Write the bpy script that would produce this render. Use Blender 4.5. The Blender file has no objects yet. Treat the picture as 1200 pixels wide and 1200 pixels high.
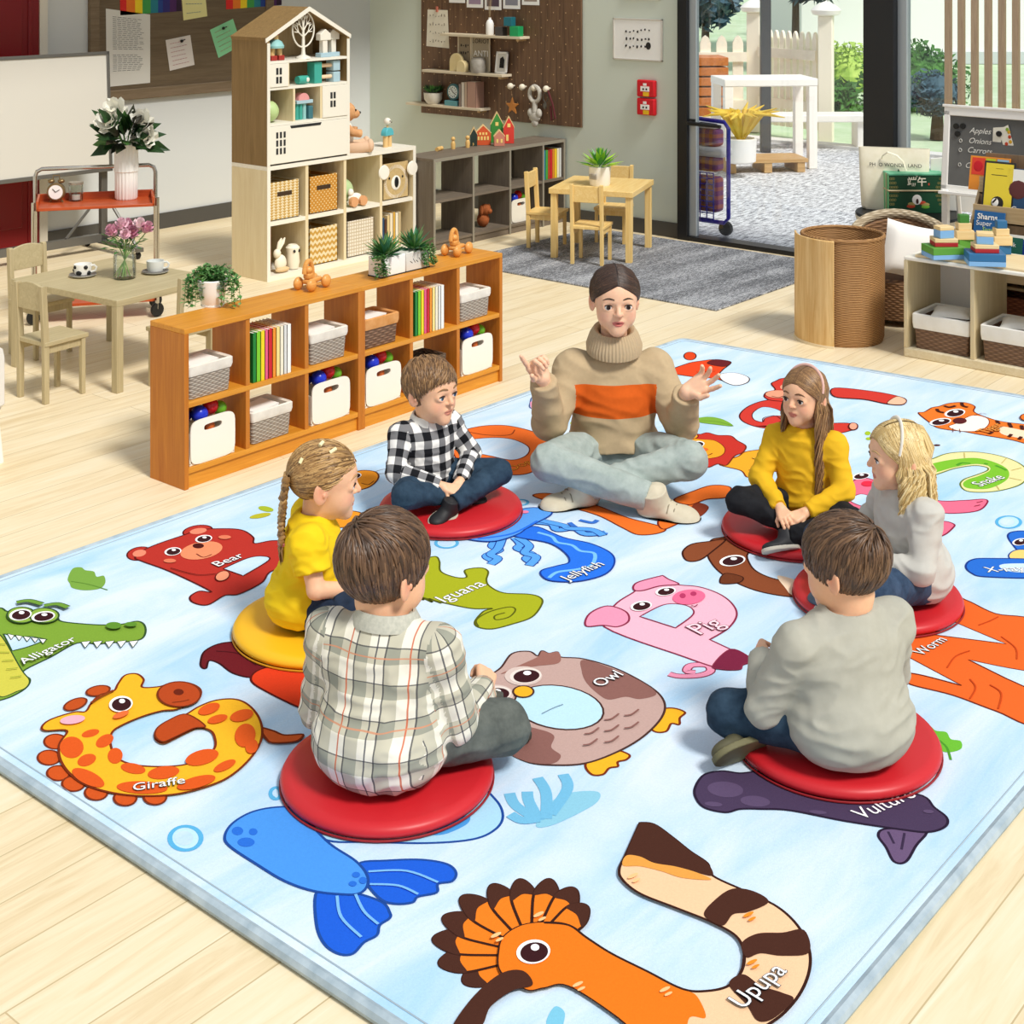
import bpy, bmesh, math, random
import numpy as np
from mathutils import Vector, Matrix, noise
SC=bpy.context.scene; COL=SC.collection; D=bpy.data
PI=math.pi; rad=math.radians
random.seed(7); RNG=np.random.default_rng(7)
# ---------------------------------------------------------------- camera and the room's own axes
FPX,HOR,EYE=1700.0,-50.0,2.2
CS,CC=math.sin(rad(40)),math.cos(rad(40))
def ray(px,py):
    r=(px-600)/FPX; d=(py-HOR)/FPX
    return (CS*r+CC,-CC*r+CS,-d)
def at(px,py,z=0.0):                     # point of the horizontal plane z seen at a pixel
    d=ray(px,py); t=(z-EYE)/d[2]; return Vector((d[0]*t,d[1]*t,z))
def onx(px,py,X):
    d=ray(px,py); t=X/d[0]; return Vector((X,d[1]*t,EYE+d[2]*t))
def ony(px,py,Y):
    d=ray(px,py); t=Y/d[1]; return Vector((d[0]*t,Y,EYE+d[2]*t))
cam=D.cameras.new('camera'); co=D.objects.new('camera',cam); COL.objects.link(co)
co.location=(0,0,EYE); co.rotation_euler=(PI/2,0,rad(-50))
cam.sensor_width=36; cam.lens=36*FPX/1200; cam.shift_y=(HOR-600)/1200; cam.clip_end=300
SC.camera=co
# ---------------------------------------------------------------- mesh helpers
def link(o,parent=None):
    COL.objects.link(o)
    if parent is not None: o.parent=parent
    return o
class MB:
    def __init__(s): s.v=[];s.f=[];s.m=[]
    def add(s,v,f,mi=0,T=None):
        o=len(s.v)
        if T is not None: v=[T@Vector(p) for p in v]
        s.v+=[tuple(p) for p in v]; s.f+=[tuple(i+o for i in q) for q in f]; s.m+=[mi]*len(f); return s
    def box(s,x0,x1,y0,y1,z0,z1,mi=0,T=None):
        v=[(x,y,z) for z in(z0,z1) for y in(y0,y1) for x in(x0,x1)]
        return s.add(v,[(0,2,3,1),(4,5,7,6),(0,1,5,4),(1,3,7,5),(3,2,6,7),(2,0,4,6)],mi,T)
    def cb(s,c,d,mi=0,T=None):
        return s.box(c[0]-d[0]/2,c[0]+d[0]/2,c[1]-d[1]/2,c[1]+d[1]/2,c[2]-d[2]/2,c[2]+d[2]/2,mi,T)
    def rings(s,R,mi=0,closed=False,caps=True,T=None):
        n=len(R[0]); v=[p for r in R for p in r]; f=[]
        k=len(R)
        for i in range(k if closed else k-1):
            a=i*n;b=((i+1)%k)*n
            for j in range(n):
                j2=(j+1)%n; f.append((a+j,a+j2,b+j2,b+j))
        if caps and not closed: f.append(tuple(range(n))[::-1]); f.append(tuple(range((k-1)*n,k*n)))
        return s.add(v,f,mi,T)
    def tube(s,P,r,n=8,mi=0,closed=False,T=None,sq=None):
        P=[Vector(p) for p in P]; k=len(P)
        if not hasattr(r,'__len__'): r=[r]*k
        R=[];u=None
        for i,p in enumerate(P):
            a=P[i-1] if (i>0 or closed) else p; b=P[(i+1)%k] if (i<k-1 or closed) else p
            t=(b-a)
            t=t.normalized() if t.length>1e-9 else Vector((0,0,1))
            if u is None:
                u=Vector((0,0,1)) if abs(t.z)<.9 else Vector((1,0,0))
            u=(u-t*u.dot(t)); u=u.normalized() if u.length>1e-6 else t.orthogonal().normalized()
            w=t.cross(u)
            R.append([tuple(p+(u*math.cos(2*PI*j/n)*(sq or 1)+w*math.sin(2*PI*j/n))*r[i]) for j in range(n)])
        return s.rings(R,mi,closed,True,T)
    def lathe(s,prof,n=24,c=(0,0,0),mi=0,T=None):
        R=[[(c[0]+max(r,1e-4)*math.cos(2*PI*j/n),c[1]+max(r,1e-4)*math.sin(2*PI*j/n),c[2]+z) for j in range(n)] for r,z in prof]
        return s.rings(R,mi,False,True,T)
    def cyl(s,c,r,h,n=20,mi=0,T=None): return s.lathe([(r,0),(r,h)],n,c,mi,T)
    def ball(s,c,r,n=16,mi=0,T=None):
        if not hasattr(r,'__len__'): r=(r,r,r)
        k=max(6,n//2); R=[]
        for i in range(k+1):
            a=-PI/2+PI*i/k; q=max(math.cos(a),1e-3)
            R.append([(c[0]+r[0]*q*math.cos(2*PI*j/n),c[1]+r[1]*q*math.sin(2*PI*j/n),c[2]+r[2]*math.sin(a)) for j in range(n)])
        return s.rings(R,mi,False,True,T)
    def prism(s,poly,h0,h1,ax='z',mi=0,T=None):
        n=len(poly)
        def P(a,b,h): return (a,b,h) if ax=='z' else ((a,h,b) if ax=='y' else (h,a,b))
        A=sum(poly[i][0]*poly[(i+1)%n][1]-poly[(i+1)%n][0]*poly[i][1] for i in range(n))
        if (A<0)!=(ax=='y'): poly=poly[::-1]
        v=[P(a,b,h0) for a,b in poly]+[P(a,b,h1) for a,b in poly]
        f=[tuple(range(n))[::-1],tuple(range(n,2*n))]+[(i,(i+1)%n,n+(i+1)%n,n+i) for i in range(n)]
        return s.add(v,f,mi,T)
    def mesh(s,name,mats,smooth=35):
        me=D.meshes.new(name); me.from_pydata(s.v,[],s.f)
        for m in (mats if isinstance(mats,(list,tuple)) else [mats]): me.materials.append(m)
        me.polygons.foreach_set('material_index',s.m)
        if smooth:
            me.polygons.foreach_set('use_smooth',[True]*len(s.f)); me.update()
            me.set_sharp_from_angle(angle=rad(smooth))
        me.update(); return me
    def build(s,name,mats,parent=None,bev=0,smooth=35,seg=2,loc=None,label=None):
        o=D.objects.new(name,s.mesh(name,mats,smooth)); link(o,parent)
        if bev:
            b=o.modifiers.new('edge','BEVEL'); b.width=bev; b.segments=seg; b.limit_method='ANGLE'; b.angle_limit=rad(40); b.harden_normals=False
        if loc is not None: o.location=loc
        if label: o['label']=label
        return o
def tag(o,label,cat,group=None,kind=None):
    if label: o['label']=label
    if cat: o['category']=cat
    if group: o['group']=group
    if kind: o['kind']=kind
    return o
def T(name,label,cat,loc=(0,0,0),rz=0,group=None):
    o=D.objects.new(name,None); o.empty_display_size=.05; link(o); o.location=loc; o.rotation_euler=(0,0,rz)
    return tag(o,label,cat,group)
def S(mb,name,mats,label,cat,loc=(0,0,0),rz=0,group=None,bev=0,smooth=35):
    o=mb.build(name,mats,None,bev,smooth); o.location=loc; o.rotation_euler=(0,0,rz); return tag(o,label,cat,group)
def struct(mb,name,mats,parent=None,bev=0):
    o=mb.build(name,mats,parent,bev)
    if parent is None: o['kind']='structure'
    return o
def dup(root,loc,rz=0,label=None,group=None,swap=None,rot=None):
    def cp(o,par):
        c=o.copy(); COL.objects.link(c)
        if par is not None: c.parent=par
        if swap and o.type=='MESH':
            names=[m.name for m in o.data.materials]
            if any(n in swap for n in names):
                c.data=o.data.copy()
                for i,n in enumerate(names):
                    if n in swap: c.data.materials[i]=swap[n]
        for ch in list(o.children): cp(ch,c)
        return c
    r=cp(root,None); r.location=loc; r.rotation_euler=rot or (0,0,rz)
    if label: r['label']=label
    if group: r['group']=group
    return r
def rot(rx=0,ry=0,rz=0,loc=(0,0,0)):
    return Matrix.Translation(loc)@Matrix.Rotation(rz,4,'Z')@Matrix.Rotation(ry,4,'Y')@Matrix.Rotation(rx,4,'X')
# ---------------------------------------------------------------- materials
def lin(h):
    if not isinstance(h,str): return tuple(h)[:3]+(1,)
    h=h.lstrip('#'); r=[]
    for i in (0,2,4):
        c=int(h[i:i+2],16)/255; r.append(c/12.92 if c<=.04045 else ((c+.055)/1.055)**2.4)
    return tuple(r)+(1,)
MATS={}
class NT:
    def __init__(s,name):
        s.m=D.materials.new(name); s.m.use_nodes=True; s.t=s.m.node_tree; s.n=s.t.nodes; s.b=s.n['Principled BSDF']; s.out=s.n['Material Output']
    def N(s,ty,**kw):
        n=s.n.new(ty)
        for k,v in kw.items():
            if k.startswith('i_'): n.inputs[int(k[2:]) if k[2:].isdigit() else k[2:].replace('_',' ')].default_value=v
            else: setattr(n,k,v)
        return n
    def L(s,a,b,ao=0): s.t.links.new(a.outputs[ao] if not hasattr(a,'is_output') else a,b)
    def coord(s,scale=(1,1,1),kind='Object',rz=0):
        c=s.N('ShaderNodeTexCoord'); mp=s.N('ShaderNodeMapping'); mp.inputs['Scale'].default_value=scale; mp.inputs['Rotation'].default_value=(0,0,rz)
        s.t.links.new(c.outputs[kind],mp.inputs[0]); return mp.outputs[0]
    def noise(s,vec,scale,detail=3,rough=.55,dist=0):
        n=s.N('ShaderNodeTexNoise'); n.inputs['Scale'].default_value=scale; n.inputs['Detail'].default_value=detail; n.inputs['Roughness'].default_value=rough; n.inputs['Distortion'].default_value=dist
        if vec is not None: s.t.links.new(vec,n.inputs['Vector'])
        return n.outputs['Fac']
    def ramp(s,fac,stops):
        r=s.N('ShaderNodeValToRGB'); e=r.color_ramp.elements
        while len(e)<len(stops): e.new(.5)
        for q,(p,c) in zip(e,stops): q.position=p; q.color=lin(c)
        s.t.links.new(fac,r.inputs[0]); return r.outputs[0]
    def mix(s,fac,a,b,bt='MIX'):
        n=s.N('ShaderNodeMix',data_type='RGBA',blend_type=bt)
        for v,i in ((fac,0),(a,6),(b,7)):
            if hasattr(v,'is_output'): s.t.links.new(v,n.inputs[i])
            else: n.inputs[i].default_value=v if i==0 else lin(v)
        return n.outputs[2]
    def math(s,op,a,b=0,c=0):
        n=s.N('ShaderNodeMath',operation=op)
        for i,v in enumerate((a,b,c)):
            if hasattr(v,'is_output'): s.t.links.new(v,n.inputs[i])
            else: n.inputs[i].default_value=v
        return n.outputs[0]
    def bump(s,h,strength=.3,dist=.002):
        n=s.N('ShaderNodeBump'); n.inputs['Strength'].default_value=strength; n.inputs['Distance'].default_value=dist
        s.t.links.new(h,n.inputs['Height']); s.t.links.new(n.outputs[0],s.b.inputs['Normal'])
    def col(s,c):
        if hasattr(c,'is_output'): s.t.links.new(c,s.b.inputs['Base Color'])
        else: s.b.inputs['Base Color'].default_value=lin(c)
    def fin(s,rough=.6,metal=0,spec=.5,sheen=0):
        s.b.inputs['Roughness'].default_value=rough; s.b.inputs['Metallic'].default_value=metal; s.b.inputs['Specular IOR Level'].default_value=spec; s.b.inputs['Sheen Weight'].default_value=sheen
        return s.m
def m(col,rough=.5,metal=0,col2=None,sc=(6,6,6),bump=0,bs=150,spec=.4,name=None):
    key=(col,rough,metal,col2,sc,bump,bs)
    if key in MATS: return MATS[key]
    t=NT(name or 'paint_'+(col if isinstance(col,str) else 'x').strip('#'))
    if col2:
        t.col(t.ramp(t.noise(t.coord(sc),1,4),[(.3,col),(.7,col2)]))
    else: t.col(col)
    if bump: t.bump(t.noise(t.coord(),bs,3),bump)
    MATS[key]=t.fin(rough,metal,spec); return MATS[key]
def wood(name,c1,c2,axis='x',rough=.45,fine=1.0,spec=.4):
    if name in MATS: return MATS[name]
    t=NT(name); k={'x':(1.2,22,22),'y':(22,1.2,22),'z':(22,22,1.2)}[axis]
    v=t.coord(tuple(q*fine for q in k)); a=t.noise(v,1.6,5,.6,1.2); b=t.noise(v,7,3)
    t.col(t.ramp(t.math('ADD',t.math('MULTIPLY',a,.75),t.math('MULTIPLY',b,.25)),[(.32,c1),(.68,c2)]))
    t.bump(b,.08,.001); MATS[name]=t.fin(rough,0,spec); return MATS[name]
def wicker(name,c1,c2,s=90):
    if name in MATS: return MATS[name]
    t=NT(name); c=t.N('ShaderNodeTexCoord'); sp=t.N('ShaderNodeSeparateXYZ'); t.t.links.new(c.outputs['Object'],sp.inputs[0])
    h=t.math('ADD',sp.outputs[0],sp.outputs[1])
    row=t.math('MULTIPLY',sp.outputs[2],s); fl=t.math('FLOOR',row); par=t.math('MULTIPLY',t.math('MODULO',fl,2),PI)
    a=t.math('SINE',t.math('ADD',t.math('MULTIPLY',h,s*1.4),par)); fr=t.math('SINE',t.math('MULTIPLY',t.math('FRACT',row),PI))
    hh=t.math('MULTIPLY',t.math('ADD',t.math('MULTIPLY',a,.5),.5),fr)
    n=t.noise(t.coord(),35,2)
    t.col(t.mix(t.math('ADD',t.math('MULTIPLY',hh,.75),t.math('MULTIPLY',n,.25)),c1,c2)); t.bump(hh,.8,.004)
    MATS[name]=t.fin(.7); return MATS[name]
def cloth(name,c1,c2=None,bs=500,b=.25,sc=18,rough=.85,sheen=.0):
    if name in MATS: return MATS[name]
    t=NT(name); v=t.coord(); n=t.noise(v,sc,4)
    t.col(t.ramp(n,[(.3,c1),(.7,c2 or c1)])); t.bump(t.noise(v,bs,2),b,.001)
    MATS[name]=t.fin(rough,0,.2,sheen); return MATS[name]
def glassm(name='thin_glass',tint='#fbfdff',refl=.08,rough=.0):
    if name in MATS: return MATS[name]
    t=NT(name); tr=t.N('ShaderNodeBsdfTransparent'); tr.inputs[0].default_value=lin(tint)
    gl=t.N('ShaderNodeBsdfGlossy'); gl.inputs['Roughness'].default_value=rough
    fr=t.N('ShaderNodeLayerWeight'); fr.inputs[0].default_value=.25
    f=t.math('ADD',t.math('MULTIPLY',fr.outputs['Fresnel'],.6),refl*.3)
    mx=t.N('ShaderNodeMixShader'); t.t.links.new(f,mx.inputs[0]); t.t.links.new(tr.outputs[0],mx.inputs[1]); t.t.links.new(gl.outputs[0],mx.inputs[2])
    t.t.links.new(mx.outputs[0],t.out.inputs['Surface']); MATS[name]=t.m; return t.m
WHITE=m('#f3f1ec',.45); CREAM=m('#e9e3d2',.5); BLACK=m('#141414',.45); CHROME=m('#c9c5bd',.22,1); DARK=m('#2a2a2a',.5)
# ---------------------------------------------------------------- writing as flat geometry
def text_geo(body,size=.1,bold=0.0,align='CENTER',shear=0,space=1):
    cu=D.curves.new('t','FONT'); cu.body=body; cu.size=size; cu.align_x=align; cu.align_y='CENTER'; cu.offset=bold; cu.resolution_u=3; cu.shear=shear; cu.space_character=space
    ob=D.objects.new('t',cu); COL.objects.link(ob); dg=bpy.context.evaluated_depsgraph_get(); me=D.meshes.new_from_object(ob.evaluated_get(dg))
    v=[tuple(p.co) for p in me.vertices]; f=[tuple(p.vertices) for p in me.polygons]
    D.objects.remove(ob); D.curves.remove(cu); D.meshes.remove(me); return v,f
def frame(o,u,w):                        # maps local (x,y) to o + x*u + y*w, z along the normal
    u=Vector(u).normalized(); w=Vector(w); w=(w-u*w.dot(u)).normalized(); nn=u.cross(w)
    M=Matrix((u,w,nn)).transposed().to_4x4(); M.translation=Vector(o); return M
def text(mb,body,o,u,w,size,mi=0,bold=0,align='CENTER',lift=.0008,shear=0,space=1):
    v,f=text_geo(body,size,bold,align,shear,space); Mx=frame(o,u,w); mb.add([(p[0],p[1],lift) for p in v],f,mi,Mx); return mb
# ================================================================ setting
def floor_mat():
    t=NT('pale_oak_planks'); v=t.coord()
    br=t.N('ShaderNodeTexBrick'); t.t.links.new(v,br.inputs['Vector'])
    for k,q in (('Scale',1),('Mortar Size',.0022),('Mortar Smooth',.3),('Brick Width',2.6),('Row Height',.162),('Bias',0)): br.inputs[k].default_value=q
    br.inputs['Color1'].default_value=(.25,.25,.25,1); br.inputs['Color2'].default_value=(.75,.75,.75,1); br.offset=.37
    g=t.noise(t.coord((1.1,15,1)),1.5,6,.6,1.5); g2=t.noise(t.coord((.5,.9,1)),1.0,2)
    f=t.math('ADD',t.math('MULTIPLY',g,.7),t.math('MULTIPLY',br.outputs['Color'],.3))
    c=t.ramp(f,[(.25,'#d4bc90'),(.5,'#e7d6b3'),(.75,'#efe3c9')])
    c=t.mix(br.outputs['Fac'],c,'#c2ae86'); t.col(c)
    t.bump(t.math('SUBTRACT',t.math('MULTIPLY',g,.15),br.outputs['Fac']),.25,.0015); return t.fin(.42,0,.35)
FLOOR=floor_mat()
b=MB(); b.box(-2.5,9.62,-6,9.8,-.1,0); struct(b,'floor',FLOOR)
WL=m('#cfd2d1',.8); WR=m('#d2dacd',.8); BASE=m('#4c4a46',.6)
b=MB(); b.box(-2.5,9.7,9.75,9.9,0,3.1); struct(b,'wall_left',WL)
b=MB(); b.box(9.55,9.7,6.29,9.75,0,3.1); struct(b,'wall_back',WR)
b=MB(); b.box(9.55,9.7,-6,6.29,2.5,3.1); struct(b,'wall_lintel',WR)
b=MB(); b.box(6.12,9.55,9.732,9.75,0,.125); struct(b,'baseboard_left',BASE)
b=MB(); b.box(9.532,9.55,6.29,9.73,0,.115); struct(b,'baseboard_back',BASE)
# red door in the left wall
RED=m('#7a0c14',.35); LFR=m('#d8d2c4',.5)
b=MB(); b.box(5.0,6.05,9.70,9.75,0,2.2)
for x0,x1 in ((5.08,5.9),): 
    b.box(x0,x1,9.685,9.70,.2,.95); b.box(x0,x1,9.685,9.70,1.1,2.0)
b.box(5.955,5.985,9.69,9.70,0,2.2,0)
d1=struct(b,'door_1',RED,bev=.004)
b=MB(); b.box(6.05,6.115,9.69,9.75,0,2.25); b.box(4.9,6.05,9.695,9.75,0,.05); struct(b,'door_frame',LFR,d1)
# glass door
DF=m('#16171a',.35); ALU=m('#a9b0b5',.35,.4)
b=MB(); b.box(9.5,9.64,6.20,6.29,0,2.5); b.box(9.5,9.64,4.62,6.20,0,.035); b.box(9.47,9.66,4.47,4.70,0,2.5); b.box(9.5,9.64,4.7,6.2,2.4,2.5)
b.box(9.49,9.5,4.56,4.6,0,2.5)
d2=struct(b,'door_2',DF,bev=.003)
b=MB(); b.box(9.53,9.575,6.135,6.20,.035,2.4); b.box(9.53,9.575,4.70,4.73,.035,2.4); struct(b,'door_stile',ALU,d2,.003)
b=MB(); b.box(9.55,9.556,4.73,6.135,.035,2.4); struct(b,'door_pane',glassm(),d2)
b=MB(); b.tube([(9.5,6.16,.92),(9.455,6.16,.92),(9.445,6.13,.92),(9.445,5.86,.915)],[.014,.014,.016,.013],10)
b.tube([(9.6,6.16,.9),(9.64,6.16,.9),(9.645,6.02,.895)],[.014,.014,.012],10); b.cb((9.525,6.165,.92),(.02,.05,.05))
struct(b,'door_handle',BLACK,d2)
b=MB(); b.box(9.53,9.6,4.40,4.47,0,2.5); b.box(9.53,9.6,2.0,4.40,0,.06); b.box(9.53,9.6,2.0,4.40,2.44,2.5); w1=struct(b,'window_1',ALU,bev=.003)
b=MB(); b.box(9.56,9.566,2.0,4.40,.06,2.44); struct(b,'window_pane',glassm(),w1)
# ---------------------------------------------------------------- outdoors: matting, lawn and fence colours bleached to stand in for bright haze
def gravel():
    t=NT('grey_outdoor_matting'); v=t.coord((1,3.5,1)); n=t.noise(v,9,6,.8)
    t.col(t.ramp(n,[(.38,'#606167'),(.48,'#c4c4c6'),(.58,'#f2f2f2')])); return t.fin(.9)
b=MB(); b.box(9.7,15.3,-3,16,-.12,-.005); struct(b,'patio',gravel())
t=NT('lawn_green'); t.col(t.ramp(t.noise(t.coord(),1.3,6,.7),[(.3,'#b0cc98'),(.7,'#d6e4c6')]))
b=MB(); b.box(15.3,75,-35,60,-.12,-.01); g=struct(b,'lawn',t.fin(.9)); 
b=MB(); b.box(15.2,15.45,-3,16,-.12,.03); struct(b,'kerb',m('#e8e6e0',.7))
PAINT=m('#fffaf0',.5); PICK=m('#fdf3dc',.6)
def up(px,py,dist):                      # point at a given depth along the view axis
    d=ray(px,py); return Vector((d[0]*dist,d[1]*dist,EYE+d[2]*dist))
# white play bench: a high bar-like table and a lower bench
GTL=at(950,197); GR=rad(-43); gc=GTL-Vector((.44*math.cos(GR)+.22*math.sin(GR),.44*math.sin(GR)-.22*math.cos(GR),0))
th=T('garden_table','white wooden garden table seen through the glass door','table',gc,GR)
b=MB(); b.box(-.5,.5,-.28,.28,.86,.94); b.build('table_top',PAINT,th,.01)
for i,(x,y) in enumerate(((-.45,-.23),(.45,-.23),(-.45,.23),(.45,.23))):
    b=MB(); b.box(x-.045,x+.045,y-.045,y+.045,0,.86); b.build('leg',PAINT,th,.006)
th=T('garden_bench','low white bench standing behind the garden table','bench',(14.95,8.2,0),rad(-50))
b=MB(); b.box(-.95,.75,-.2,.2,.32,.4); b.build('seat',PAINT,th,.01)
for x in(-.85,.68):
    b=MB(); b.box(x-.06,x+.06,-.15,.15,0,.32); b.build('leg',PAINT,th,.006)
# picket fence in two panels with capped posts
def picket(p0,p1,z0,z1,n,name_label,rail):
    o=T('picket_fence',name_label,'fence',(p0[0],p0[1],0),math.atan2(p1[1]-p0[1],p1[0]-p0[0])); Ln=math.hypot(p1[0]-p0[0],p1[1]-p0[1])
    b=MB()
    for i in range(n):
        x=(i+.5)*Ln/n; w=Ln/n*.32
        b.prism([(x-w,z0),(x+w,z0),(x+w,z1-.1),(x+w*.6,z1-.03),(x,z1),(x-w*.6,z1-.03),(x-w,z1-.1)],-.02,.02,'y')
    b.build('pickets_panel',PICK,o); b=MB()
    for z in rail: b=MB(); b.box(0,Ln,-.06,-.02,z-.06,z+.06); b.build('rail',PICK,o)
    return o
fp=[up(812,40,18),up(884,30,18.3),up(968,18,17.3)]
fd=(fp[1]-fp[0]).normalized(); fe=(fp[2]-fp[1]).normalized()
picket(fp[0]+Vector((-.6,1.0,0)),fp[1]-fd*.12,.12,1.22,9,'cream picket fence length left of the round capped post',(.35,.95))
picket(fp[1]+fe*.12,fp[2]-fe*.12,.12,1.3,9,'cream picket fence length between the two capped posts',(.4,1.02))
for k,(p,lb) in enumerate(((fp[1],'capped cream fence post behind the dark steel post'),(fp[2],'capped cream fence post nearest the wide black door jamb'))):
    o=T('fence_post',lb,'post',(p[0],p[1],0),rad(20))
    b=MB(); b.box(-.085,.085,-.085,.085,0,1.5); b.build('post',PICK,o,.01)
    b=MB(); b.lathe([(.09,1.5),(.16,1.52),(.18,1.57),(.13,1.62),(.06,1.66),(.001,1.68)],20); b.build('cap',PAINT,o)
p=at(897,178); b=MB(); b.box(-.055,.055,-.055,.055,0,2.6); S(b,'steel_post',m('#4a4b4d',.5),'dark grey steel post standing on the patio beyond the door','post',p,rad(-50),bev=.004)
# decking pallet, planter, orange crate
DECK=wood('weathered_deck','#b58a55','#d8b27c','x')
p=at(893,199); o=T('deck_platform','low slatted wooden platform on the patio behind the glass','platform',(p[0],p[1],0),rad(-42))
b=MB()
for i in range(6): b.box(-.42,.42,-.22+i*.075,-.155+i*.075,.10,.14)
b.build('deck_boards',DECK,o,.004); b=MB()
for x in(-.38,0,.35): b.box(x-.04,x+.04,-.21,.21,0,.10)
b.build('joist',DECK,o)
def leafblob(mb,c,r,n,size,mi=0,squash=1.0):
    for _ in range(n):
        d=Vector(RNG.normal(size=3)); d.normalize(); q=Vector(c)+Vector((d.x*r,d.y*r,d.z*r*squash))*(.6+.4*random.random())
        a=Vector(RNG.normal(size=3)).normalized(); bb=a.orthogonal().normalized(); s_=size*(.6+.8*random.random())
        mb.add([q-a*s_,q-a*s_*.1+bb*s_*.42,q+a*s_,q-a*s_*.1-bb*s_*.42],[(0,1,2,3)],mi)
YEL=m('#d8a91e',.6,col2='#e6c84a')
p=at(868,191,.14); o=T('planter','round white planter with yellow leaves on the patio','plant',(p[0],p[1],.141))
b=MB(); b.lathe([(.12,0),(.15,.02),(.16,.24),(.14,.25),(.14,.2),(.001,.2)],24); b.build('pot',WHITE,o)
b=MB()
for i in range(26):
    a=i*2.4; L_=.3+.14*random.random(); b.tube([(0,0,.2),(math.cos(a)*L_*.5,math.sin(a)*L_*.5,.5),(math.cos(a)*L_,math.sin(a)*L_,.46+.12*random.random())],[.012,.03,.004],5)
b.build('foliage',YEL,o)
OR=wood('orange_slats','#b25f22','#d98440','y')
p=at(826,165); o=T('slatted_planter','orange slatted wooden planter box beside the door stile','planter',(p[0]+.1,p[1]+.2,0),rad(-45))
b=MB()
for k in range(6): b.box(-.3,.35,-.25,.25,.3+k*.12,.3+k*.12+.1)
b.build('box',OR,o,.006); b=MB()
for x in(-.25,.28): b.box(x-.04,x+.04,-.2,.2,0,.3)
b.build('leg',OR,o)
# blue wheeled cart behind the glass
BLUE=m('#2a1fb0',.3); p=at(833,262)
o=T('wheeled_cart','blue tubular shopping cart with plaid bags behind the glass','cart',(9.83,6.12,0),rad(-90))
b=MB(); b.tube([(-.55,-.06,.12),(.09,-.06,.12),(.13,-.06,.16),(.13,-.06,.86),(.09,-.06,.91),(-.35,-.06,.93)],.017,8); b.tube([(-.3,-.06,.12),(-.3,.12,.12)],.012,6); b.build('frame',BLUE,o)
b=MB()
for k in range(9): b.tube([(-.5,-.07,.14+k*.045),(0,-.07,.14+k*.045)],.005,5); b.tube([(-.5+k*.0625,-.07,.14),(-.5+k*.0625,-.07,.5)],.005,5)
b.build('wire_basket',BLUE,o)
t=NT('plaid_bag_cloth'); v=t.coord((1,1,1)); sp=t.N('ShaderNodeSeparateXYZ'); t.t.links.new(v,sp.inputs[0])
a=t.math('GREATER_THAN',t.math('SINE',t.math('MULTIPLY',sp.outputs[0],90)),.2); c_=t.math('GREATER_THAN',t.math('SINE',t.math('MULTIPLY',sp.outputs[2],90)),.2)
t.col(t.mix(t.math('MULTIPLY',t.math('ADD',a,c_),.5),'#7a3a78','#c8702e')); PB=t.fin(.8)
b=MB(); b.box(-.5,.0,-.03,.1,.5,.62); b.box(-.5,0,-.03,.1,.18,.46); b.box(-.5,0,-.03,.1,.7,.84); b.build('plaid_bag',PB,o,.03)
b=MB(); b.box(-.5,.07,-.05,.12,.62,.7); b.box(-.5,.0,-.04,.1,.84,.9); b.build('white_cloth',WHITE,o,.03)
for x in(-.4,.05):
    b=MB(); b.lathe([(.01,-.02),(.055,-.02),(.06,0),(.055,.02),(.01,.02)],16,T=rot(PI/2,0,0,(x,.03,.06))); b.build('wheel',BLACK,o)
# screen of brown battens, trees, bushes, neighbour house
BAT=wood('brown_battens','#a9845c','#c9a67c','z')
p0=up(1108,60,15.5); p1=up(1225,60,14.6)
o=T('batten_screen','tall screen of upright brown wooden battens outside the window','screen',(p0[0],p0[1],0),math.atan2(p1[1]-p0[1],p1[0]-p0[0])); Ln=(p1-p0).length*1.15
b=MB(); 
for i in range(13): b.box(i*.16,i*.16+.072,-.02,.02,.0,3.1)
b.build('battens_panel',BAT,o)
for z in(.5,2.8): b=MB(); b.box(0,Ln,.02,.06,z,z+.1); b.build('rail',BAT,o)
LEAFS=[m('#2f5d1e',.6,col2='#4f8a2e'),m('#86b03a',.6,col2='#c4dc6a'),m('#2c4a4a',.6,col2='#47697a'),m('#5a8aa4',.6,col2='#a9cfdc')]
def bush(name,c,r,mi,label,n=900,size=.11,sq=.9,trunk=None):
    o=T(name,label,'tree' if trunk else 'bush',(c[0],c[1],0)); b=MB(); z=c[2]
    for k in range(5):
        leafblob(b,(random.uniform(-.4,.4)*r,random.uniform(-.4,.4)*r,z+random.uniform(-.3,.3)*r),r*.75,n//5,size,0,sq)
    b.ball((0,0,z),(r*.7,r*.7,r*.6),12); b.build('foliage',LEAFS[mi],o,smooth=0)
    b=MB(); b.tube([(0,0,0),(0.03,0,z)],[.09 if trunk else .04,.05],8); b.build('trunk',m('#4c3a2a',.9),o)
def bp(px,py,d): return up(px,py,d)
bush('round_bush',bp(994,88,24),.6,1,'bright green bush beyond the lawn left of the jamb',2200,.06)
bush('clipped_bush',bp(982,116,20),.32,0,'dark green bush low beside the picket fence end')
bush('flowering_bush',bp(1076,100,21),.8,0,'leafy green bush seen through the fixed window',2600,.06)
bush('dark_conifer',bp(1098,108,17.5),.33,2,'dark conifer against the batten screen',1400,.05,trunk=1)
bush('tall_tree',bp(932,-62,28),1.3,2,'dark tree crown above the picket fence',2600,.2,.8,1)
bush('spreading_tree',bp(1000,-60,40),1.5,3,'pale blue green tree behind the window bush',1600,.2,.8,1)
bush('garden_tree',bp(826,-5,24),.75,2,'dark tree left of the picket fence posts',1200,.13,.8,1)
hp=up(1030,80,30); o=T('neighbour_house','white rendered neighbour house across the lawn beyond the bushes','building',(hp[0],hp[1],0),rad(-50))
b=MB(); b.box(-1.6,3.2,0,5,0,3.6); b.build('wall',m('#fbfaf6',.8),o)
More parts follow.
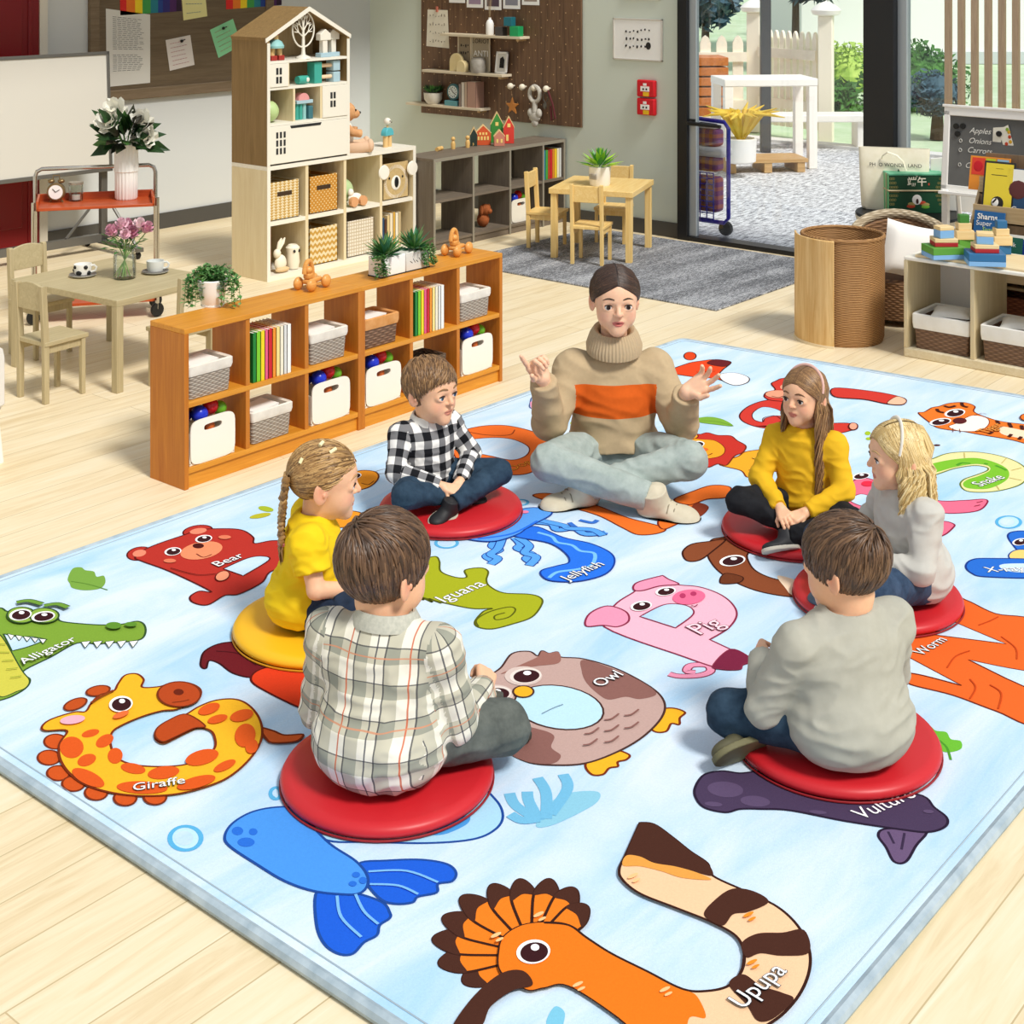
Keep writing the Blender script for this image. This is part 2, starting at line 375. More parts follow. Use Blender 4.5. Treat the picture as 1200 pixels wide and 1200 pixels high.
b=MB(); b.box(-1.64,3.24,-.06,.0,.0,.25); b.build('plinth',m('#cfd2d4',.8),o); b=MB(); b.prism([(-2,3.6),(3.6,3.6),(.8,5.2)],-.4,5.4,'y'); b.build('roof',m('#8a8580',.8),o)
b=MB(); b.box(-2.5,9.7,8.2,9.9,3.1,3.25); struct(b,'shading_ceiling',m('#e8e8e4',.8))  # unseen strip of ceiling, added to shade the back-left wall and floor
# ---------------------------------------------------------------- light
w=D.worlds.new('daylight'); SC.world=w; w.use_nodes=True; nt=w.node_tree; bg=nt.nodes['Background']
tc=nt.nodes.new('ShaderNodeTexCoord'); sp=nt.nodes.new('ShaderNodeSeparateXYZ'); cr=nt.nodes.new('ShaderNodeValToRGB')
nt.links.new(tc.outputs['Generated'],sp.inputs[0]); nt.links.new(sp.outputs[2],cr.inputs[0]); nt.links.new(cr.outputs[0],bg.inputs[0])
cr.color_ramp.elements[0].color=(.95,.97,1,1); cr.color_ramp.elements[1].color=(.86,.92,1,1); bg.inputs[1].default_value=.62
sun=D.lights.new('sun','SUN'); sun.energy=3.3; sun.angle=rad(13); sun.color=(1,.965,.9); so=D.objects.new('sun',sun); COL.objects.link(so)
so.rotation_euler=Vector((.10,.62,-.80)).to_track_quat('-Z','Y').to_euler()
SC.view_settings.view_transform='Standard'; SC.view_settings.look='None'; SC.view_settings.exposure=0.0; SC.view_settings.gamma=1.0; SC.view_settings.use_curve_mapping=False
SC.cycles.max_bounces=8; SC.cycles.transparent_max_bounces=16; SC.cycles.use_denoising=True; SC.cycles.caustics_reflective=False; SC.cycles.caustics_refractive=False
# ================================================================ furniture
OAK=wood('orange_cherry_wood','#ad6218','#c67c26','z'); OAKX=wood('orange_cherry_wood_long','#c57d1f','#dd9a35','x')
# ---- two cherry cubby shelves standing side by side
SY0,SY1,SH=4.88,5.115,.665
def cubby(x0,x1,label):
    o=T('cubby_shelf',label,'shelf',(x0,SY0,0)); W=x1-x0; dp=SY1-SY0; t_=.022
    b=MB(); b.box(0,W,0,dp,SH-t_,SH); b.build('top_board',OAKX,o,.002)
    for x in (0,W-t_): 
        b=MB(); b.box(x,x+t_,0,dp,0,SH-t_); b.build('side_panel',OAK,o,.0015)
    for k in (1,2):
        x=k*W/3; b=MB(); b.box(x-t_/2,x+t_/2,.004,dp-.002,.085,SH-t_); b.build('divider',OAK,o,.001)
    b=MB(); b.box(t_,W-t_,.002,dp-.002,.335,.357); b.build('shelf_board',OAKX,o,.001)
    b=MB(); b.box(t_,W-t_,.002,dp-.002,.063,.085); b.build('bottom_board',OAKX,o,.001)
    b=MB(); b.box(t_,W-t_,.012,.03,0,.063); b.build('plinth',OAKX,o)
    return o
XA,XB,XC=3.715,4.727,5.739
cubby(XA,XB,'orange cherry wood cubby shelf under the white pot of trailing leaves')
cubby(XB,XC,'orange cherry wood cubby shelf under the white planter box of succulents')
# ---- house shaped cabinet on a cream eight-cell shelf
CW=wood('cream_birch','#d9c69c','#e6d8b4','z',.5); CWX=wood('cream_birch_long','#e6dfce','#efeadd','x',.5); BRW=wood('brown_ash','#7a6038','#93764a','z',.6); FACE=m('#e9e4d6',.45); INN=wood('birch_inside','#c9ad7c','#d9c194','z',.5)
cx0,cx1,cy0,cy1=6.46,7.91,7.586,7.96
o=T('cube_shelf','cream birch cube shelf with eight cells under the house cabinet','shelf',(cx0,cy0,0)); W=cx1-cx0; dp=cy1-cy0
b=MB(); b.box(0,W,0,dp,.752,.78); b.build('top_board',CWX,o,.002)
for x in(0,W-.028): b=MB(); b.box(x,x+.028,0,dp,0,.752); b.build('side_panel',CW,o,.002)
for k in(1,2,3): b=MB(); b.box(k*W/4-.013,k*W/4+.013,.003,dp-.01,.03,.752); b.build('divider',CW,o)
for z in(.385,): b=MB(); b.box(.028,W-.028,.0045,dp-.01,z-.013,z+.013); b.build('shelf_board',CWX,o)
b=MB(); b.box(.028,W-.028,.0,dp-.01,0.0,.035); b.build('bottom_board',CWX,o)
b=MB(); b.box(.02,W-.02,dp-.01,dp,.02,.76); b.build('back_panel',INN,o)
b=MB(); b.box(0,W,-.003,.001,.752,.7805); b.box(0,.028,-.003,.001,0,.752); b.box(W-.028,W,-.003,.001,0,.752); b.build('front_edging',FACE,o)
hx1=7.225
o=T('house_cabinet','house shaped toy cabinet with gabled roof and white doors','cabinet',(cx0,cy0,.78)); W=hx1-cx0; ze,zp=.88,1.075
b=MB(); b.box(0,.022,0,dp,0,ze); b.build('side_panel',BRW,o,.001); b=MB(); b.box(W-.022,W,0,dp,0,ze); b.build('side_panel',BRW,o,.001)
b=MB(); b.prism([(-.012,ze-.005),(W/2,zp+.0),(W/2,zp-.026),(.0,ze-.03)],0.0,dp,'y'); b.build('roof_slope',BRW,o)
b=MB(); b.prism([(W+.012,ze-.005),(W/2,zp),(W/2,zp-.026),(W,ze-.03)],0,dp,'y'); b.build('roof_slope',BRW,o)
b=MB(); b.prism([(.01,0),(W-.01,0),(W-.01,ze-.02),(W/2,zp-.02),(.01,ze-.02)],dp-.01,dp,'y'); b.build('back_panel',INN,o)
e=MB(); 
for x in(0,W-.024): e.box(x,x+.024,-.004,.002,0,ze-.043)
e.prism([(-.014,ze-.012),(W/2,zp+.002),(W+.014,ze-.012),(W+.012,ze-.04),(W/2,zp-.03),(-.012,ze-.04)],-.004,.003,'y'); e.build('front_edging',FACE,o)
for z in(.695,.515,.27):
    b=MB(); b.box(.022,W-.022,0,dp-.01,z,z+.018); b.build('shelf_board',FACE,o)
for x in(.235,.485): b=MB(); b.box(x,x+.018,.002,dp-.01,.288,.515); b.build('divider',CW,o)
b=MB(); b.box(.185,.2,.002,dp-.01,.533,.695); b.build('divider',CW,o)
def doorp(x0,x1,z0,z1,wins,nm,slot=None):
    b=MB(); b.box(x0,x1,-.006,.006,z0,z1); f=b.build(nm,FACE,o,.002); q=MB()
    for (a,c,w_,h_) in wins: q.box(a,a+w_,-.0075,-.0058,c,c+h_)
    if slot: q.prism(slot,-.0075,-.0058,'y')
    q.build('window_slot',DARK,f)
doorp(.024,.187,.535,.693,[(.075,.56,.02,.045),(.105,.56,.02,.045),(.075,.62,.02,.045),(.105,.62,.02,.045)],'small_door')
doorp(.503,W-.024,.29,.513,[(.575,.36,.02,.045),(.605,.36,.02,.045),(.575,.42,.02,.045),(.605,.42,.02,.045)],'large_door')
doorp(.024,W-.024,.012,.268,[(.075+i*.033,.075+j*.055,.018,.042) for i in range(3) for j in range(3)],'drop_front',[(.2,.262),(.49,.262),(.48,.243),(.21,.243)])
# ---- grey divider shelf
GW=wood('grey_brown_ash','#5d5348','#746a5d','z',.6); GWX=wood('grey_brown_ash_long','#665a4c','#7d7163','x',.6); GED=m('#8d8677',.6)
gx0,gx1,gy0,gy1=7.93,9.53,7.42,7.75
o=T('divider_shelf','grey ash open cube shelf reaching to the sage wall','shelf',(gx0,gy0,0)); W=gx1-gx0; dp=gy1-gy0
b=MB(); b.box(0,W,0,dp,.665,.69); b.build('top_board',GWX,o,.002); gsp=[0,.44,.88,1.3,W-.02]
for i,x in enumerate(gsp): b=MB(); b.box(x,x+.02,0,dp,0,.665); b.build('side_panel' if i in(0,4) else 'divider',GW,o,.001)
b=MB(); b.box(.02,W-.02,.002,dp-.002,.355,.375); b.build('shelf_board',GWX,o); b=MB(); b.box(.02,W-.02,.002,dp-.002,.05,.07); b.build('bottom_board',GWX,o); b=MB(); b.box(.02,W-.02,.01,.03,0,.05); b.build('plinth',GWX,o)
b=MB(); b.box(W-.32,W-.02,dp-.012,dp-.002,.38,.66); b.build('back_panel',GW,o)
e=MB(); e.box(0,W,-.003,.001,.665,.69)
for x in gsp: e.box(x,x+.02,-.003,.001,0,.665)
e.build('front_edging',GED,o)
# ---- children's tables and chairs
PINE=wood('honey_pine','#e0b868','#f2d493','x',.45); PINEZ=wood('honey_pine_upright','#e0b868','#f2d493','z',.45)
ASH=wood('sand_ash','#ac9d78','#c2b48e','x',.5); ASHZ=wood('sand_ash_upright','#a99a75','#bfb08b','z',.5)
def ktable(label,loc,rz,sx,sy,h,tm,lm,tk=.035,lw=.042,ins=.0,apron=.0):
    o=T('play_table',label,'table',loc,rz); b=MB(); b.box(-sx/2,sx/2,-sy/2,sy/2,h-tk,h); b.build('tabletop',tm,o,.003)
    for x in(-1,1):
        for y in(-1,1):
            X=x*(sx/2-lw/2-ins); Yv=y*(sy/2-lw/2-ins); b=MB(); b.box(X-lw/2,X+lw/2,Yv-lw/2,Yv+lw/2,0,h-tk); b.build('leg',lm,o,.002)
    if apron:
        b=MB()
        for y in(-1,1): b.box(-sx/2+.05,sx/2-.05,y*(sy/2-.03)-.008,y*(sy/2-.03)+.008,h-tk-apron,h-tk)
        b.build('apron',tm,o)
    return o
ktable('sand coloured wooden play table set with cups and a flower jar',(4.62,6.68,0),rad(5),.68,.86,.47,ASH,ASHZ)
ktable('honey pine play table with a succulent on it',(8.68,6.41,0),rad(21),.65,.63,.52,PINE,PINEZ,.04,.045,.012)
def kchair(label,loc,rz,sw,sd,sh,bh,tm,lm,curve=.02):   # faces local +x
    o=T('play_chair',label,'chair',loc,rz,None); q=.024
    b=MB(); b.box(-sd/2,sd/2+.01,-sw/2,sw/2,sh-.022,sh); b.build('seat',tm,o,.003)
    for y in(-1,1):
        Yv=y*(sw/2-q/2-.004)
        b=MB(); b.box(sd/2-q-.006,sd/2-.006,Yv-q/2,Yv+q/2,0,sh-.022); b.build('leg',lm,o,.002)
        b=MB(); b.prism([(-sd/2,0),(-sd/2+q+.004,0),(-sd/2+q+.004,sh),(-sd/2+q-.012,bh-.005),(-sd/2+q-.02,bh),(-sd/2-.02,bh-.002),(-sd/2-.004,sh)],Yv-q/2,Yv+q/2,'y'); b.build('leg',lm,o,.002)
    P=[(-sw/2+q,bh-.13)]+[(sw/2-q,bh-.13)]+[((sw/2-q)*(1-2*i/8),bh-.012+curve*(1-((1-2*i/8))**2)) for i in range(9)]
    b=MB(); b.prism(P,-sd/2-.008,-sd/2+.009,'x'); b.build('backrest',tm,o,.003)
    b=MB(); 
    for y in(-1,1): b.box(-sd/2+q,sd/2-q,y*(sw/2-.02)-.007,y*(sw/2-.02)+.007,sh-.06,sh-.022)
    b.box(sd/2-.022,sd/2-.008,-sw/2+q,sw/2-q,sh-.06,sh-.022); b.build('apron',lm,o); return o
kchair('sand coloured chair with its back to the left of the cup table',(4.10,6.46,0),rad(4),.235,.25,.305,.585,ASH,ASHZ)
kchair('sand coloured chair behind the cup table, facing the camera',(4.5,7.20,0),rad(-86),.25,.25,.305,.585,ASH,ASHZ)
kchair('sand coloured chair half hidden behind the cherry shelf',(4.62,6.10,0),rad(92),.235,.25,.305,.585,ASH,ASHZ)
kchair('pine chair with its back to us at the succulent table',(8.36,6.27,0),rad(21),.25,.25,.285,.585,PINE,PINEZ,0)
kchair('pine chair on the left of the succulent table',(8.60,6.87,0),rad(-69),.25,.25,.285,.585,PINE,PINEZ,0)
kchair('pine chair behind the succulent table by the wall',(9.09,6.60,0),rad(201),.25,.25,.285,.585,PINE,PINEZ,0)
# white plastic chair cut by the left frame edge
o=T('white_chair','white rounded plastic chair at the left edge of the floor','chair',(3.265,5.685,0),rad(30))
b=MB(); b.prism([(-.19,.25),(.17,.25)]+[(.17-.0*i,.25) for i in()]+[(.17,.46),(.155,.5),(.12,.52),(-.14,.52),(-.18,.5),(-.19,.46)],-.02,.01,'y'); b.build('backrest',WHITE,o,.008)
b=MB(); b.box(-.2,.18,.0,.3,.225,.25); b.build('seat',WHITE,o,.01)
for x in(-.16,.15):
    for y in(.02,.27): b=MB(); b.tube([(x*.95,y,.23),(x*1.1,y+(-.02 if y<.1 else .02),0)],[.02,.014],10); b.build('leg',WHITE,o)
# ---- trolley with red trays
TRAY=wood('red_stained_wood','#a5401a','#c2572a','x',.35)
o=T('serving_trolley','chrome serving trolley with red wooden trays by the cup table','trolley',(5.18,7.68,0),rad(-34))
b=MB(); b.tube([(-.36,.13,.05),(-.36,.13,.85),(-.35,.13,.88),(-.32,.13,.895),(.32,.13,.895),(.35,.13,.88),(.36,.13,.85),(.36,.13,.05)],.0125,10); b.build('frame',CHROME,o)
for x in(-.36,.36): b=MB(); b.tube([(x,-.13,.05),(x,-.13,.73)],.0125,10); b.tube([(x,-.13,.09),(x,.13,.09)],.009,8); b.build('front_leg',CHROME,o)
for z in(.68,.10):
    b=MB(); b.box(-.345,.345,-.15,.15,z,z+.018); b.box(-.345,-.33,-.15,.15,z,z+.06); b.box(.33,.345,-.15,.15,z,z+.06); b.box(-.345,.345,.137,.15,z,z+.06); b.build('tray',TRAY,o,.003)
for x in(-.36,.36):
    for y in(-.13,.13):
        b=MB(); b.lathe([(.006,-.012),(.04,-.012),(.045,0),(.04,.012),(.006,.012)],16,T=rot(PI/2,0,.5,(x,y,.045))); b.build('caster',BLACK,o)
# ---- whiteboard on a wheeled stand
WB=m('#d2cfc6',.35); STEEL=m('#777672',.4,.6)
o=T('whiteboard','large blank whiteboard on a grey wheeled stand','whiteboard',(6.36,9.3,0),rad(-3))
tl=rot(rad(-3),0,0,(0,0,.62))
b=MB(); b.box(-1.6,.02,-.012,.012,0,.86,0,tl); b.build('board',WB,o)
b=MB()
for x0,x1,z0,z1 in((-1.62,.045,-.02,.01),(-1.62,.045,.85,.875),(.02,.045,-.02,.875)): b.box(x0,x1,-.02,.018,z0,z1,0,tl)
b.build('board_frame',STEEL,o,.003)
b=MB(); b.box(-.02,.03,.03,.07,.06,.95); b.build('upright',STEEL,o); b=MB(); b.box(-1.5,.03,.03,.07,.07,.13); b.build('cross_bar',STEEL,o); b=MB(); b.tube([(-.3,.05,.13),(-.02,.05,.42)],.012,6); b.build('brace',STEEL,o)
b=MB(); b.box(-.02,.035,-.45,.3,.055,.085); b.tube([(.06,-.33,.06),(.02,-.05,.35)],.012,6); b.build('foot_bar',STEEL,o)
for y in(-.42,.27): b=MB(); b.ball((.005,y,.028),(.028,.014,.028),12); b.build('caster',BLACK,o)
# ---- bulletin board on the left wall
BB=wood('walnut_board','#5d4e3b','#75644d','x',.6); BBF=wood('walnut_frame','#6b5a44','#82705a','x',.6)
o=T('bulletin_board','walnut bulletin board in a wide wooden frame on the left wall','board',(6.50,9.75,1.07)); BWd=1.85
b=MB(); b.box(.08,BWd-.08,-.02,0,.08,1.3); b.build('panel',BB,o)
b=MB(); b.box(0,BWd,-.04,0,0,.085); b.box(0,.085,-.04,0,.085,1.3); b.box(BWd-.085,BWd,-.04,0,.085,1.3); b.build('frame',BBF,o,.006)
# ---- round side table, wicker chair, log basket
o=T('round_table','round low side table with black top holding box and tote bag','table',(9.06,4.17,0))
b=MB(); b.lathe([(.0,.49),(.34,.49),(.345,.5),(.34,.508),(.0,.508)],40); b.build('tabletop',BLACK,o)
b=MB(); b.lathe([(.3,.45),(.34,.46),(.345,.49),(.3,.49)],40); b.build('rim',m('#d9d2c2',.5),o)
b=MB(); b.lathe([(.2,0),(.22,.02),(.12,.06),(.1,.3),(.18,.45)],24); b.build('pedestal',m('#c9c3b4',.5),o)
WK=wicker('brown_wicker','#5f4026','#a47a52',75); WKL=wicker('pale_wicker','#8d7a5e','#d8c9ad',75); RAT=wicker('rattan_weave','#7d552c','#c9985f',150)
o=T('wicker_chair','brown wicker tub chair behind the big rattan basket','chair',(8.30,3.86,0),rad(215))
R=[];n=28
for i in range(n+1):
    a=rad(-130+260*i/n)+PI; h=.46+.12*math.cos((i/n-.5)*PI)**2
    c,s_=math.cos(a),math.sin(a); R.append([(c*.29,s_*.29,.02),(c*.3,s_*.3,h-.03),(c*.285,s_*.285,h),(c*.262,s_*.262,h-.03),(c*.25,s_*.25,.05)])
b=MB(); b.rings(R); b.build('woven_shell',WK,o)
b=MB(); b.lathe([(.25,.04),(.25,.26),(.22,.28),(0,.28)],28); b.build('seat',WK,o)
b=MB(); b.tube([(math.cos(rad(-130+260*i/n)+PI)*.285,math.sin(rad(-130+260*i/n)+PI)*.285,.47+.12*math.cos((i/n-.5)*PI)**2) for i in range(n+1)],.03,10); b.build('arm_roll',WKL,o)
b=MB()
def pillow(b,w,h,t_,Tm,n=10,mi=0):
    V=[];F=[]
    for sgn in(1,-1):
        o_=len(V)
        for i in range(n+1):
            for j in range(n+1):
                u=i/n*2-1;v=j/n*2-1; k=((1-u**4)*(1-v**4))**.5; pin=1-.10*(1-abs(u))*0-.08*(u*u*v*v<1)*(1-max(abs(u),abs(v)))
                V.append((u*w/2*(1-.06*(1-v*v)),sgn*t_/2*k,v*h/2*(1-.06*(1-u*u))))
        for i in range(n):
            for j in range(n):
                q=(o_+i*(n+1)+j,o_+(i+1)*(n+1)+j,o_+(i+1)*(n+1)+j+1,o_+i*(n+1)+j+1); F.append(q[::-1] if sgn>0 else q)
    b.add(V,F,mi,Tm)
b=MB(); pillow(b,.32,.32,.12,None); S(b,'cushion',cloth('white_linen','#f1eee8'),'white cushion standing upright in the wicker tub chair','cushion',(8.13,3.74,.455),rad(-35),smooth=80).rotation_euler=(rad(-12),rad(14),rad(-45))
o=T('rattan_basket','tall round open rattan basket behind the rug','basket',(7.66,3.93,0))
b=MB(); b.lathe([(.0,.015),(.225,.0),(.235,.03),(.238,.3),(.236,.58),(.24,.6),(.228,.605),(.222,.58),(.222,.04),(0,.035)],56); b.build('woven_body',RAT,o)
b=MB(); b.tube([(.232*math.cos(2*PI*i/40),.232*math.sin(2*PI*i/40),.598) for i in range(40)],.012,8,closed=True); b.build('rim',RAT,o)
LOGW=wood('waxed_plank','#c99a55','#e6c48a','z',.5)
o=T('wood_sheet','curved sheet of pale wood leaning round the rattan basket','board',(7.66,3.93,0)); R=[]
for i in range(17):
    a=rad(207-82*i/16-10); k=(i/16); r0=.262+.0*k; lean=.0
    if i>12: pass
    c,s_=math.cos(a),math.sin(a); R.append([(c*r0,s_*r0,.012),(c*(r0+.012),s_*(r0+.012),.006),(c*(r0+.012),s_*(r0+.012),.6+.012*k),(c*r0,s_*r0,.606)])
b=MB(); b.rings(R); b.build('sheet',LOGW,o,.003)
b=MB(); b.rings([[(math.cos(rad(197-82*i/16))*q,math.sin(rad(197-82*i/16))*q,z) for q,z in((.262,.0),(.278,.0),(.278,.014),(.262,.014))] for i in range(17)]); b.build('edge_band',m('#ead9b8',.5),o)
# ---- low birch shelf on the right
BI=wood('pale_birch','#d8c8a2','#e8dcc0','x',.45); BIZ=wood('pale_birch_upright','#cdbb92','#dccba6','z',.45)
rx0,rx1,ry1,ry0=7.52,7.98,3.49,2.30
o=T('toy_shelf','low pale birch shelf with two lined wicker baskets','shelf',(rx0,ry0,0)); Lh=ry1-ry0; dp=rx1-rx0
b=MB(); b.box(0,dp,0,Lh,.53,.552); b.build('top_board',m('#eee9dc',.4),o,.008,seg=3)
b=MB(); b.box(.001,dp-.001,Lh-.022,Lh-.001,0.05,.53); b.build('side_panel',BIZ,o,.002); b=MB(); b.box(.001,dp-.001,.001,.022,.05,.53); b.build('side_panel',BIZ,o,.002)
for y in(.80,.41): b=MB(); b.box(.002,dp-.002,y-.011,y+.011,.05,.53); b.build('divider',BIZ,o,.001)
b=MB(); b.box(0,dp,0,Lh,.0,.05); b.build('bottom_board',BI,o,.006)
b=MB(); b.box(dp-.02,dp-.008,Lh-.40,Lh-.022,.05,.53); b.build('back_panel',WHITE,o)
# ---- book display rack behind it
o=T('book_rack','sloping wooden book display rack behind the low shelf','rack',(8.06,2.25,0)); RK=wood('tan_rack_wood','#b59a72','#cdb48c','y',.5); RKD=wood('dark_rack_wood','#7d6850','#94795c','z',.5)
prof=[(0,0),(.42,0),(.42,.96),(.37,.96),(0,.42)]
for y in(1.135,0): b=MB(); b.prism(prof,y,y+.018,'y'); b.build('side_panel',RK,o,.002)
for k in range(4):
    z=.36+.15*k; x=-.02+.092*k
    b=MB(); b.box(x,x+.012,.018,1.135,z,z+.10); b.box(x,x+.1,.018,1.135,z,z+.01); b.build('tier',RK,o,.001)
    b=MB(); b.box(x+.098,x+.106,.018,1.135,z,z+.23); b.build('tier_back',RKD,o)
b=MB(); b.box(.01,.4,.018,1.135,.05,.07); b.box(.01,.4,.018,1.135,.325,.34); b.build('base_shelf',RK,o); b=MB(); b.box(.39,.4,.018,1.135,.07,.86); b.build('back_panel',RKD,o)
# ---- chalkboard easel
o=T('chalkboard_easel','white framed chalkboard easel with a handwritten shopping list','easel',(8.88,3.46,.72)); tl=rot(0,rad(-4),0); tl=rot(0,rad(6),0)
CH=m('#5a5a58',.7,col2='#6d6d6b',sc=(3,3,3)); Wc=.40
b=MB(); b.box(-.006,.006,-Wc+.05,Wc-.04,.03,.47,0,tl); brd=b.build('slate',CH,o)
b=MB(); b.box(-.02,.02,-Wc,Wc,.47,.535,0,tl); b.box(-.028,.03,-Wc-.01,Wc+.01,.522,.54,0,tl); b.box(-.02,.02,-Wc,Wc,-.01,.03,0,tl); b.box(-.02,.02,Wc-.04,Wc,.0,.5,0,tl); b.box(-.02,.02,-Wc,-Wc+.05,.0,.5,0,tl); b.build('frame',WHITE,o,.004)
b=MB(); b.box(-.06,.02,-Wc,Wc,-.03,-.01,0,tl); b.build('chalk_tray',WHITE,o,.003)
for y in(-Wc+.03,Wc-.03):
    b=MB(); b.box(-.03,.01,y-.02,y+.02,-.72,.0); b.build('leg',WHITE,o,.003); b=MB(); b.tube([(.08,y,.5),(.3,y,-.70)],.016,6); b.build('leg',WHITE,o)
CHK=m('#eceae2',.9); b=MB(); u=(0,-1,0); wv=tl.to_3x3()@Vector((0,0,1))
def cbp(px,py): p=onx(px,py,8.88); q=Vector((0,p.y-3.46,p.z-.72)); return tl@Vector((-.007,q.y,q.z))
for body,px,py,sz in(('Apples',1146,154,.05),('Onions',1146,166,.05),('Carrots',1146,177,.05),('C',1133,194,.05)): text(b,body,cbp(px,py),u,wv,sz,0,.0,shear=.35,lift=.001)
for px,py in((1124,165),(1124,176),(1124,193)): 
    p=cbp(px,py); b.tube([p+Vector((-.002,.009*math.cos(a*PI/5),.011*math.sin(a*PI/5))) for a in range(10)],.0018,5,closed=True)
b.build('chalk_writing',CHK,brd)
b=MB()
for px,py in(): b.lathe([(.017,0),(.017,.008),(.0,.008)],16,T=Matrix.Translation(cbp(px,py))@rot(0,-PI/2,0))
mg=None
for px,py,lb in((1118,148,'upper black round magnet nearest the chalkboard frame'),(1126,148,'black round magnet beside the word Apples'),(1120,157,'lower black round magnet below the other two'),(1169,157,'black round magnet pinning the recipe card')):
    p=cbp(px,py); b=MB(); b.lathe([(.018,0),(.018,.009),(.0,.009)],16,T=rot(0,-PI/2,0)); S(b,'magnet',BLACK,lb,'magnet',Vector((8.88,3.46,.72))+p+Vector((-.006 if px>1160 else 0,0,0)),group='round magnets on the chalkboard')
b=MB(); b.add([(0,y,z) for y,z in((.055,.05),(.06,-.05),(.01,-.055),(-.02,.06))],[(0,1,2,3)],0); b.add([(-.0015,y,z) for y,z in((.02,.04),(-.015,-.075),(-.075,-.05),(-.04,.075))],[(0,1,2,3)],0)
for y,z,mi in((-.045,.03,1),(-.05,0,2),(-.035,.045,3),(-.055,-.03,1),(-.03,-.045,2)): b.ball((-.0025,y,z),(.0006,.011,.012),10,mi)
S(b,'recipe_card',[m('#f4efdf',.8),m('#d9a82a',.8),m('#c8482e',.8),m('#8fb03c',.8)],'cream recipe card with small vegetable pictures on the chalkboard','card',Vector((8.88,3.46,.72))+cbp(1172,160)+Vector((-.003,0,0)))
# ================================================================ small things
WG=wicker('grey_wicker','#7f7265','#cdc3b4',120); WD=wicker('dark_wicker','#4a3a2c','#7b6550',110); WBR=wicker('brown_reed','#5b4130','#96745a',85)
LIN=cloth('linen_liner','#d9d2c6','#ece6da'); LINO=cloth('orange_liner','#c98a4a','#dca368'); PAPER=m('#f4f3ef',.8)
def lined(name,label,loc,rz,w,d,h,body,liner,group=None,cuff=.038):
    o=T(name,label,'basket',loc,rz,group)
    def rr(sx,sy,z,r=.012):
        P=[]
        for cx,cy,a0 in((1,1,0),(-1,1,90),(-1,-1,180),(1,-1,270)):
            for k in range(4): a=rad(a0+k*30); P.append((cx*(sx/2-r)+r*math.cos(a),cy*(sy/2-r)+r*math.sin(a),z))
        return P
    b=MB(); b.rings([rr(w*.93,d*.93,0),rr(w*.97,d*.97,h*.5),rr(w,d,h),rr(w-.02,d-.02,h),rr(w*.9-.02,d*.9-.02,.012)]); b.build('woven_body',body,o)
    if liner:
        b=MB(); b.rings([rr(w+.004,d+.004,h-cuff),rr(w+.012,d+.012,h-cuff*.6),rr(w+.012,d+.012,h+.003),rr(w+.0,d+.0,h+.008),rr(w-.022,d-.022,h+.002),rr(w-.03,d-.03,h*.45)]); b.build('liner',liner,o)
    return o
BK=lined('lined_basket','grey wicker basket in the upper cell nearest the camera',(0,0,0),0,.225,.165,.135,WG,LIN,'lined baskets in the cherry shelf')
PAD=T('paper_pad','white paper pad in the basket of the nearest upper cell','paper',(0,0,0),0,'paper pads in the baskets')
b=MB()
for k in range(3): b.cb((.004*k,0,.006*k),(.15,.105,.005),0,rot(0,0,.03*k))
b.build('sheets',PAPER,PAD)
CELL=lambda k:XA+.337*k+.03
ZT,ZB=.358,.086
bk_spots=[(0,ZT,'grey wicker basket in the upper cell nearest the camera'),(2,ZT,'grey wicker basket beside the left coloured books, upper row'),(5,ZT,'grey wicker basket in the far upper end cell'),(1,ZB,'grey wicker basket in the lower row below the left coloured books')]
for i,(k,z,lb) in enumerate(bk_spots):
    o=BK if i==0 else dup(BK,(0,0,0),0,lb); o.location=(CELL(k)+.118,SY0+.10,z); o['label']=lb
    pl='white paper pad in the basket '+lb.split('basket ')[1]; q=PAD if i==0 else dup(PAD,(0,0,0),0,pl); q['label']=pl; q.location=(CELL(k)+.10,SY0+.095,z+.122); q.rotation_euler=(rad(4),rad(-2),.1)
lined('lined_basket','brown wicker basket with orange liner in the middle of upper row',(CELL(3)+.118,SY0+.10,ZT),0,.225,.165,.135,WBR,LINO,'lined baskets in the cherry shelf',.045)
q=dup(PAD,(CELL(3)+.10,SY0+.095,ZT+.122),.1,'white paper pad lying in the orange-lined basket')
lined('wire_basket','dark unlined wicker basket behind the head of the checked shirt boy',(CELL(4)+.125,SY0+.10,ZB),0,.23,.165,.14,WD,None)
# white bins with a handle slot, filled with balls
BINM=m('#efeadc',.4)
def bin_(label,loc,rz,w=.235,d=.165,h=.185):
    o=T('storage_bin',label,'bin',loc,rz,'white toy bins'); N_=32
    def out(s,zs):
        P=[]
        for i in range(N_):
            a=2*PI*i/N_; c,s_=math.cos(a),math.sin(a); e=.35
            P.append((math.copysign(abs(c)**e,c)*w/2,math.copysign(abs(s_)**e,s_)*h/2+h/2))
        return P
    O=out(1,1); I=[(math.copysign(abs(math.cos(2*PI*i/N_))**.5,math.cos(2*PI*i/N_))*w*.2,math.copysign(abs(math.sin(2*PI*i/N_))**.6,math.sin(2*PI*i/N_))*.013+h*.78) for i in range(N_)]
    t_=.006
    for y in(-d/2,d/2-t_):
        b=MB(); b.rings([[(x,y,z) for x,z in I],[(x,y,z) for x,z in O],[(x,y+t_,z) for x,z in O],[(x,y+t_,z) for x,z in I]],0,True); b.build('end_panel',BINM,o,smooth=50)
    b=MB(); b.box(-w/2,w/2,-d/2+t_,d/2-t_,0,.01); b.box(-w/2,-w/2+t_,-d/2+t_,d/2-t_,0.005,h*.72); b.box(w/2-t_,w/2,-d/2+t_,d/2-t_,.005,h*.72); b.build('tray_body',BINM,o)
    return o
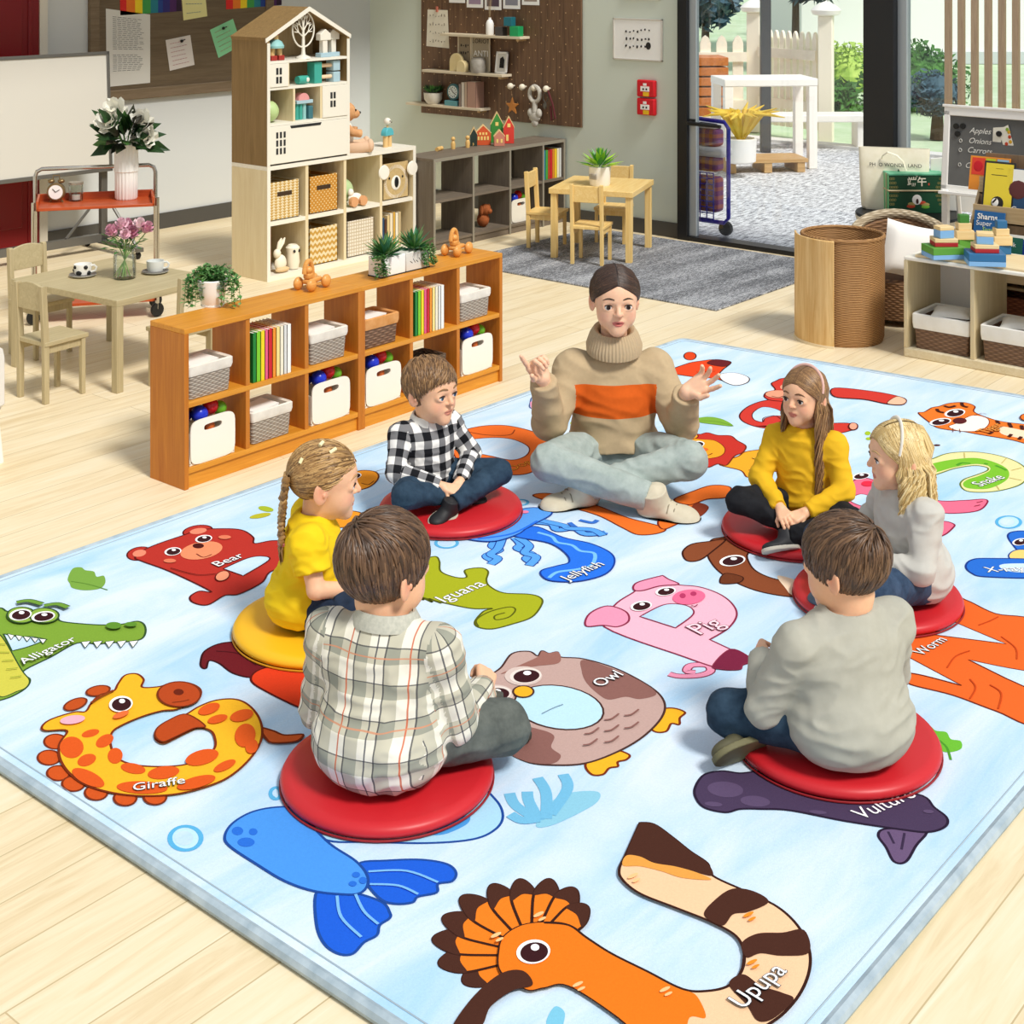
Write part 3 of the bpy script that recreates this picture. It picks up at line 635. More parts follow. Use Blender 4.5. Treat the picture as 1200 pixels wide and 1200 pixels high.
BALLC={'blue':m('#1f35c0',.25),'red':m('#c4171f',.25),'orange':m('#c8642a',.3),'green':m('#6fb52c',.25),'purple':m('#2e1f6e',.25)}
def ball(r,mt,label,loc,group): b=MB(); b.ball((0,0,0),r,20); return S(b,'ball',mt,label,'ball',loc,0,group,smooth=180)
BP=None
def filled(label,short,loc):
    global BP
    if BP is None: BP=bin_(label,loc,0)
    else: dup(BP,loc,0,label)
    x,y,z=loc
    for c,dx,dy,dz,r in(('blue',-.035,-.035,.190,.037),('red',.032,-.022,.206,.035),('orange',-.03,.03,.208,.033),('green',.084,-.02,.186,.03),('purple',-.083,.005,.186,.031),('orange',.005,-.04,.13,.03)):
        lb=f'{c} ball at the handle slot of the bin {short}' if (c=='orange' and dz<.15) else f'{c} ball on top of the bin {short}'
        ball(r,BALLC[c],lb,(x+dx,y+dy,z+dz),'coloured balls in the white bins')
for k,sh in((0,'in the nearest lower cell'),(2,'left of the shelf joint'),(3,'right of the shelf joint'),(5,'in the far lower end cell')):
    filled('white toy bin of balls '+sh+' of the cherry shelf',sh,(CELL(k)+.125,SY0+.092,ZB))
# books
PAGES=m('#f2efe6',.8); BC={}
def bookm(h):
    if h not in BC: BC[h]=m(h,.4,name='book_cover_'+h[1:])
    return BC[h]
def book(label,loc,rz,w,h,d,cover,group=None,cat='book',rotm=None):
    o=T('book',label,cat,loc,rz,group); t_=.0018
    b=MB(); b.box(0,t_,0,d,0,h); b.box(w-t_,w,0,d,0,h); b.box(0,w,0,t_,0,h); b.build('cover',cover,o)
    b=MB(); b.box(t_,w-t_,t_,d-.003,.003,h-.003); b.build('pages',PAGES,o); 
    if rotm: o.rotation_euler=rotm
    return o
CN={'#1e7d32':'dark green','#7cc62a':'bright green','#e8d21f':'yellow','#e05a82':'pink','#c8202a':'red','#e8902a':'orange','#efd98a':'pale yellow','#e9e2c8':'cream','#d8d8d4':'light grey','#f3f1ea':'white'}
for k,wh in((1,'left'),(4,'right')):
    x=CELL(k)+.003
    for i,c in enumerate(('#1e7d32','#7cc62a','#e8d21f','#e05a82','#c8202a','#e8902a','#efd98a','#e9e2c8','#d8d8d4','#f3f1ea')):
        w_=random.choice((.019,.021,.023)); book(f'{CN[c]} book in the {wh} row of coloured books',(x,SY0+.012,ZT),0,w_,.215,.165,bookm(c),'coloured books in the cherry shelf'); x+=w_+.0006
# trailing plant in white pot
GRN=[m('#4a7a3a',.5,col2='#86ad6c'),m('#2f5f28',.5,col2='#4d8a3c')]
def leaf(b,p,dirv,L_,W_,mi=0,up=(0,0,1)):
    d=Vector(dirv).normalized(); s_=d.cross(Vector(up)); s_=s_.normalized() if s_.length>1e-4 else d.orthogonal().normalized(); n_=s_.cross(d); p=Vector(p)
    b.add([p,p+d*L_*.45+s_*W_/2+n_*W_*.1,p+d*L_-n_*W_*.1,p+d*L_*.45-s_*W_/2+n_*W_*.1,p+d*L_*.5-n_*W_*.12],[(0,1,4),(1,2,4),(2,3,4),(3,0,4)],mi)
p=at(249,358,.665); o=T('trailing_plant','trailing green plant in a white pot on the near shelf end','plant',p)
b=MB(); b.lathe([(.0,0),(.042,0),(.05,.012),(.06,.07),(.066,.115),(.06,.118),(.055,.1),(0,.1)],28); b.lathe([(.0,.0),(.05,.0),(.052,.006),(0,.006)],24); b.build('pot',WHITE,o)
b=MB(); st=MB()
for i in range(46):
    a=random.uniform(-1.9,3.2) if i%5 else random.uniform(0,2*PI); R_=random.uniform(.05,.13); dr=random.uniform(-.02,.14)
    P=[Vector((0,0,.1)),Vector((math.cos(a)*R_*.5,math.sin(a)*R_*.5,.15+random.uniform(0,.03))),Vector((math.cos(a)*R_*.95,math.sin(a)*R_*.95,.12)),Vector((math.cos(a)*R_,math.sin(a)*R_,.11-dr*.5)),Vector((math.cos(a)*R_*1.03,math.sin(a)*R_*1.03,max(.008,.11-dr)))]
    st.tube(P,.0012,4)
    for s_ in range(22):
        t_=s_/22*3.999; i0=int(t_); f=t_-i0; q=P[i0].lerp(P[i0+1],f); leaf(b,q,(random.uniform(-1,1),random.uniform(-1,1),random.uniform(-.4,.6)),.024,.017,random.choice((0,0,1)))
b.build('foliage',GRN,o,smooth=0); st.build('stem',GRN[1],o)
# planter box with two cubes
p=at(468,318,.665); o=T('planter_box','white two-part planter with succulents in the middle of the cherry shelf','plant',(p.x,p.y,.665),0); SIL=m('#c9c6be',.35,.3)
for x,mt in((-.085,WHITE),(.085,m('#d9d6cd',.5))): b=MB(); b.box(x-.083,x+.083,-.045,.045,.0,.095); b.build('pot',mt,o,.004)
b=MB(); b.box(-.17,.17,-.046,.046,.0,.006); b.build('tray',DARK,o)
b=MB()
for i in range(5): b.tube([(.03+.02*i,-.0455,.05+.01*(i%2)),(.045+.02*i,-.0455,.04)],.0015,4)
b.build('lettering',DARK,o)
b=MB()
for cx in(-.1,.1):
    for i in range(90):
        a=random.uniform(0,2*PI); e=random.uniform(.0,1.3); d=Vector((math.cos(a)*math.cos(e),math.sin(a)*math.cos(e)*.8,math.sin(e))); leaf(b,Vector((cx,0,.09))+d*.01,d,random.uniform(.07,.13),.022,random.choice((0,1,2)))
for i in range(34):
    x=random.choice((-.17,.165))+random.uniform(-.06,.03); P=[Vector((x*.8,-.01,.1)),Vector((x,-.05,.105)),Vector((x,-.058,.05)),Vector((x+.01,-.06,.012))]
    for s_ in range(16): t_=s_/16*2.99; i0=int(t_); leaf(b,P[i0].lerp(P[i0+1],t_-i0),(random.uniform(-1,1),random.uniform(-1,.2),random.uniform(-.4,.6)),.02,.013,random.choice((0,1)))
b.build('foliage',GRN+[m('#4f8f6a',.5,col2='#2c6b4a')],o,smooth=0)
# wooden toy cars
HON=wood('honey_maple','#d08a3c','#e6ab5f','x',.35)
def toycar(label,loc,rz):
    o=T('wooden_toy_car',label,'toy',loc,rz,'wooden toy cars on the cherry shelf')
    b=MB(); b.box(-.055,.055,-.02,.02,.028,.05); b.box(-.05,-.01,-.018,.018,.05,.078); b.build('body',HON,o,.009,seg=3)
    b=MB(); b.tube([(-.03+.03*math.cos(a),0,.078+.055*math.sin(a)) for a in [PI*i/12 for i in range(13)]][::1],.011,10); b.tube([(.0,0,.078),(.0,0,.05)],.011,8); b.build('arch',HON,o)
    b=MB(); b.ball((-.03,0,.09),.02,14); b.build('driver_head',HON,o)
    for x in(-.055,.055):
        for y in(-.038,.038): b=MB(); b.ball((x,y,.03),(.03,.019,.03),18); b.build('wheel',HON,o,smooth=180)
p=at(366,338,.665); toycar('wooden toy car between white pot and planter box',(p.x,p.y,.665),rad(10))
p=at(540,297,.665); toycar('wooden toy car at the far end of the cherry shelf',(p.x-.03,p.y,.665),rad(10))
# ---- things in the cream cube shelf
def pat(name,kind):
    t=NT(name); c=t.N('ShaderNodeTexCoord'); sp=t.N('ShaderNodeSeparateXYZ'); t.t.links.new(c.outputs['Object'],sp.inputs[0]); X,Z=sp.outputs[0],sp.outputs[2]
    if kind=='tri': f=t.math('GREATER_THAN',t.math('ADD',t.math('PINGPONG',t.math('MULTIPLY',X,1),.019),0),t.math('MODULO',Z,.019)); cs=('#c9a04e','#efe2bf')
    elif kind=='zig': f=t.math('GREATER_THAN',t.math('MODULO',t.math('ADD',Z,t.math('PINGPONG',X,.02)),.045),.022); cs=('#c99a3e','#ecdcb4')
    elif kind=='dot':
        f=t.math('GREATER_THAN',t.math('MULTIPLY',t.math('SINE',t.math('MULTIPLY',X,190)),t.math('SINE',t.math('MULTIPLY',Z,190))),.62); cs=('#c98a2c','#f0dca6')
    else: f=t.math('MAXIMUM',t.math('GREATER_THAN',t.math('SINE',t.math('MULTIPLY',X,260)),.6),t.math('GREATER_THAN',t.math('SINE',t.math('MULTIPLY',Z,260)),.6)); cs=('#efe9dc','#c9bba0')
    n=t.noise(t.coord((60,60,60)),1,3); t.col(t.mix(t.math('MULTIPLY',n,.35),t.mix(f,*cs),'#8a6a32')); t.bump(n,.4,.003); return t.fin(.75)
def fbox(label,x,z,mt,h=.26,slot=True,w=.27):
    o=T('storage_basket',label,'basket',(x,cy0+.17,z),rad(0),'fabric baskets in the cream shelf'); d=.28
    b=MB(); b.box(-w/2,w/2,-d/2,d/2,0,.008); 
    for a in((-w/2,-w/2+.008,-d/2,d/2),(w/2-.008,w/2,-d/2,d/2),(-w/2,w/2,-d/2,-d/2+.008),(-w/2,w/2,d/2-.008,d/2)): b.box(*a,0,h)
    b.build('fabric_body',mt,o,.002)
    if slot: b=MB(); b.box(-.065,.065,-d/2-.002,-d/2+.0005,h*.62,h*.62+.03); b.build('handle_slot',m('#3d2a18',.8),o)
    return o
CXC=lambda k:cx0+.3625*(k+.5); Z1,Z0=.40,.036
fbox('fabric basket with pale triangle pattern in upper left cell',CXC(0),Z1,pat('triangle_weave','tri')); fbox('orange dotted fabric basket in the second upper cell',CXC(1),Z1,pat('dotted_weave','dot'))
fbox('gold zigzag fabric basket in the second lower cell',CXC(1),Z0,pat('zigzag_weave','zig'),slot=False); fbox('white grid pattern basket in the third lower cell',CXC(2),Z0,pat('grid_weave','grid'),slot=False)
o=fbox('tan koala face basket with round white ears',CXC(3),Z1,m('#b89c68',.8,col2='#cdb380',sc=(50,50,50)),.27,False); FEL=m('#efe9dc',.85)
for s_ in(-1,1): b=MB(); b.lathe([(0,-.01),(.05,-.008),(.055,0),(.05,.008),(0,.01)],20,T=rot(PI/2,0,0,(s_*.15,-.165,.215))); b.build('ear',FEL,o)
b=MB(); b.ball((0,-.142,.12),(.05,.006,.055),20); b.build('muzzle',FEL,o); b=MB(); b.ball((0,-.148,.125),(.022,.008,.04),16); b.build('nose',BLACK,o)
for s_ in(-1,1): b=MB(); b.ball((s_*.07,-.142,.16),(.008,.005,.01),10); b.build('eye',BLACK,o)
b=MB()
for i in range(60):
    a=2*PI*i/60; b.tube([(math.cos(a)*.125,-.1415,.13+math.sin(a)*.125),(math.cos(a)*.10,-.1415,.13+math.sin(a)*.10)],.002,4)
b.build('fringe',FEL,o)
def bookrow(names,x,y,z,hs,group,suffix,d=.16,rz=0,dirx=(1,0)):
    for c,n_,h,w_ in names:
        book(f'{n_} {suffix}',(x,y,z),rz,w_,h*hs,d,bookm(c),group); x+=dirx[0]*(w_+.001); y+=dirx[1]*(w_+.001)
bookrow([('#2d4a6a','slate blue book',1,.03),('#5a3a2a','brown book',.95,.025),('#d9c08a','tan book',1.05,.03),('#e9dcc0','cream book',1.1,.032),('#d8a84a','ochre book',1.12,.024),('#efe6cf','ivory book',1.08,.03),('#c8b48a','sand book',1.1,.028)],CXC(3)-.14,cy0+.04,Z0,.235,'books in the cream shelf','in the lower right cell of the cream shelf')
GB=m('#a9c48a',.5,col2='#b9cf9c'); b=MB(); b.ball((0,0,0),.095,28); S(b,'ball',GB,'large pale green ball in the third upper cell of the cream shelf','ball',(CXC(2)-.07,cy0+.17,Z1+.10),smooth=180)
o=T('rolling_toy','cream rolling toy with wooden wheels before the green ball','toy',(CXC(2)-.05,cy0+.04,Z1)); b=MB(); b.ball((0,0,.06),(.065,.03,.035),18); b.ball((-.04,0,.1),(.025,.02,.03),14); b.build('body',FEL,o)
for x in(-.04,.05): b=MB(); b.lathe([(0,-.016),(.035,-.016),(.037,0),(.035,.016),(0,.016)],20,T=rot(PI/2,0,0,(x,-.03,.037))); b.build('wheel',m('#d9a070',.4),o)
FIG=m('#ede4cf',.6)
o=T('rabbit_figurine','white wooden rabbit figurine in the lower left cell of cream shelf','figurine',(CXC(0)-.02,cy0+.05,Z0)); b=MB(); b.ball((0,0,.06),(.05,.03,.06),16); b.ball((-.03,0,.13),(.03,.025,.032),14); b.build('body',FIG,o)
for x in(-.02,.01): b=MB(); b.tube([(-.02+x*.3,0,.15),(x+.01,0,.2),(x+.03,0,.23)],[.01,.014,.005],8); b.build('ear',FIG,o)
b=MB(); b.ball((0,-.02,.02),(.06,.03,.02),14); b.build('base',m('#d9b98a',.5),o)
o=T('owl_figurine','pale owl figurine beside the white rabbit','figurine',(CXC(0)+.10,cy0+.06,Z0)); b=MB(); b.lathe([(0,0),(.04,.005),(.05,.05),(.045,.11),(.05,.15),(.03,.17),(.0,.16)],20); b.build('body',FIG,o)
for s_ in(-1,1): b=MB(); b.ball((s_*.02,-.042,.13),(.012,.006,.012),10); b.build('eye',DARK,o)
book('brown leaf-patterned picture board behind the rabbit figurine',(CXC(0)-.15,cy0+.2,Z0),rad(-8),.16,.28,.02,m('#7a4424',.6,col2='#b06a34',sc=(30,3,30)),None,'picture')
# ---- toys in the house cabinet
A=lambda x,z,y=.05:(cx0+x,cy0+y,.78+z)
RD=m('#a3322a',.5);TE=m('#3fa393',.45);TEL=m('#8fc3c0',.5);WDN=m('#e0bb7e',.5);LBL=m('#a8c4cf',.45);PNK=m('#e09a9a',.5)
o=T('nutcracker_toy','wooden block soldier toy with red hat in the house gable','toy',A(.115,.713))
for nm,bx in(('boot',(-.06,-.005,0,.035)),('boot',(.01,.06,0,.035))): b=MB(); b.box(bx[0],bx[1],-.03,.03,bx[2],bx[3]); b.build(nm,RD,o,.004)
for x in(-.03,.035): b=MB(); b.cyl((x,0,.035),.02,.05,16); b.build('leg',WDN,o)
b=MB(); b.lathe([(0,.085),(.06,.085),(.062,.1),(.045,.13),(.02,.145),(0,.145)],20); b.build('coat',TEL,o,); b=MB(); b.cyl((0,0,.145),.022,.03); b.build('head',WDN,o); b=MB(); b.cyl((0,0,.175),.026,.04); b.build('hat',RD,o)
o=T('tree_ornament','white round tree of life ornament standing in the gable','ornament',A(.37,.713)); b=MB(); b.tube([(.1*math.cos(a),0,.205+.125*math.sin(a)) for a in [2*PI*i/40 for i in range(40)]],.006,8,closed=True); b.build('ring',FACE,o)
b=MB(); b.tube([(0,0,0),(0,0,.05),(0,0,.17),(0,0,.27)],[.022,.013,.01,.004],10)
def br(p,a,L_,r,dep):
    q=(p[0]+math.sin(a)*L_,0,p[2]+math.cos(a)*L_)
    if (q[0]/.1)**2+((q[2]-.205)/.125)**2>1: return
    b.tube([p,q],[r,r*.7],6)
    if dep: 
        for da in(-.55,.1,.6): br(q,a+da,L_*.75,r*.7,dep-1)
for z,a in((.15,.9),(.15,-.9),(.19,.6),(.19,-.6),(.22,.2),(.22,-.25)): br((0,0,z),a,.055,.006,2)
b.build('branches',FACE,o); b=MB(); b.lathe([(0,0),(.055,0),(.05,.012),(.02,.025),(0,.025)],20); b.build('base',FACE,o)
for k,x in enumerate((.56,.67)):
    o=T('tower_toy','white wooden tower toy '+('beside the tree ornament' if k==0 else 'at the right end of the gable'),'toy',A(x,.713,.05+.03*k))
    b=MB(); b.box(-.05,.05,-.03,.03,0,.03); b.build('base',LBL,o,.003); b=MB(); b.box(-.022,.022,-.02,.02,.03,.12); b.build('column',FACE,o,.002)
    b=MB(); b.prism([(-.05,.12),(.05,.12),(.05,.165),(.0,.2),(-.05,.165)],-.025,.025,'y'); b.build('cap',FACE,o,.003)
o=T('mouse_block','teal wooden cylinder block with a round eye lying on the shelf','toy',A(.36,.565)); b=MB(); b.lathe([(0,-.045),(.028,-.045),(.03,0),(.028,.045),(0,.045)],20,T=rot(0,PI/2,0)); b.build('body',TE,o); b=MB(); b.ball((.03,-.026,.0),(.016,.006,.016),14); b.build('eye',FACE,o)
o=T('block_cart','teal and blue block cart with wooden dowels in the cabinet','toy',A(.55,.533,.06)); b=MB(); b.box(-.1,-.03,-.04,.04,0,.15); b.build('end_block',TE,o,.004)
for z in(.03,.11): b=MB(); b.cyl((0,0,0),.014,.12,12,T=rot(0,PI/2,0,(-.03,-.01,z+.01))); b.build('dowel',m('#eccda8',.5),o)
for z in(0,.08): b=MB(); b.box(.08,.145,-.04,.04,z,z+.072); b.build('end_block',LBL,o,.004)
b=MB(); b.ball((0,0,0),.075,24); S(b,'ball',m('#b7cf8f',.45),'pale green ball in the left open cell of the house cabinet','ball',A(.085,.365,.09),smooth=180)
o=T('block_castle','small castle of teal columns and pink arch in house cabinet','toy',A(.36,.289,.06)); 
for x in(-.045,-.01,.025): b=MB(); b.cyl((x,0,0),.016,.11,14); b.build('column',TE if x<.0 else TEL,o)
b=MB(); b.box(.045,.085,-.03,.03,0,.09); b.build('block',m('#3c6f78',.5),o,.003); b=MB(); b.box(-.065,.085,-.03,.03,.11,.135); b.build('beam',LBL,o,.003)
b=MB(); b.prism([(-.05+.1*0,.135)]+[(.0+.05*math.cos(PI-PI*i/10),.135+.05*math.sin(PI*i/10)) for i in range(11)],-.03,.03,'y'); b.build('arch',PNK,o)
# ---- bear and bird on the cream shelf
BEAR=cloth('tan_plush','#c98f5f','#dba877',300,.5,30); BW=cloth('ivory_plush','#eee6d8','#f6f0e4',300,.4,30)
o=T('teddy_bear','tan teddy bear in an ivory shirt sitting beside the house cabinet','toy',(7.33,cy0+.17,.78),rad(-35))
b=MB(); b.ball((0,0,.12),(.075,.085,.12),22); b.build('shirt',BW,o,smooth=180); b=MB(); b.ball((.015,0,.29),(.075,.075,.075),22); b.ball((.075,0,.275),(.045,.04,.035),16); b.build('head',BEAR,o,smooth=180)
for s_ in(-1,1):
    b=MB(); b.ball((-.01,s_*.06,.355),(.018,.03,.032),14); b.build('ear',BEAR,o,smooth=180); b=MB(); b.tube([(.03,s_*.06,.035),(.12,s_*.08,.035),(.17,s_*.085,.045)],[.045,.04,.042],14); b.ball((.18,s_*.085,.05),(.03,.042,.05),14); b.build('leg',m('#dcb898',.8),o,smooth=60)
    b=MB(); b.tube([(.0,s_*.07,.19),(.05,s_*.11,.15),(.11,s_*.09,.14)],[.035,.03,.03],12); b.build('arm',BEAR,o,smooth=60); b=MB(); b.ball((.083,s_*.032,.305),.008,8); b.build('eye',BLACK,o)
b=MB(); b.ball((.118,0,.283),(.01,.014,.01),10); b.build('nose',DARK,o)
o=T('bird_figurine','wooden bird figurine with teal body at the cream shelf end','figurine',(7.73,cy0+.12,.78),rad(10))
for x in(-.024,.024): b=MB(); b.cyl((x,0,0),.02,.085,16); b.build('leg',WDN,o)
b=MB(); b.prism([(-.05,.085),(.05,.085)]+[(.05*math.cos(PI*i/12),.1+.045*math.sin(PI*i/12)) for i in range(13)],-.025,.025,'y'); b.build('body',m('#58b5c0',.45),o,.004)
b=MB(); b.cyl((0,0,.14),.008,.03,10); b.build('neck',WDN,o); b=MB(); b.ball((0,0,.19),.028,18); b.build('head',FACE,o,smooth=180); b=MB(); b.tube([(.02,-.01,.185),(.045,-.012,.18)],[.007,.002],8); b.build('beak',DARK,o); b=MB(); b.ball((-.004,-.027,.195),.005,8); b.build('eye',BLACK,o)
# ---- things on and in the grey divider
PEG=m('#d9b06a',.5)
def peg(label,px,py,lying=0):
    p=at(px,py,.69); p=ony(px,py,gy1-.05) if p.y>gy1-.04 else p; o=T('peg_doll',label,'toy',(p.x,p.y,.69+(.016 if lying else 0)),0); Tm=rot(0,PI/2,.3) if lying else None
    b=MB(); b.lathe([(0,0),(.016,0),(.019,.04),(.012,.062),(.008,.066)],16,T=Tm); b.build('body',PEG,o); b=MB(); b.ball((0,0,.08) ,.018,14,0,Tm); b.build('head',PEG,o)
peg('wooden peg doll lying on the divider shelf, left one',512,169,1); peg('wooden peg doll standing left on the divider shelf',531,168); peg('wooden peg doll standing in front of the dark toy house',548,173); peg('wooden peg doll lying in front of the orange toy house',553,171,1)
def toyhouse(label,px,py,w,h,col,win):
    p=at(px,py,.69); p=ony(px,py,gy1-.05) if p.y>gy1-.04 else p; o=T('toy_house',label,'toy',(p.x,p.y,.691),rad(-42)); d=.035
    b=MB(); b.prism([(-w/2,0),(w/2,0),(w/2,h*.62),(0,h),(-w/2,h*.62)],-d/2,d/2,'y'); b.build('body',m(col,.5),o,.002)
    b=MB(); b.prism([(-w/2-.004,h*.61),(0,h+.005),(w/2+.004,h*.61),(w/2+.003,h*.57),(0,h-.008),(-w/2-.003,h*.57)],-d/2-.001,d/2+.001,'y'); b.build('roof_edge',m('#e8c88f',.6),o)
    for (x,z,ww,hh) in win: b=MB(); b.box(x*w-ww/2,x*w+ww/2,-d/2-.002,-d/2,z*h,z*h+hh); b.build('window',m('#f0d27a',.5),o)
toyhouse('dark green toy house half hidden behind the orange one',555,166,.055,.15,'#27352c',[])
toyhouse('broad orange toy house with many windows',566,170,.125,.165,'#d0562a',[(-.3,.25,.015,.03),(-.1,.25,.015,.03),(.1,.25,.015,.03),(.3,.25,.015,.03),(-.2,.5,.015,.02),(.2,.5,.015,.02),(0,.5,.015,.02)])
toyhouse('tall green toy house behind the others',582,161,.1,.25,'#3c8a3a',[(0,.55,.025,.03)])
toyhouse('small dusty pink toy house in front',585,171,.085,.13,'#c8806a',[(-.2,.2,.015,.03),(.2,.2,.015,.03)])
toyhouse('tall red toy house at the right of the row',596,168,.085,.22,'#d43b2e',[(0,.6,.025,.03),(-.15,.1,.02,.05)])
bookrow([('#2a7f9a','teal book',1,.03),('#4aa03c','green book',1,.03),('#b9452a','rust book',.97,.026),('#c8202a','red book',1,.03),('#d8862a','orange book',1,.03),('#e9c52a','yellow book',1,.03),('#e9e2c8','cream book',1,.028),('#cfcfca','grey book',1,.03)],gx0+1.335,gy0+.02,.376,.24,'books in the divider shelf','in the upper right cell of the grey divider',.2)
filled('white toy bin of balls in the grey divider shelf','in the grey divider',(gx0+1.07,gy0+.12,.071))
o=T('plush_dog','small brown plush dog in a lower cell of the divider','toy',(gx0+.70,gy0+.12,.071)); BRN=cloth('brown_plush','#8a4a26','#a85f36',300,.5,30)
b=MB(); b.ball((0,0,.06),(.05,.05,.06),16); b.build('body',BRN,o,smooth=180); b=MB(); b.ball((.0,-.02,.14),.045,16); b.ball((.01,-.06,.13),.022,12); b.build('head',BRN,o,smooth=180)
for s_ in(-1,1): b=MB(); b.ball((s_*.045,-.02,.14),(.014,.02,.04),12); b.build('ear',BRN,o,smooth=180)
# ---- pegboard wall
t=NT('walnut_pegboard'); v=t.coord((22,22,1.2)); g=t.noise(v,1.6,5,.6,1); c=t.N('ShaderNodeTexCoord'); sp=t.N('ShaderNodeSeparateXYZ'); t.t.links.new(c.outputs['Object'],sp.inputs[0])
hol=t.math('GREATER_THAN',t.math('MULTIPLY',t.math('SINE',t.math('MULTIPLY',sp.outputs[1],PI/.065)),t.math('SINE',t.math('MULTIPLY',sp.outputs[2],PI/.065))),.97)
t.col(t.mix(hol,t.ramp(g,[(.3,'#523b29'),(.7,'#7d5d42')]),'#d0ac7c')); PGM=t.fin(.55)
o=T('pegboard','tall walnut pegboard panel mounted on the sage wall','board',(9.547,7.25,.795)); b=MB(); b.box(-.018,0,0,1.82,0,1.25); b.build('panel',PGM,o,.002)
SHM=m('#d9cbb0',.5)
def wshelf(label,y0,y1,z): 
    o=T('wall_shelf',label,'shelf',(9.532,y0,z-.022)); b=MB(); b.box(-.13,0,0,y1-y0,0,.022); b.build('board',SHM,o,.002); b=MB(); b.box(-.11,-.01,.03,.06,-.018,0); b.build('bracket',m('#c9a878',.5),o)
wshelf('top narrow shelf on the pegboard with vase and cubes',7.80,8.72,1.53); wshelf('middle narrow shelf on the pegboard with frames',8.0,8.94,1.20); wshelf('lowest narrow shelf on the pegboard with clock',8.24,9.14,.895)
XS=9.47
def ys(px,py,X=XS): return onx(px,py,X).y
o=T('bottle_vase','slim white bottle with dried stems on the top shelf','vase',(XS,ys(574,38),1.53)); b=MB(); b.lathe([(0,0),(.03,0),(.034,.01),(.034,.1),(.024,.125),(.012,.135),(.012,.15),(.0,.145)],20); b.build('bottle',WHITE,o); b=MB()
for i in range(7): b.tube([(0,0,.14),(random.uniform(-.01,.01),random.uniform(-.03,.03),.35)],.0015,4)
b.build('stem',m('#a08a68',.8),o)
for lb,px,sz,col,dz in(('dark grey cube on the top shelf',589,.075,'#4a4542',0),('bright green cube at the right of the top shelf',607,.085,'#1f9a5a',0),('teal cube stacked on the two lower cubes',599,.075,'#1f6a78',.086)):
    b=MB(); b.box(-sz/2,sz/2,-sz/2,sz/2,0,sz); S(b,'cube_box',m(col,.5),lb,'box',(XS-.02,ys(px,38),1.53+dz),rad(8),bev=.002)
def picfr(name,label,px,z,w,h,fm,art,X=9.50,lean=.0,mw=.012,cat='picture'):
    o=T(name,label,cat,(X,ys(px,60,X),z)); o.rotation_euler=(0,lean,0); b=MB()
    for a in((-.01,.004,-w/2,w/2,0,mw),(-.01,.004,-w/2,w/2,h-mw,h),(-.01,.004,-w/2,-w/2+mw,0,h),(-.01,.004,w/2-mw,w/2,0,h)): b.box(*a)
    b.build('frame',fm,o,.002); b=MB(); b.box(-.004,.002,-w/2+mw,w/2-mw,mw,h-mw); s_=b.build('sheet',art[0],o)
    if len(art)>1: art[1](o,w,h)
    return o
INK=m('#26221f',.8)
def strokes(o,w,h,x=-.0055,rows=3,n=9,zz=(.3,.7),yy=.34,mt=INK,r=.0035,name='writing'):
    b=MB()
    for i in range(rows):
        z=h*(zz[1]-(zz[1]-zz[0])*i/max(1,rows-1))
        for k in range(n):
            y=w*yy*(1-2*(k+.5)/n); P=[(x,y+random.uniform(-.3,.3)*w*yy/n,z+random.uniform(-1,1)*h*.045) for _ in range(3)]; b.tube(P,r,4)
    b.build(name,mt,o)
picfr('framed_poster','cream poster frame at the left of the middle shelf',545,1.20,.16,.32,SHM,(m('#9a8a72',.8),lambda o,w,h:strokes(o,w,h,n=4,r=.006)))
def lor(o,w,h): b=MB(); text(b,'LORIOT',(-.0055,0,h*.84),(0,-1,0),(0,0,1),.055,0,.0); text(b,'ANTI',(-.0055,0,h*.5),(0,-1,0),(0,0,1),.075,1); b.build('lettering',[INK,WHITE],o)
picfr('framed_poster','grey poster with capital lettering on the middle shelf',564,1.20,.21,.32,m('#c9bda4',.6),(m('#a89a82',.8),lor))
o=T('arch_blocks','pale wooden nested arch toy on the middle shelf','toy',(9.455,ys(540,79),1.20),rad(-90))
for r_ in((.075,.16),(.05,.10)):
    b=MB(); x=-.02 if r_[0]>.06 else .055; b.prism([(x-r_[0],0),(x+r_[0],0)]+[(x+r_[0]*math.cos(PI*i/10),r_[1]-r_[0]+r_[0]*math.sin(PI*i/10)) for i in range(11)],-.03 if r_[0]>.06 else -.05,.0,'y'); b.build('arch_piece',m('#d9c38a',.55,col2='#e6d5a6'),o,.004)
b=MB(); b.lathe([(0,0),(.06,0),(.068,.03),(.066,.1),(.055,.12),(.058,.13),(.05,.13),(.048,.02),(0,.02)],22); S(b,'stone_jar',m('#8d877c',.8,col2='#a9a39a',sc=(20,20,20)),'grey stoneware jar in front of the lettered poster','jar',(9.44,ys(563,80),1.20))
def phot(o,w,h): b=MB(); b.prism([(-.03,.05),(.02,.05),(.02,.13),(-.01,.15),(-.03,.12)],-.006,-.0055,'x'); b.build('photo_motif',INK,o)
picfr('photo_frame','small white photo frame at the right of the middle shelf',587,1.20,.13,.19,WHITE,(m('#d8d5cc',.7),phot),9.475,rad(8),.018)
o=T('bowl_plant','white bowl with dark green plant on the lowest shelf','plant',(9.455,ys(509,112),.895)); b=MB(); b.lathe([(0,0),(.05,0),(.08,.04),(.085,.1),(.078,.1),(.07,.05),(0,.05)],24); b.build('bowl',m('#d9d2c4',.6),o); b=MB()
for i in range(90): a=random.uniform(0,2*PI); leaf(b,(math.cos(a)*.04,math.sin(a)*.04,.1),(math.cos(a),math.sin(a),random.uniform(.3,2)),random.uniform(.06,.1),.025,random.choice((0,1)))
b.build('foliage',[GRN[1],m('#24402a',.6)],o,smooth=0)
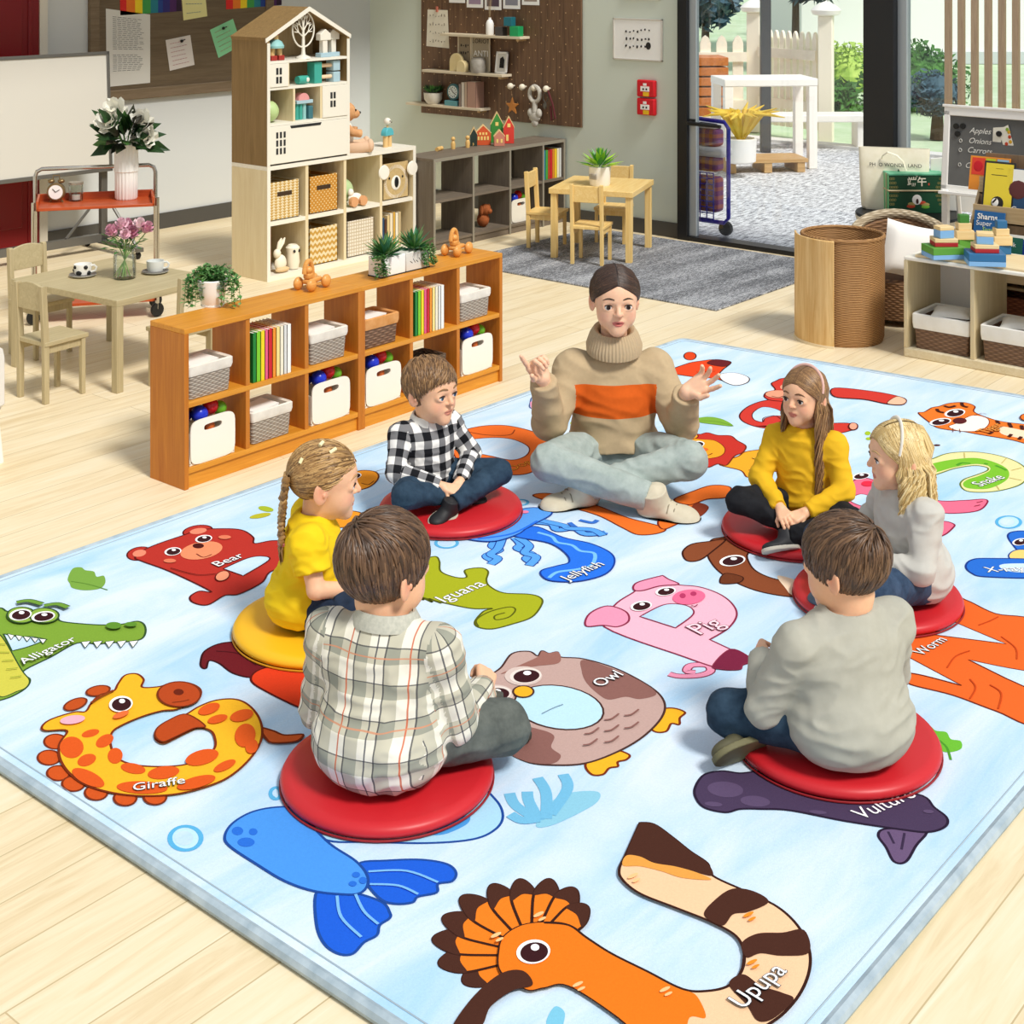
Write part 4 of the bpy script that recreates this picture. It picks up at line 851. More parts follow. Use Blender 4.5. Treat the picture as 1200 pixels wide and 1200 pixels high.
TQ=m('#5f9aa0',.5); b=MB(); b.box(-.05,.05,-.075,.075,0,.045); S(b,'teal_box',TQ,'flat teal box under the round clock','box',(9.465,ys(533,118),.895),bev=.003)
o=T('desk_clock','round teal clock with white numerals on the teal box','clock',(9.455,ys(533,118),.94+.075)); b=MB(); b.lathe([(0,-.02),(.07,-.02),(.075,0),(.07,.01),(0,.01)],28,T=rot(0,-PI/2,0)); b.build('case',m('#3f6f74',.4),o)
b=MB(); b.lathe([(0,0),(.055,0),(.055,.002),(0,.002)],28,T=rot(0,-PI/2,0,(-.0105,0,0))); f_=b.build('dial',m('#dfe5e0',.6),o); b=MB()
for i in range(12): a=i*PI/6; b.tube([(-.0135,.045*math.cos(a),.045*math.sin(a)),(-.0135,.036*math.cos(a),.036*math.sin(a))],.003,5)
b.tube([(-.0137,0,0),(-.0137,.02,.028)],.0025,5); b.tube([(-.0137,0,0),(-.0137,-.03,-.018)],.0025,5); b.build('hands',INK,f_)
y=ys(543,120)
for lb,w_,h,c in(('narrow mauve book beside the round clock',.03,.2,'#8d7a70'),('white book on the lowest pegboard shelf',.034,.215,'#d9cfc0'),('beige book on the lowest pegboard shelf',.03,.22,'#c0a68e'),('wide dusty pink book at the right of the lowest shelf',.1,.225,'#b08a78')):
    book(lb,(9.41,y,.895),rad(-90),w_,h,.11,bookm(c)); y-=w_+.001
# hook rail
o=T('hook_rail','row of four white knobs on the pegboard','hooks',(9.532,7.97,1.10))
for i in range(4): b=MB(); b.tube([(0,-.13*i,0),(-.05,-.13*i,0)],.009,8); b.ball((-.055,-.13*i,0),.028,14); b.build('knob',m('#e9dfca',.5),o,smooth=180)
o=T('star_ornament','orange wooden star hanging from the first knob','ornament',(9.48,7.95,.93)); P=[((.075 if i%2==0 else .032)*math.sin(PI*i/5),(.075 if i%2==0 else .032)*math.cos(PI*i/5)) for i in range(10)]
b=MB(); b.prism(P,-.008,.008,'x'); b.build('star',m('#c9813a',.5),o,.003); b=MB(); b.tube([(0,0,.07),(0,0.02,.17)],.0015,4); b.build('string',m('#a07a50',.8),o)
o=T('wrench_toy','pale plush wrench toy hanging from the third knob','toy',(9.475,7.70,1.07)); WR2=m('#b9b4a8',.8,col2='#d2cdc2',sc=(25,25,25)); b=MB(); b.tube([(0,.055*math.cos(a),-.02+.065*math.sin(a)) for a in [2*PI*i/20 for i in range(20)]],.018,8,closed=True); b.tube([(0,0,-.08),(0,0,-.17)],.022,10); b.build('handle',WR2,o)
b=MB(); b.ball((0,0.0,-.21),(.025,.06,.05),16); b.ball((0,.045,-.18),(.025,.03,.04),12); b.ball((0,-.045,-.18),(.025,.03,.04),12); b.ball((0,0,-.26),(.022,.035,.04),12); b.build('head',WR2,o)
o=T('key_ring','dark red cord and keys hanging from the last knob','keys',(9.475,7.56,1.08)); b=MB(); b.tube([(0,.0,.01),(0,-.05,-.1),(0,-.08,-.22),(0,-.04,-.24),(0,-.03,-.12)],.008,8); b.build('cord',m('#5a1a20',.7),o); b=MB(); b.tube([(0,.025+.025*math.cos(a),-.05+.04*math.sin(a)) for a in [2*PI*i/14 for i in range(14)]],.004,5,closed=True); b.ball((0,.03,-.12),(.006,.02,.03),10); b.build('keys',m('#6a6862',.35,.8),o)
# papers and cards on the pegboard
o=T('hand_lettered_sheet','cream sheet of handwriting clipped at the left of the pegboard','paper',(9.529,ys(513,30,9.53),1.40)); b=MB(); b.add([(0,.14,0),(0,-.14,-.01),(-.004,-.125,.33),(-.004,.12,.33)],[(0,1,2,3)]); b.build('sheet',m('#e9e2cf',.8),o); strokes(o,.26,.33,-.006,4,6,(.15,.85),.4,m('#5a4a38',.8),.003); b=MB(); b.box(-.016,-.004,-.01,.01,.31,.36); b.build('clip',m('#c0705a',.5),o)
o=T('card_garland','string of small white picture cards along the pegboard top','garland',(9.52,8.72,1.86)); b=MB(); P=[(-.004,-1.05*i/10,.09-.0*i-.075*math.sin(PI*i/10)) for i in range(11)]; b.tube(P,.003,5); b.build('string',m('#d8d2c4',.8),o)
for i in range(5):
    y=-.1-.21*i; z=.09-.075*math.sin(PI*(-y)/1.05); b=MB(); b.box(-.004,-.002,y-.095,y+.095,z-.13,z); k=b.build('card',PAPER,o); b=MB(); b.box(-.0048,-.0041,y-.07,y+.07,z-.1,z-.02); b.build('card_picture',m(('#8a7a90','#a08aa0','#5a4a58','#8a8a94','#9a8a80')[i],.8),k)
# framed print, cropped frame above, red boxes
o=picfr('framed_print','white framed print of black hand lettering on the wall',747.5,1.375,.48,.335,m('#cfcac0',.5),(PAPER,lambda o,w,h:(strokes(o,w,h,-.0055,3,7,(.33,.7),.27,INK,.008),)),9.545,0,.012); b=MB(); b.ball((-.006,-.105,.12),(.002,.025,.03),12); b.build('ink_blot',INK,o)
picfr('framed_print','white frame mostly cropped by the top of the picture',752,1.86,.36,.4,WHITE,(PAPER,),9.545,0,.014)
for k,z in enumerate((1.09,.945)):
    o=T('alarm_box','red wall alarm box, '+('upper of the two' if k==0 else 'lower of the two'),'alarm box',(9.55,6.595,z),0,'red alarm boxes by the door')
    b=MB(); b.box(-.045,0,-.085,.085,0,.135); b.build('housing',m('#d11522',.35),o,.012,seg=3)
    b=MB(); b.box(-.0465,-.045,-.04,.045,.045,.085); b.box(-.0465,-.045,-.012,.02,.09,.11); b.build('pictogram',PAPER,o); b=MB(); b.box(-.0465,-.045,-.035,.02,.008,.04); b.build('yellow_tag',m('#f0c020',.5),o); b=MB(); b.box(-.0475,-.0466,-.02,-.005,.055,.07); b.box(-.0475,-.0466,.01,.025,.055,.07); b.build('dark_mark',INK,o)
# ---- bulletin board papers
YB=9.728
def sheet(name,label,pts,col,lines=0,lc='#555555',pin=None,cat='paper',lw=.0022):
    P=[ony(*q,YB) for q in pts]; c=sum(P,Vector())/4; o=T(name,label,cat,c); b=MB(); b.add([p-c for p in P],[(0,1,2,3)]); 
    b.build('sheet',m(col,.8) if isinstance(col,str) else col,o); a,b_,c_,d=[p-c for p in P]
    if lines:
        b=MB()
        for i in range(lines):
            f=.08+.84*(i+.5)/lines
            if lines>12 and .52<f<.58: continue
            if lines>12 and f>.82: continue
            l=a.lerp(d,f)*.86+(b_.lerp(c_,f))*.14; r=a.lerp(d,f)*.12+b_.lerp(c_,f)*.88; r=l.lerp(r,random.uniform(.75,1)); k=6
            for s_ in range(k): b.tube([l.lerp(r,(s_+.05)/k)+Vector((0,-.0015,0)),l.lerp(r,(s_+.8)/k)+Vector((0,-.0015,0))],lw,4)
        b.build('writing',m(lc,.8),o)
    if pin: p=ony(*pin,YB)-c; b=MB(); b.ball(p+Vector((0,-.012,0)),.013,10); b.tube([p,p+Vector((.03,-.02,.012))],.004,5); b.build('pin',BLACK,o)
    return o
sheet('typed_letter','white typed letter pinned flat on the bulletin board',((124,10),(176,17),(176,97),(125,102)),'#dcdad3',32,lw=.0014)
sheet('sticky_note','yellow note under the rainbow strip on the bulletin board',((213,-3),(241,-2),(243,19),(215,24)),'#e6df9c',2,'#4a6aa0',lw=.0016)
sheet('sticky_note','pale pink note pinned low on the bulletin board',((194,47),(223,41),(228,76),(199,83)),'#dcd5cf',6,'#b9707a',(212,48),lw=.0016)
sheet('sticky_note','mint green note pinned askew beside the house cabinet',((246,35),(273,22),(283,53),(256,68)),'#8fd8a4',5,'#b06a5a',(261,33),lw=.0016)
t=NT('rainbow_stripes'); c=t.N('ShaderNodeTexCoord'); sp=t.N('ShaderNodeSeparateXYZ'); t.t.links.new(c.outputs['Object'],sp.inputs[0])
r=t.N('ShaderNodeValToRGB'); r.color_ramp.interpolation='CONSTANT'; e=r.color_ramp.elements
while len(e)<9: e.new(.5)
for q,(p,cc) in zip(e,((0,'#d8231f'),(.1,'#e8791f'),(.24,'#efd01f'),(.36,'#3f9a4a'),(.5,'#1f7a8a'),(.62,'#1f3f8a'),(.7,'#2a2470'),(.82,'#4a1f5a'),(.93,'#2a1030'))): q.position=p; q.color=lin(cc)
t.t.links.new(t.math('ADD',t.math('MULTIPLY',sp.outputs[0],1/.58),.5),r.inputs[0]); t.col(r.outputs[0]); RB=t.fin(.8)
sheet('rainbow_flag','striped rainbow paper strip at the left of the bulletin board',((140,-26),(210,-32),(213,13),(141,18)),RB,cat='decoration')
sheet('rainbow_flag','second rainbow strip near the house roof',((264,-30),(330,-36),(330,6),(265,11)),RB,cat='decoration')
# ---- trolley top
ZTR=.699
o=T('alarm_clock','bronze twin-bell alarm clock on the red trolley tray','clock',at(66,237,ZTR),rad(-45)); BRZ=m('#8a7450',.35,.7)
b=MB(); b.lathe([(0,-.02),(.05,-.02),(.056,-.01),(.056,.012),(.05,.02),(0,.02)],26,T=rot(PI/2,0,0,(0,0,.065))); b.build('case',BRZ,o)
b=MB(); b.lathe([(0,0),(.043,0),(.043,.002),(0,.002)],26,T=rot(PI/2,0,0,(0,-.02,.065))); f_=b.build('dial',PAPER,o); b=MB(); b.tube([(0,-.0235,.065),(-.018,-.0235,.085)],.0022,5); b.tube([(0,-.0235,.065),(.024,-.0235,.08)],.0018,5); b.build('hands',BLACK,f_)
for s_ in(-1,1): b=MB(); b.ball((s_*.03,0,.13),(.022,.02,.014),14); b.build('bell',BRZ,o); b=MB(); b.tube([(s_*.025,0,.02),(s_*.04,0,0)],.006,6); b.build('foot',BRZ,o)
b=MB(); b.tube([(-.02,0,.142),(-.018,0,.165),(.018,0,.165),(.02,0,.142)],.0035,6); b.build('handle',BRZ,o)
o=T('candle_jar','clear glass jar with a small white candle on the trolley','candle',at(89,235,ZTR)); b=MB(); b.lathe([(0,0),(.04,0),(.043,.005),(.043,.1),(.04,.1),(.04,.006),(0,.006)],24); b.build('glass',glassm('jar_glass','#fafdfb',.08),o); b=MB(); b.cyl((0,0,.007),.026,.028,20); b.build('candle',WHITE,o); b=MB(); b.tube([(0,0,.035),(0,0,.055)],.0015,5); b.build('wick',DARK,o); b=MB(); b.lathe([(.038,.1),(.045,.1),(.045,.115),(.038,.115)],24); b.build('rim',m('#a39a8c',.3,.6),o)
o=T('flower_vase','tall ribbed white vase of magnolias on the red trolley','vase',at(148,233,ZTR))
R=[]
for z,r_ in((0,.06),(.01,.066),(.17,.068),(.175,.074),(.19,.073),(.34,.068),(.342,.06),(.2,.058)): R.append([((r_+.002*math.cos(20*a))*math.cos(a),(r_+.002*math.cos(20*a))*math.sin(a),z) for a in [2*PI*i/80 for i in range(80)]])
b=MB(); b.rings(R); b.build('vase',WHITE,o)
MG=[m('#1c3318',.35,col2='#2f5228'),m('#33241a',.5,col2='#26301c'),m('#4f7a3a',.5)]
b=MB(); st=MB()
for i in range(64):
    a=random.uniform(0,2*PI); e=random.uniform(-.25,1.3); d=Vector((math.cos(a)*math.cos(e),math.sin(a)*math.cos(e),math.sin(e))); p=Vector((0,0,.36))+d*random.uniform(.04,.12); leaf(b,p,d+Vector((0,0,-.15)),random.uniform(.12,.18),.075,random.choice((0,0,0,1,1,2)),(-.6+random.uniform(-.5,.5),-.55+random.uniform(-.5,.5),.5))
for i in range(10): a=i*.63; st.tube([(0,0,.3),(math.cos(a)*.05,math.sin(a)*.05,.4),(math.cos(a)*.12,math.sin(a)*.12,.48)],.004,5)
b.build('foliage',MG,o,smooth=0); st.build('stem',MG[2],o)
PET=m('#f3f1e6',.6)
def bloom(b,c,r,d,n=3,mi=0,k=6,cup=.5):
    d=Vector(d).normalized(); u=d.orthogonal().normalized(); w_=d.cross(u); c=Vector(c)
    for j in range(n):
        for i in range(k):
            a=2*PI*(i+.5*j)/k; o_=u*math.cos(a)+w_*math.sin(a); s_=d.cross(o_); op=(.95-.3*j)
            t1=(o_*op+d*(1-op*cup)).normalized(); 
            P=[c,c+t1*r*.5+s_*r*.34-d*0,c+t1*r*.95+s_*r*.2+d*r*.15*j,c+t1*r*1.0+d*r*.25,c+t1*r*.95-s_*r*.2+d*r*.15*j,c+t1*r*.5-s_*r*.34,c+t1*r*.55-d*r*.12]
            b.add(P,[(0,1,6),(1,2,6),(2,3,6),(3,4,6),(4,5,6),(5,0,6)],mi)
for lb,c in (('flower',(-.09,.04,.47)),('flower',(.08,-.09,.37)),('flower',(.07,-.06,.46)),('flower',(-.03,.06,.53))):
    b=MB(); bloom(b,c,.1,Vector((-.75,-.65,.3))+Vector(c)*.5); b.build(lb,PET,o,smooth=60)
# ---- cup table
ZC=.47
SPOT=m('#f1efe8',.3); 
def cup(label,px,py,mt,spots):
    p=at(px,py,ZC); o=T('saucer','saucer under the '+label,'saucer',(p.x,p.y,ZC)); b=MB(); b.lathe([(0,.002),(.035,0),(.06,.006),(.072,.012),(.07,.014),(.035,.006),(0,.006)],28); b.build('dish',mt,o); b=MB(); b.lathe([(.069,.0135),(.072,.0135),(.072,.0155),(.069,.0155)],28); b.build('rim',m('#6d6a66',.4),o)
    o=T('tea_cup',label,'cup',(p.x,p.y,ZC+.007),rad(-50)); b=MB(); b.lathe([(0,0),(.03,0),(.042,.008),(.047,.03),(.048,.062),(.045,.062),(.043,.03),(.03,.01),(0,.01)],28); b.build('bowl',mt,o); b=MB(); b.tube([(.045,0,.052),(.062,0,.056),(.075,0,.045),(.07,0,.027),(.046,0,.018)],.006,8); b.build('handle',mt,o)
    if spots:
        b=MB()
        for a,z,s_ in((-100,.02,.016),(-55,.05,.014),(-130,.05,.012),(-30,.018,.015),(-165,.03,.012),(60,.03,.016)): a=rad(a); b.ball((.0462*math.cos(a),.0462*math.sin(a),z),(.0035+abs(math.sin(a))*s_*.8,.0035+abs(math.cos(a))*s_*.8,s_*.8),12)
        b.build('cow_spots',BLACK,o)
cup('white cup with black cow spots',97,324,SPOT,1); cup('plain pale grey cup near the table corner',182,320,m('#d9dcd8',.3),0)
o=T('flower_jar','glass jar of pink peonies on the cup table','vase',at(146,326,ZC)); b=MB(); b.lathe([(0,0),(.055,0),(.06,.006),(.06,.12),(.052,.135),(.055,.15),(.052,.15),(.049,.135),(.056,.12),(.056,.008),(0,.006)],28); b.build('glass',MATS['jar_glass'],o)
b=MB(); lf=MB(); hd=[((-.05,.03,.25),.042),((.0,.02,.27),.045),((.02,-.03,.235),.045),((.06,-.04,.275),.042),((.085,-.07,.26),.04),((-.03,-.05,.24),.035),((.05,.04,.26),.04)]
for c,r_ in hd: b.tube([(c[0]*-.5,c[1]*-.5,.01),(c[0]*.25,c[1]*.25,.14),(c[0],c[1],c[2]-.02)],.003,6); 
for i in range(70): a=random.uniform(0,2*PI); r_=random.uniform(.02,.09); leaf(lf,(math.cos(a)*r_,math.sin(a)*r_,random.uniform(.15,.23)),(math.cos(a),math.sin(a),random.uniform(-.3,.8)),.045,.02,random.choice((0,1)))
b.build('stem',m('#86a862',.5),o); lf.build('foliage',GRN,o,smooth=0)
for i,(c,r_) in enumerate(hd): b=MB(); bloom(b,c,r_,Vector(c)-Vector((0,0,.12))+Vector((-.05,-.04,0)),4,0,7,.7); b.ball(c,r_*.55,12); b.build('flower',m(('#dba3b6','#e8c2cd','#c4869c','#efd6da')[i%4],.7),o,smooth=60)
# ---- succulent on the pine table
o=T('potted_succulent','green succulent in a white ribbed pot on the pine table','plant',at(703,217,.52)); b=MB(); b.lathe([(0,0),(.07,0),(.075,.01),(.082,.14),(.075,.14),(.07,.12),(0,.12)],28); b.build('pot',WHITE,o); b=MB()
for i in range(8): b.box(-.084+.0,-.078,-.03+.009*i-.06*0,-.027+.009*i,.05,.09)
b.build('lettering',m('#b9b4ac',.6),o); b=MB(); SUC=[m('#7fbe2a',.4,col2='#b8e04a'),m('#3f8a3a',.4)]
for j in range(4):
    for i in range(9): a=2*PI*(i+.5*j)/9; e=.25+.38*j; d=Vector((math.cos(a)*math.cos(e),math.sin(a)*math.cos(e),math.sin(e))); leaf(b,Vector((0,0,.13))+d*.02,d,.17-.012*j,.045,random.choice((0,0,1)))
b.build('leaves',SUC,o,smooth=0)
# ---- gift box and tote on the round table
p=at(1079,249,.51); GA=rad(-50)
o=T('gift_box','dark green gift box with gold motifs and cord on the round table','box',(p.x+.03,p.y+.07,.51),GA); w_,h_,d_=.37,.25,.2
DG=m('#0f3a26',.45,col2='#164a30',sc=(4,4,4)); b=MB(); b.box(-w_/2,w_/2,-d_/2,d_/2,0,h_); b.build('carton',DG,o,.003); b=MB(); b.box(-w_/2-.003,w_/2+.003,-d_/2-.003,d_/2+.003,h_,h_+.012); b.build('lid',m('#1f8a5e',.4,col2='#7cc8a4',sc=(9,9,9)),o,.002)
b=MB(); b.box(-w_/2-.0015,-w_/2,-d_/2,d_/2,0,h_); b.build('side_print',m('#6cb87f',.5),o); b=MB(); b.tube([(x,y,.15) for x,y in((-w_/2-.004,-d_/2-.004),(w_/2+.004,-d_/2-.004),(w_/2+.004,d_/2+.004),(-w_/2-.004,d_/2+.004))],.005,6,closed=True); b.tube([(-w_/2-.005,-.05,.0),(-w_/2-.005,-.05,h_+.01)],.004,6); b.build('cord',m('#cdbb95',.7),o)
b=MB(); yf=-d_/2-.0005; text(b,'端午',(0,yf,.205),(1,0,0),(0,0,1),.065,0,.001); text(b,'粽',(0,yf,.243),(1,0,0),(0,0,1),.012,0); b.box(.075,.083,yf-.001,yf,.185,.2,3)
GP=[m('#e9e3cf',.6),m('#a99a5a',.5),m('#6fae3a',.5),m('#c8482e',.5),WHITE,m('#3a1a1a',.6)]; b.build('lettering',GP,o); b=MB()
for s_ in(-1,1):
    for r_ in range(7):
        for z in range(7):
            if r_+abs(z-3)*1.2<6: b.tube([(s_*(w_/2-.01-r_*.011)+.005*math.cos(q*PI/3),yf,.06+.028*z+.009*math.sin(q*PI/3)) for q in range(6)],.0012,4,closed=True,mi=1)
b.build('scroll_motif',GP,o); b=MB()
for k in range(6): a=rad(-20+k*42); b.ball((.01+.05*math.cos(a),yf,.05+.022*math.sin(a)),(.028,.0012,.012),12,(2,1,3)[k%3])
b.ball((0,yf-.0006,.09),(.032,.0014,.034),14,4); b.ball((.002,yf-.0016,.08),(.01,.0012,.018),10,5); b.build('rice_motif',GP,o)
TOT=cloth('cream_canvas','#e6dfc6','#f0ead6',400,.2)
p2=at(1046,240,.51); o=T('tote_bag','cream canvas tote bag with a small green tree print','bag',(9.12,4.30,.51),rad(-66))
def rrect(sx,sy,z,k=5): return [(math.copysign(abs(math.cos(a))**(2/k),math.cos(a))*sx/2,math.copysign(abs(math.sin(a))**(2/k),math.sin(a))*sy/2,z) for a in [2*PI*i/32 for i in range(32)]]
b=MB(); b.rings([rrect(.40,.14,0),rrect(.43,.15,.02),rrect(.45,.13,.2),rrect(.46,.08,.36),rrect(.465,.05,.41),rrect(.45,.035,.41),rrect(.43,.05,.3),rrect(.42,.1,.02)]); b.build('canvas_body',TOT,o,smooth=60)
for y in(-.035,.03): b=MB(); b.tube([(-.08,y-.02,.34),(-.075,y-.025,.36),(-.04,y-.03-.02,.39),(.02,y-.05,.37),(.06,y-.05,.33),(.08,y-.045,.27)],.008,6,sq=.4); b.build('strap',TOT,o)
b=MB(); text(b,'PH  O WONDE  LAND',(0.01,-.058,.30),(1,0,0),(0,.12,1),.034,0,.0); b.build('lettering',INK,o)
b=MB(); [b.prism([(.03-w2,z),(.03+w2,z),(.03,z+.05)],-.068,-.066,'y') for z,w2 in((.17,.04),(.2,.032),(.23,.022))]; b.build('tree_print',m('#1f5a34',.7),o)
# small white sheet standing behind the tote
b=MB(); b.prism([(-.14,0),(.16,0),(.16,.36),(.06,.36),(.03,.29),(-.02,.36),(-.14,.34)],-.01,.01,'y'); S(b,'paper_bag',PAPER,'plain white paper bag between the tote and the chalkboard','bag',(9.30,3.97,.51),rad(-75),bev=.004)
# ---- low shelf contents
TB=wood('tray_pine','#dcc190','#ecd8ae','y',.5); b=MB(); b.box(0,.36,-.93,0,0,.014); S(b,'wooden_tray',TB,'thin pine tray board under the block towers','tray',(7.535,3.43,.552),0,bev=.003)
ZW=.567
CB={'b':m('#7fb0dc',.5),'g':m('#5a9a3a',.5),'r':m('#b3252b',.5),'d':m('#2a6a9a',.5),'w':wood('block_pine','#e0bf83','#edd5a4','x',.5),'n':m('#3f7f34',.5)}
def tower(px,py,spec,who):
    p=at(px,py,ZW); z=ZW
    for i,(c,sx,sz,cn,rz_) in enumerate(spec):
        b=MB(); b.box(-sx/2,sx/2,-sx*.42,sx*.42,0,sz); S(b,'toy_block',CB[c],f'{cn} {who}','block',(p.x,p.y,z),rad(-50+rz_),'wooden toy blocks',bev=.002); z+=sz+.0005
tower(1106,301,[('b',.19,.025,'light blue slab at the bottom',8),('g',.19,.038,'green slab on the light blue slab',8),('r',.125,.022,'red slab in the middle',0),('w',.125,.02,'plain wood slab on the red slab',0),('b',.085,.042,'light blue cube near the top',14),('w',.085,.02,'plain wood cap on top',14)],'of the left front block tower')
tower(1154,309,[('b',.19,.025,'light blue slab at the bottom',-8),('d',.19,.04,'dark blue slab on the light blue slab',-8),('r',.125,.022,'red slab in the middle',-4),('w',.125,.02,'plain wood slab on the red slab',-4),('b',.085,.04,'light blue cube near the top',-14),('w',.085,.02,'plain wood cap on top',-14)],'of the right front block tower')
tower(1129,290,[('g',.085,.05,'green cube at the bottom',10),('w',.1,.05,'plain wood block in the middle',0),('w',.075,.04,'smaller plain wood block',0),('n',.055,.045,'small green cube on top',0)],'of the left rear block tower')
tower(1173,297,[('d',.085,.05,'dark blue cube at the bottom',10),('w',.1,.05,'plain wood block in the middle',0),('w',.075,.04,'smaller plain wood block',0),('d',.055,.042,'small dark blue cube on top',0)],'of the right rear block tower')
LW=cloth('white_liner','#efece4','#f6f4ee')
for y,lb in((3.285,'brown wicker basket with white liner in the low shelf'),(2.90,'second lined wicker basket cut by the right frame edge')):
    lined('lined_basket',lb,(7.69,y,.051),rad(-90),.315,.30,.185,WBR,LW,'lined baskets in the low shelf',.075)
    b=MB(); pillow(b,.23,.21,.05,rot(PI/2,0,0)); S(b,'folded_cloth',LW,'folded white cloth in the '+('left' if y>3 else 'right')+' basket of the low shelf','cloth',(7.69,y,.051+.185),.3,smooth=80)
for y,lb in((3.1,'reddish wicker basket behind the low shelf divider'),(2.72,'reddish wicker basket low in the rack near the frame edge')):
    lined('reed_basket',lb,(8.25,y,.07),rad(-90),.3,.26,.2,wicker('red_brown_reed','#6a3420','#a8623e',80),None,'reed baskets at the base of the book rack')
# ---- books on the display rack
def rbook(label,px,py,k,w,h,cover,deco=None,tilt=12):
    X=8.06+.092*k+.02; p=onx(px,py,X); o=T('picture_book',label,'book',(X,p.y,.372+.15*k+(.04 if k==2 else 0))); o.rotation_euler=(0,rad(tilt),0)
    b=MB(); b.box(-.005,.005,-w/2,w/2,0,h); b.build('cover',cover if not isinstance(cover,str) else m(cover,.35),o,.001)
    if deco: b=MB(); ms=deco(b,w,h); b.build('cover_print',ms,o)
    return o
UX,UZ=(0,-1,0),(0,0,1)
def d1_(b,w,h):
    b.box(-.0065,-.005,w*.12,w*.45,h*.45,h*.95,0); b.ball((-.006,w*.29,h*.7),(.002,w*.13,h*.17),12,1); b.box(-.0065,-.005,-w*.14,w*.1,h*.45,h*.95,2); b.ball((-.006,-w*.02,h*.68),(.002,w*.08,h*.13),12,3); b.box(-.0065,-.005,-w*.47,-w*.18,h*.45,h*.95,4); b.box(-.0075,-.0065,-w*.43,-w*.22,h*.5,h*.85,3); return [m('#e0402a',.5),m('#c8101f',.5),m('#b9d02a',.5),m('#c81f2a',.5),m('#9cc4dc',.5)]
rbook('fruit picture cards standing at the top of the book rack',1158,200,3,.24,.2,'#e8902a',d1_)
def d2_(b,w,h):
    b.box(-.0065,-.005,-w*.44,w*.44,h*.04,h*.96,0); b.ball((-.0068,-.0,h*.2),(.0016,w*.2,h*.13),16,1); b.ball((-.0078,.012,h*.21),(.0016,w*.12,h*.08),14,2); b.tube([(-.008,w*.03,h*.28),(-.008,w*.14,h*.2)],.006,5,1); b.box(-.0072,-.0064,-w*.25,w*.25,h*.73,h*.742,1); b.box(-.0072,-.0064,-w*.12,w*.12,h*.86,h*.865,1); return [m('#e6cf3a',.5),INK,WHITE]
rbook('yellow book with a black and white bird in dark frame',1168,240,2,.185,.3,'#2c2a28',d2_)
def d3_(b,w,h): b.box(-.0065,-.005,-w/2,w/2,h*.55,h*.98,1); text(b,'Ge',(-.0066,w*.22,h*.12),UX,UZ,.05,0); b.ball((-.0066,w*.2,h*.55),(.002,w*.25,h*.2),12,2); return [WHITE,m('#e9e9e4',.5),m('#5a2a2a',.6)]
rbook('dark blue book with a white top beside the yellow bird book',1200,230,2,.22,.27,'#1f4468',d3_)
def d4_(b,w,h): b.ball((-.005,0,h*.25),(.0015,w*.45,h*.22),16,1); text(b,'Sharns',(-.0075,w*.06,h*.84),UX,UZ,.045,0,.001); text(b,'Super',(-.0075,w*.16,h*.66),UX,UZ,.04,0); text(b,'Sample',(-.0076,-w*.05,h*.5),UX,UZ,.034,2,shear=.3); text(b,'Learning',(-.0076,w*.1,h*.1),UX,UZ,.018,0); return [WHITE,m('#3fae4a',.5),m('#b9e04a',.5)]
rbook('blue and green paperback with bold white title on the rack',1157,262,1,.18,.21,'#1f5f9a',d4_)
rbook('plain white booklet behind the rear block towers',1135,285,0,.22,.17,'#e3e0dc')
def d5_(b,w,h): b.box(-.0065,-.005,-w*.42,w*.42,h*.06,h*.94,0); b.ball((-.0062,-.02,h*.3),(.0015,w*.25,h*.2),14,1); text(b,'Bok',(-.007,-.0,h*.78),UX,UZ,.035,2); return [m('#155a4a',.5),m('#3fa05a',.5),WHITE]
rbook('dark green book with white border right of the rear block tower',1182,290,0,.16,.26,'#e9e6de',d5_)
rbook('plain royal blue book cut by the right frame edge',1200,280,0,.15,.24,'#1f35b0')
# ---- grey rug by the door
t=NT('grey_woven_rug'); v=t.coord((1,5,1)); n=t.noise(v,34,6,.85); n2=t.noise(t.coord((1,6,1)),1.1,3)
t.col(t.ramp(t.math('ADD',t.math('MULTIPLY',n,.8),t.math('MULTIPLY',n2,.2)),[(.42,'#3c3e43'),(.5,'#797b80'),(.57,'#bcbec2')])); t.bump(n,.6,.004)
b=MB(); b.box(7.72,9.42,4.82,7.05,0,.012); S(b,'grey_rug',t.fin(.95),'grey woven rug between the pine table and the glass door','rug',(0,0,0),bev=.004)
# ================================================================ the alphabet rug, printed with animals
RZ=.028; RUGQ=[(2.11,1.40),(7.25,1.40),(6.96,4.58),(2.11,4.66)]
def rug_mat():
    t=NT('printed_plush_rug'); at_=t.N('ShaderNodeAttribute',attribute_name='ink')
    a=t.noise(t.coord((.55,2.3,1)),1.6,5,.6,.8); b_=t.noise(t.coord((.5,1.6,1),'Object'),.9,3)
    base=t.ramp(a,[(.33,'#9fd0f2'),(.5,'#c3e0f6'),(.66,'#dcebf9')]); base=t.mix(t.math('MULTIPLY',b_,.35),base,'#dfe3f4')
    n=t.noise(t.coord(),140,3,.7); c=t.mix(at_.outputs['Alpha'],base,at_.outputs['Color'])
    c=t.mix(.10,c,t.ramp(n,[(.3,'#6a6a6a'),(.7,'#ffffff')]),'MULTIPLY'); t.col(c)
    t.bump(t.noise(t.coord(),420,2),.35,.003); return t.fin(.95,0,.1)
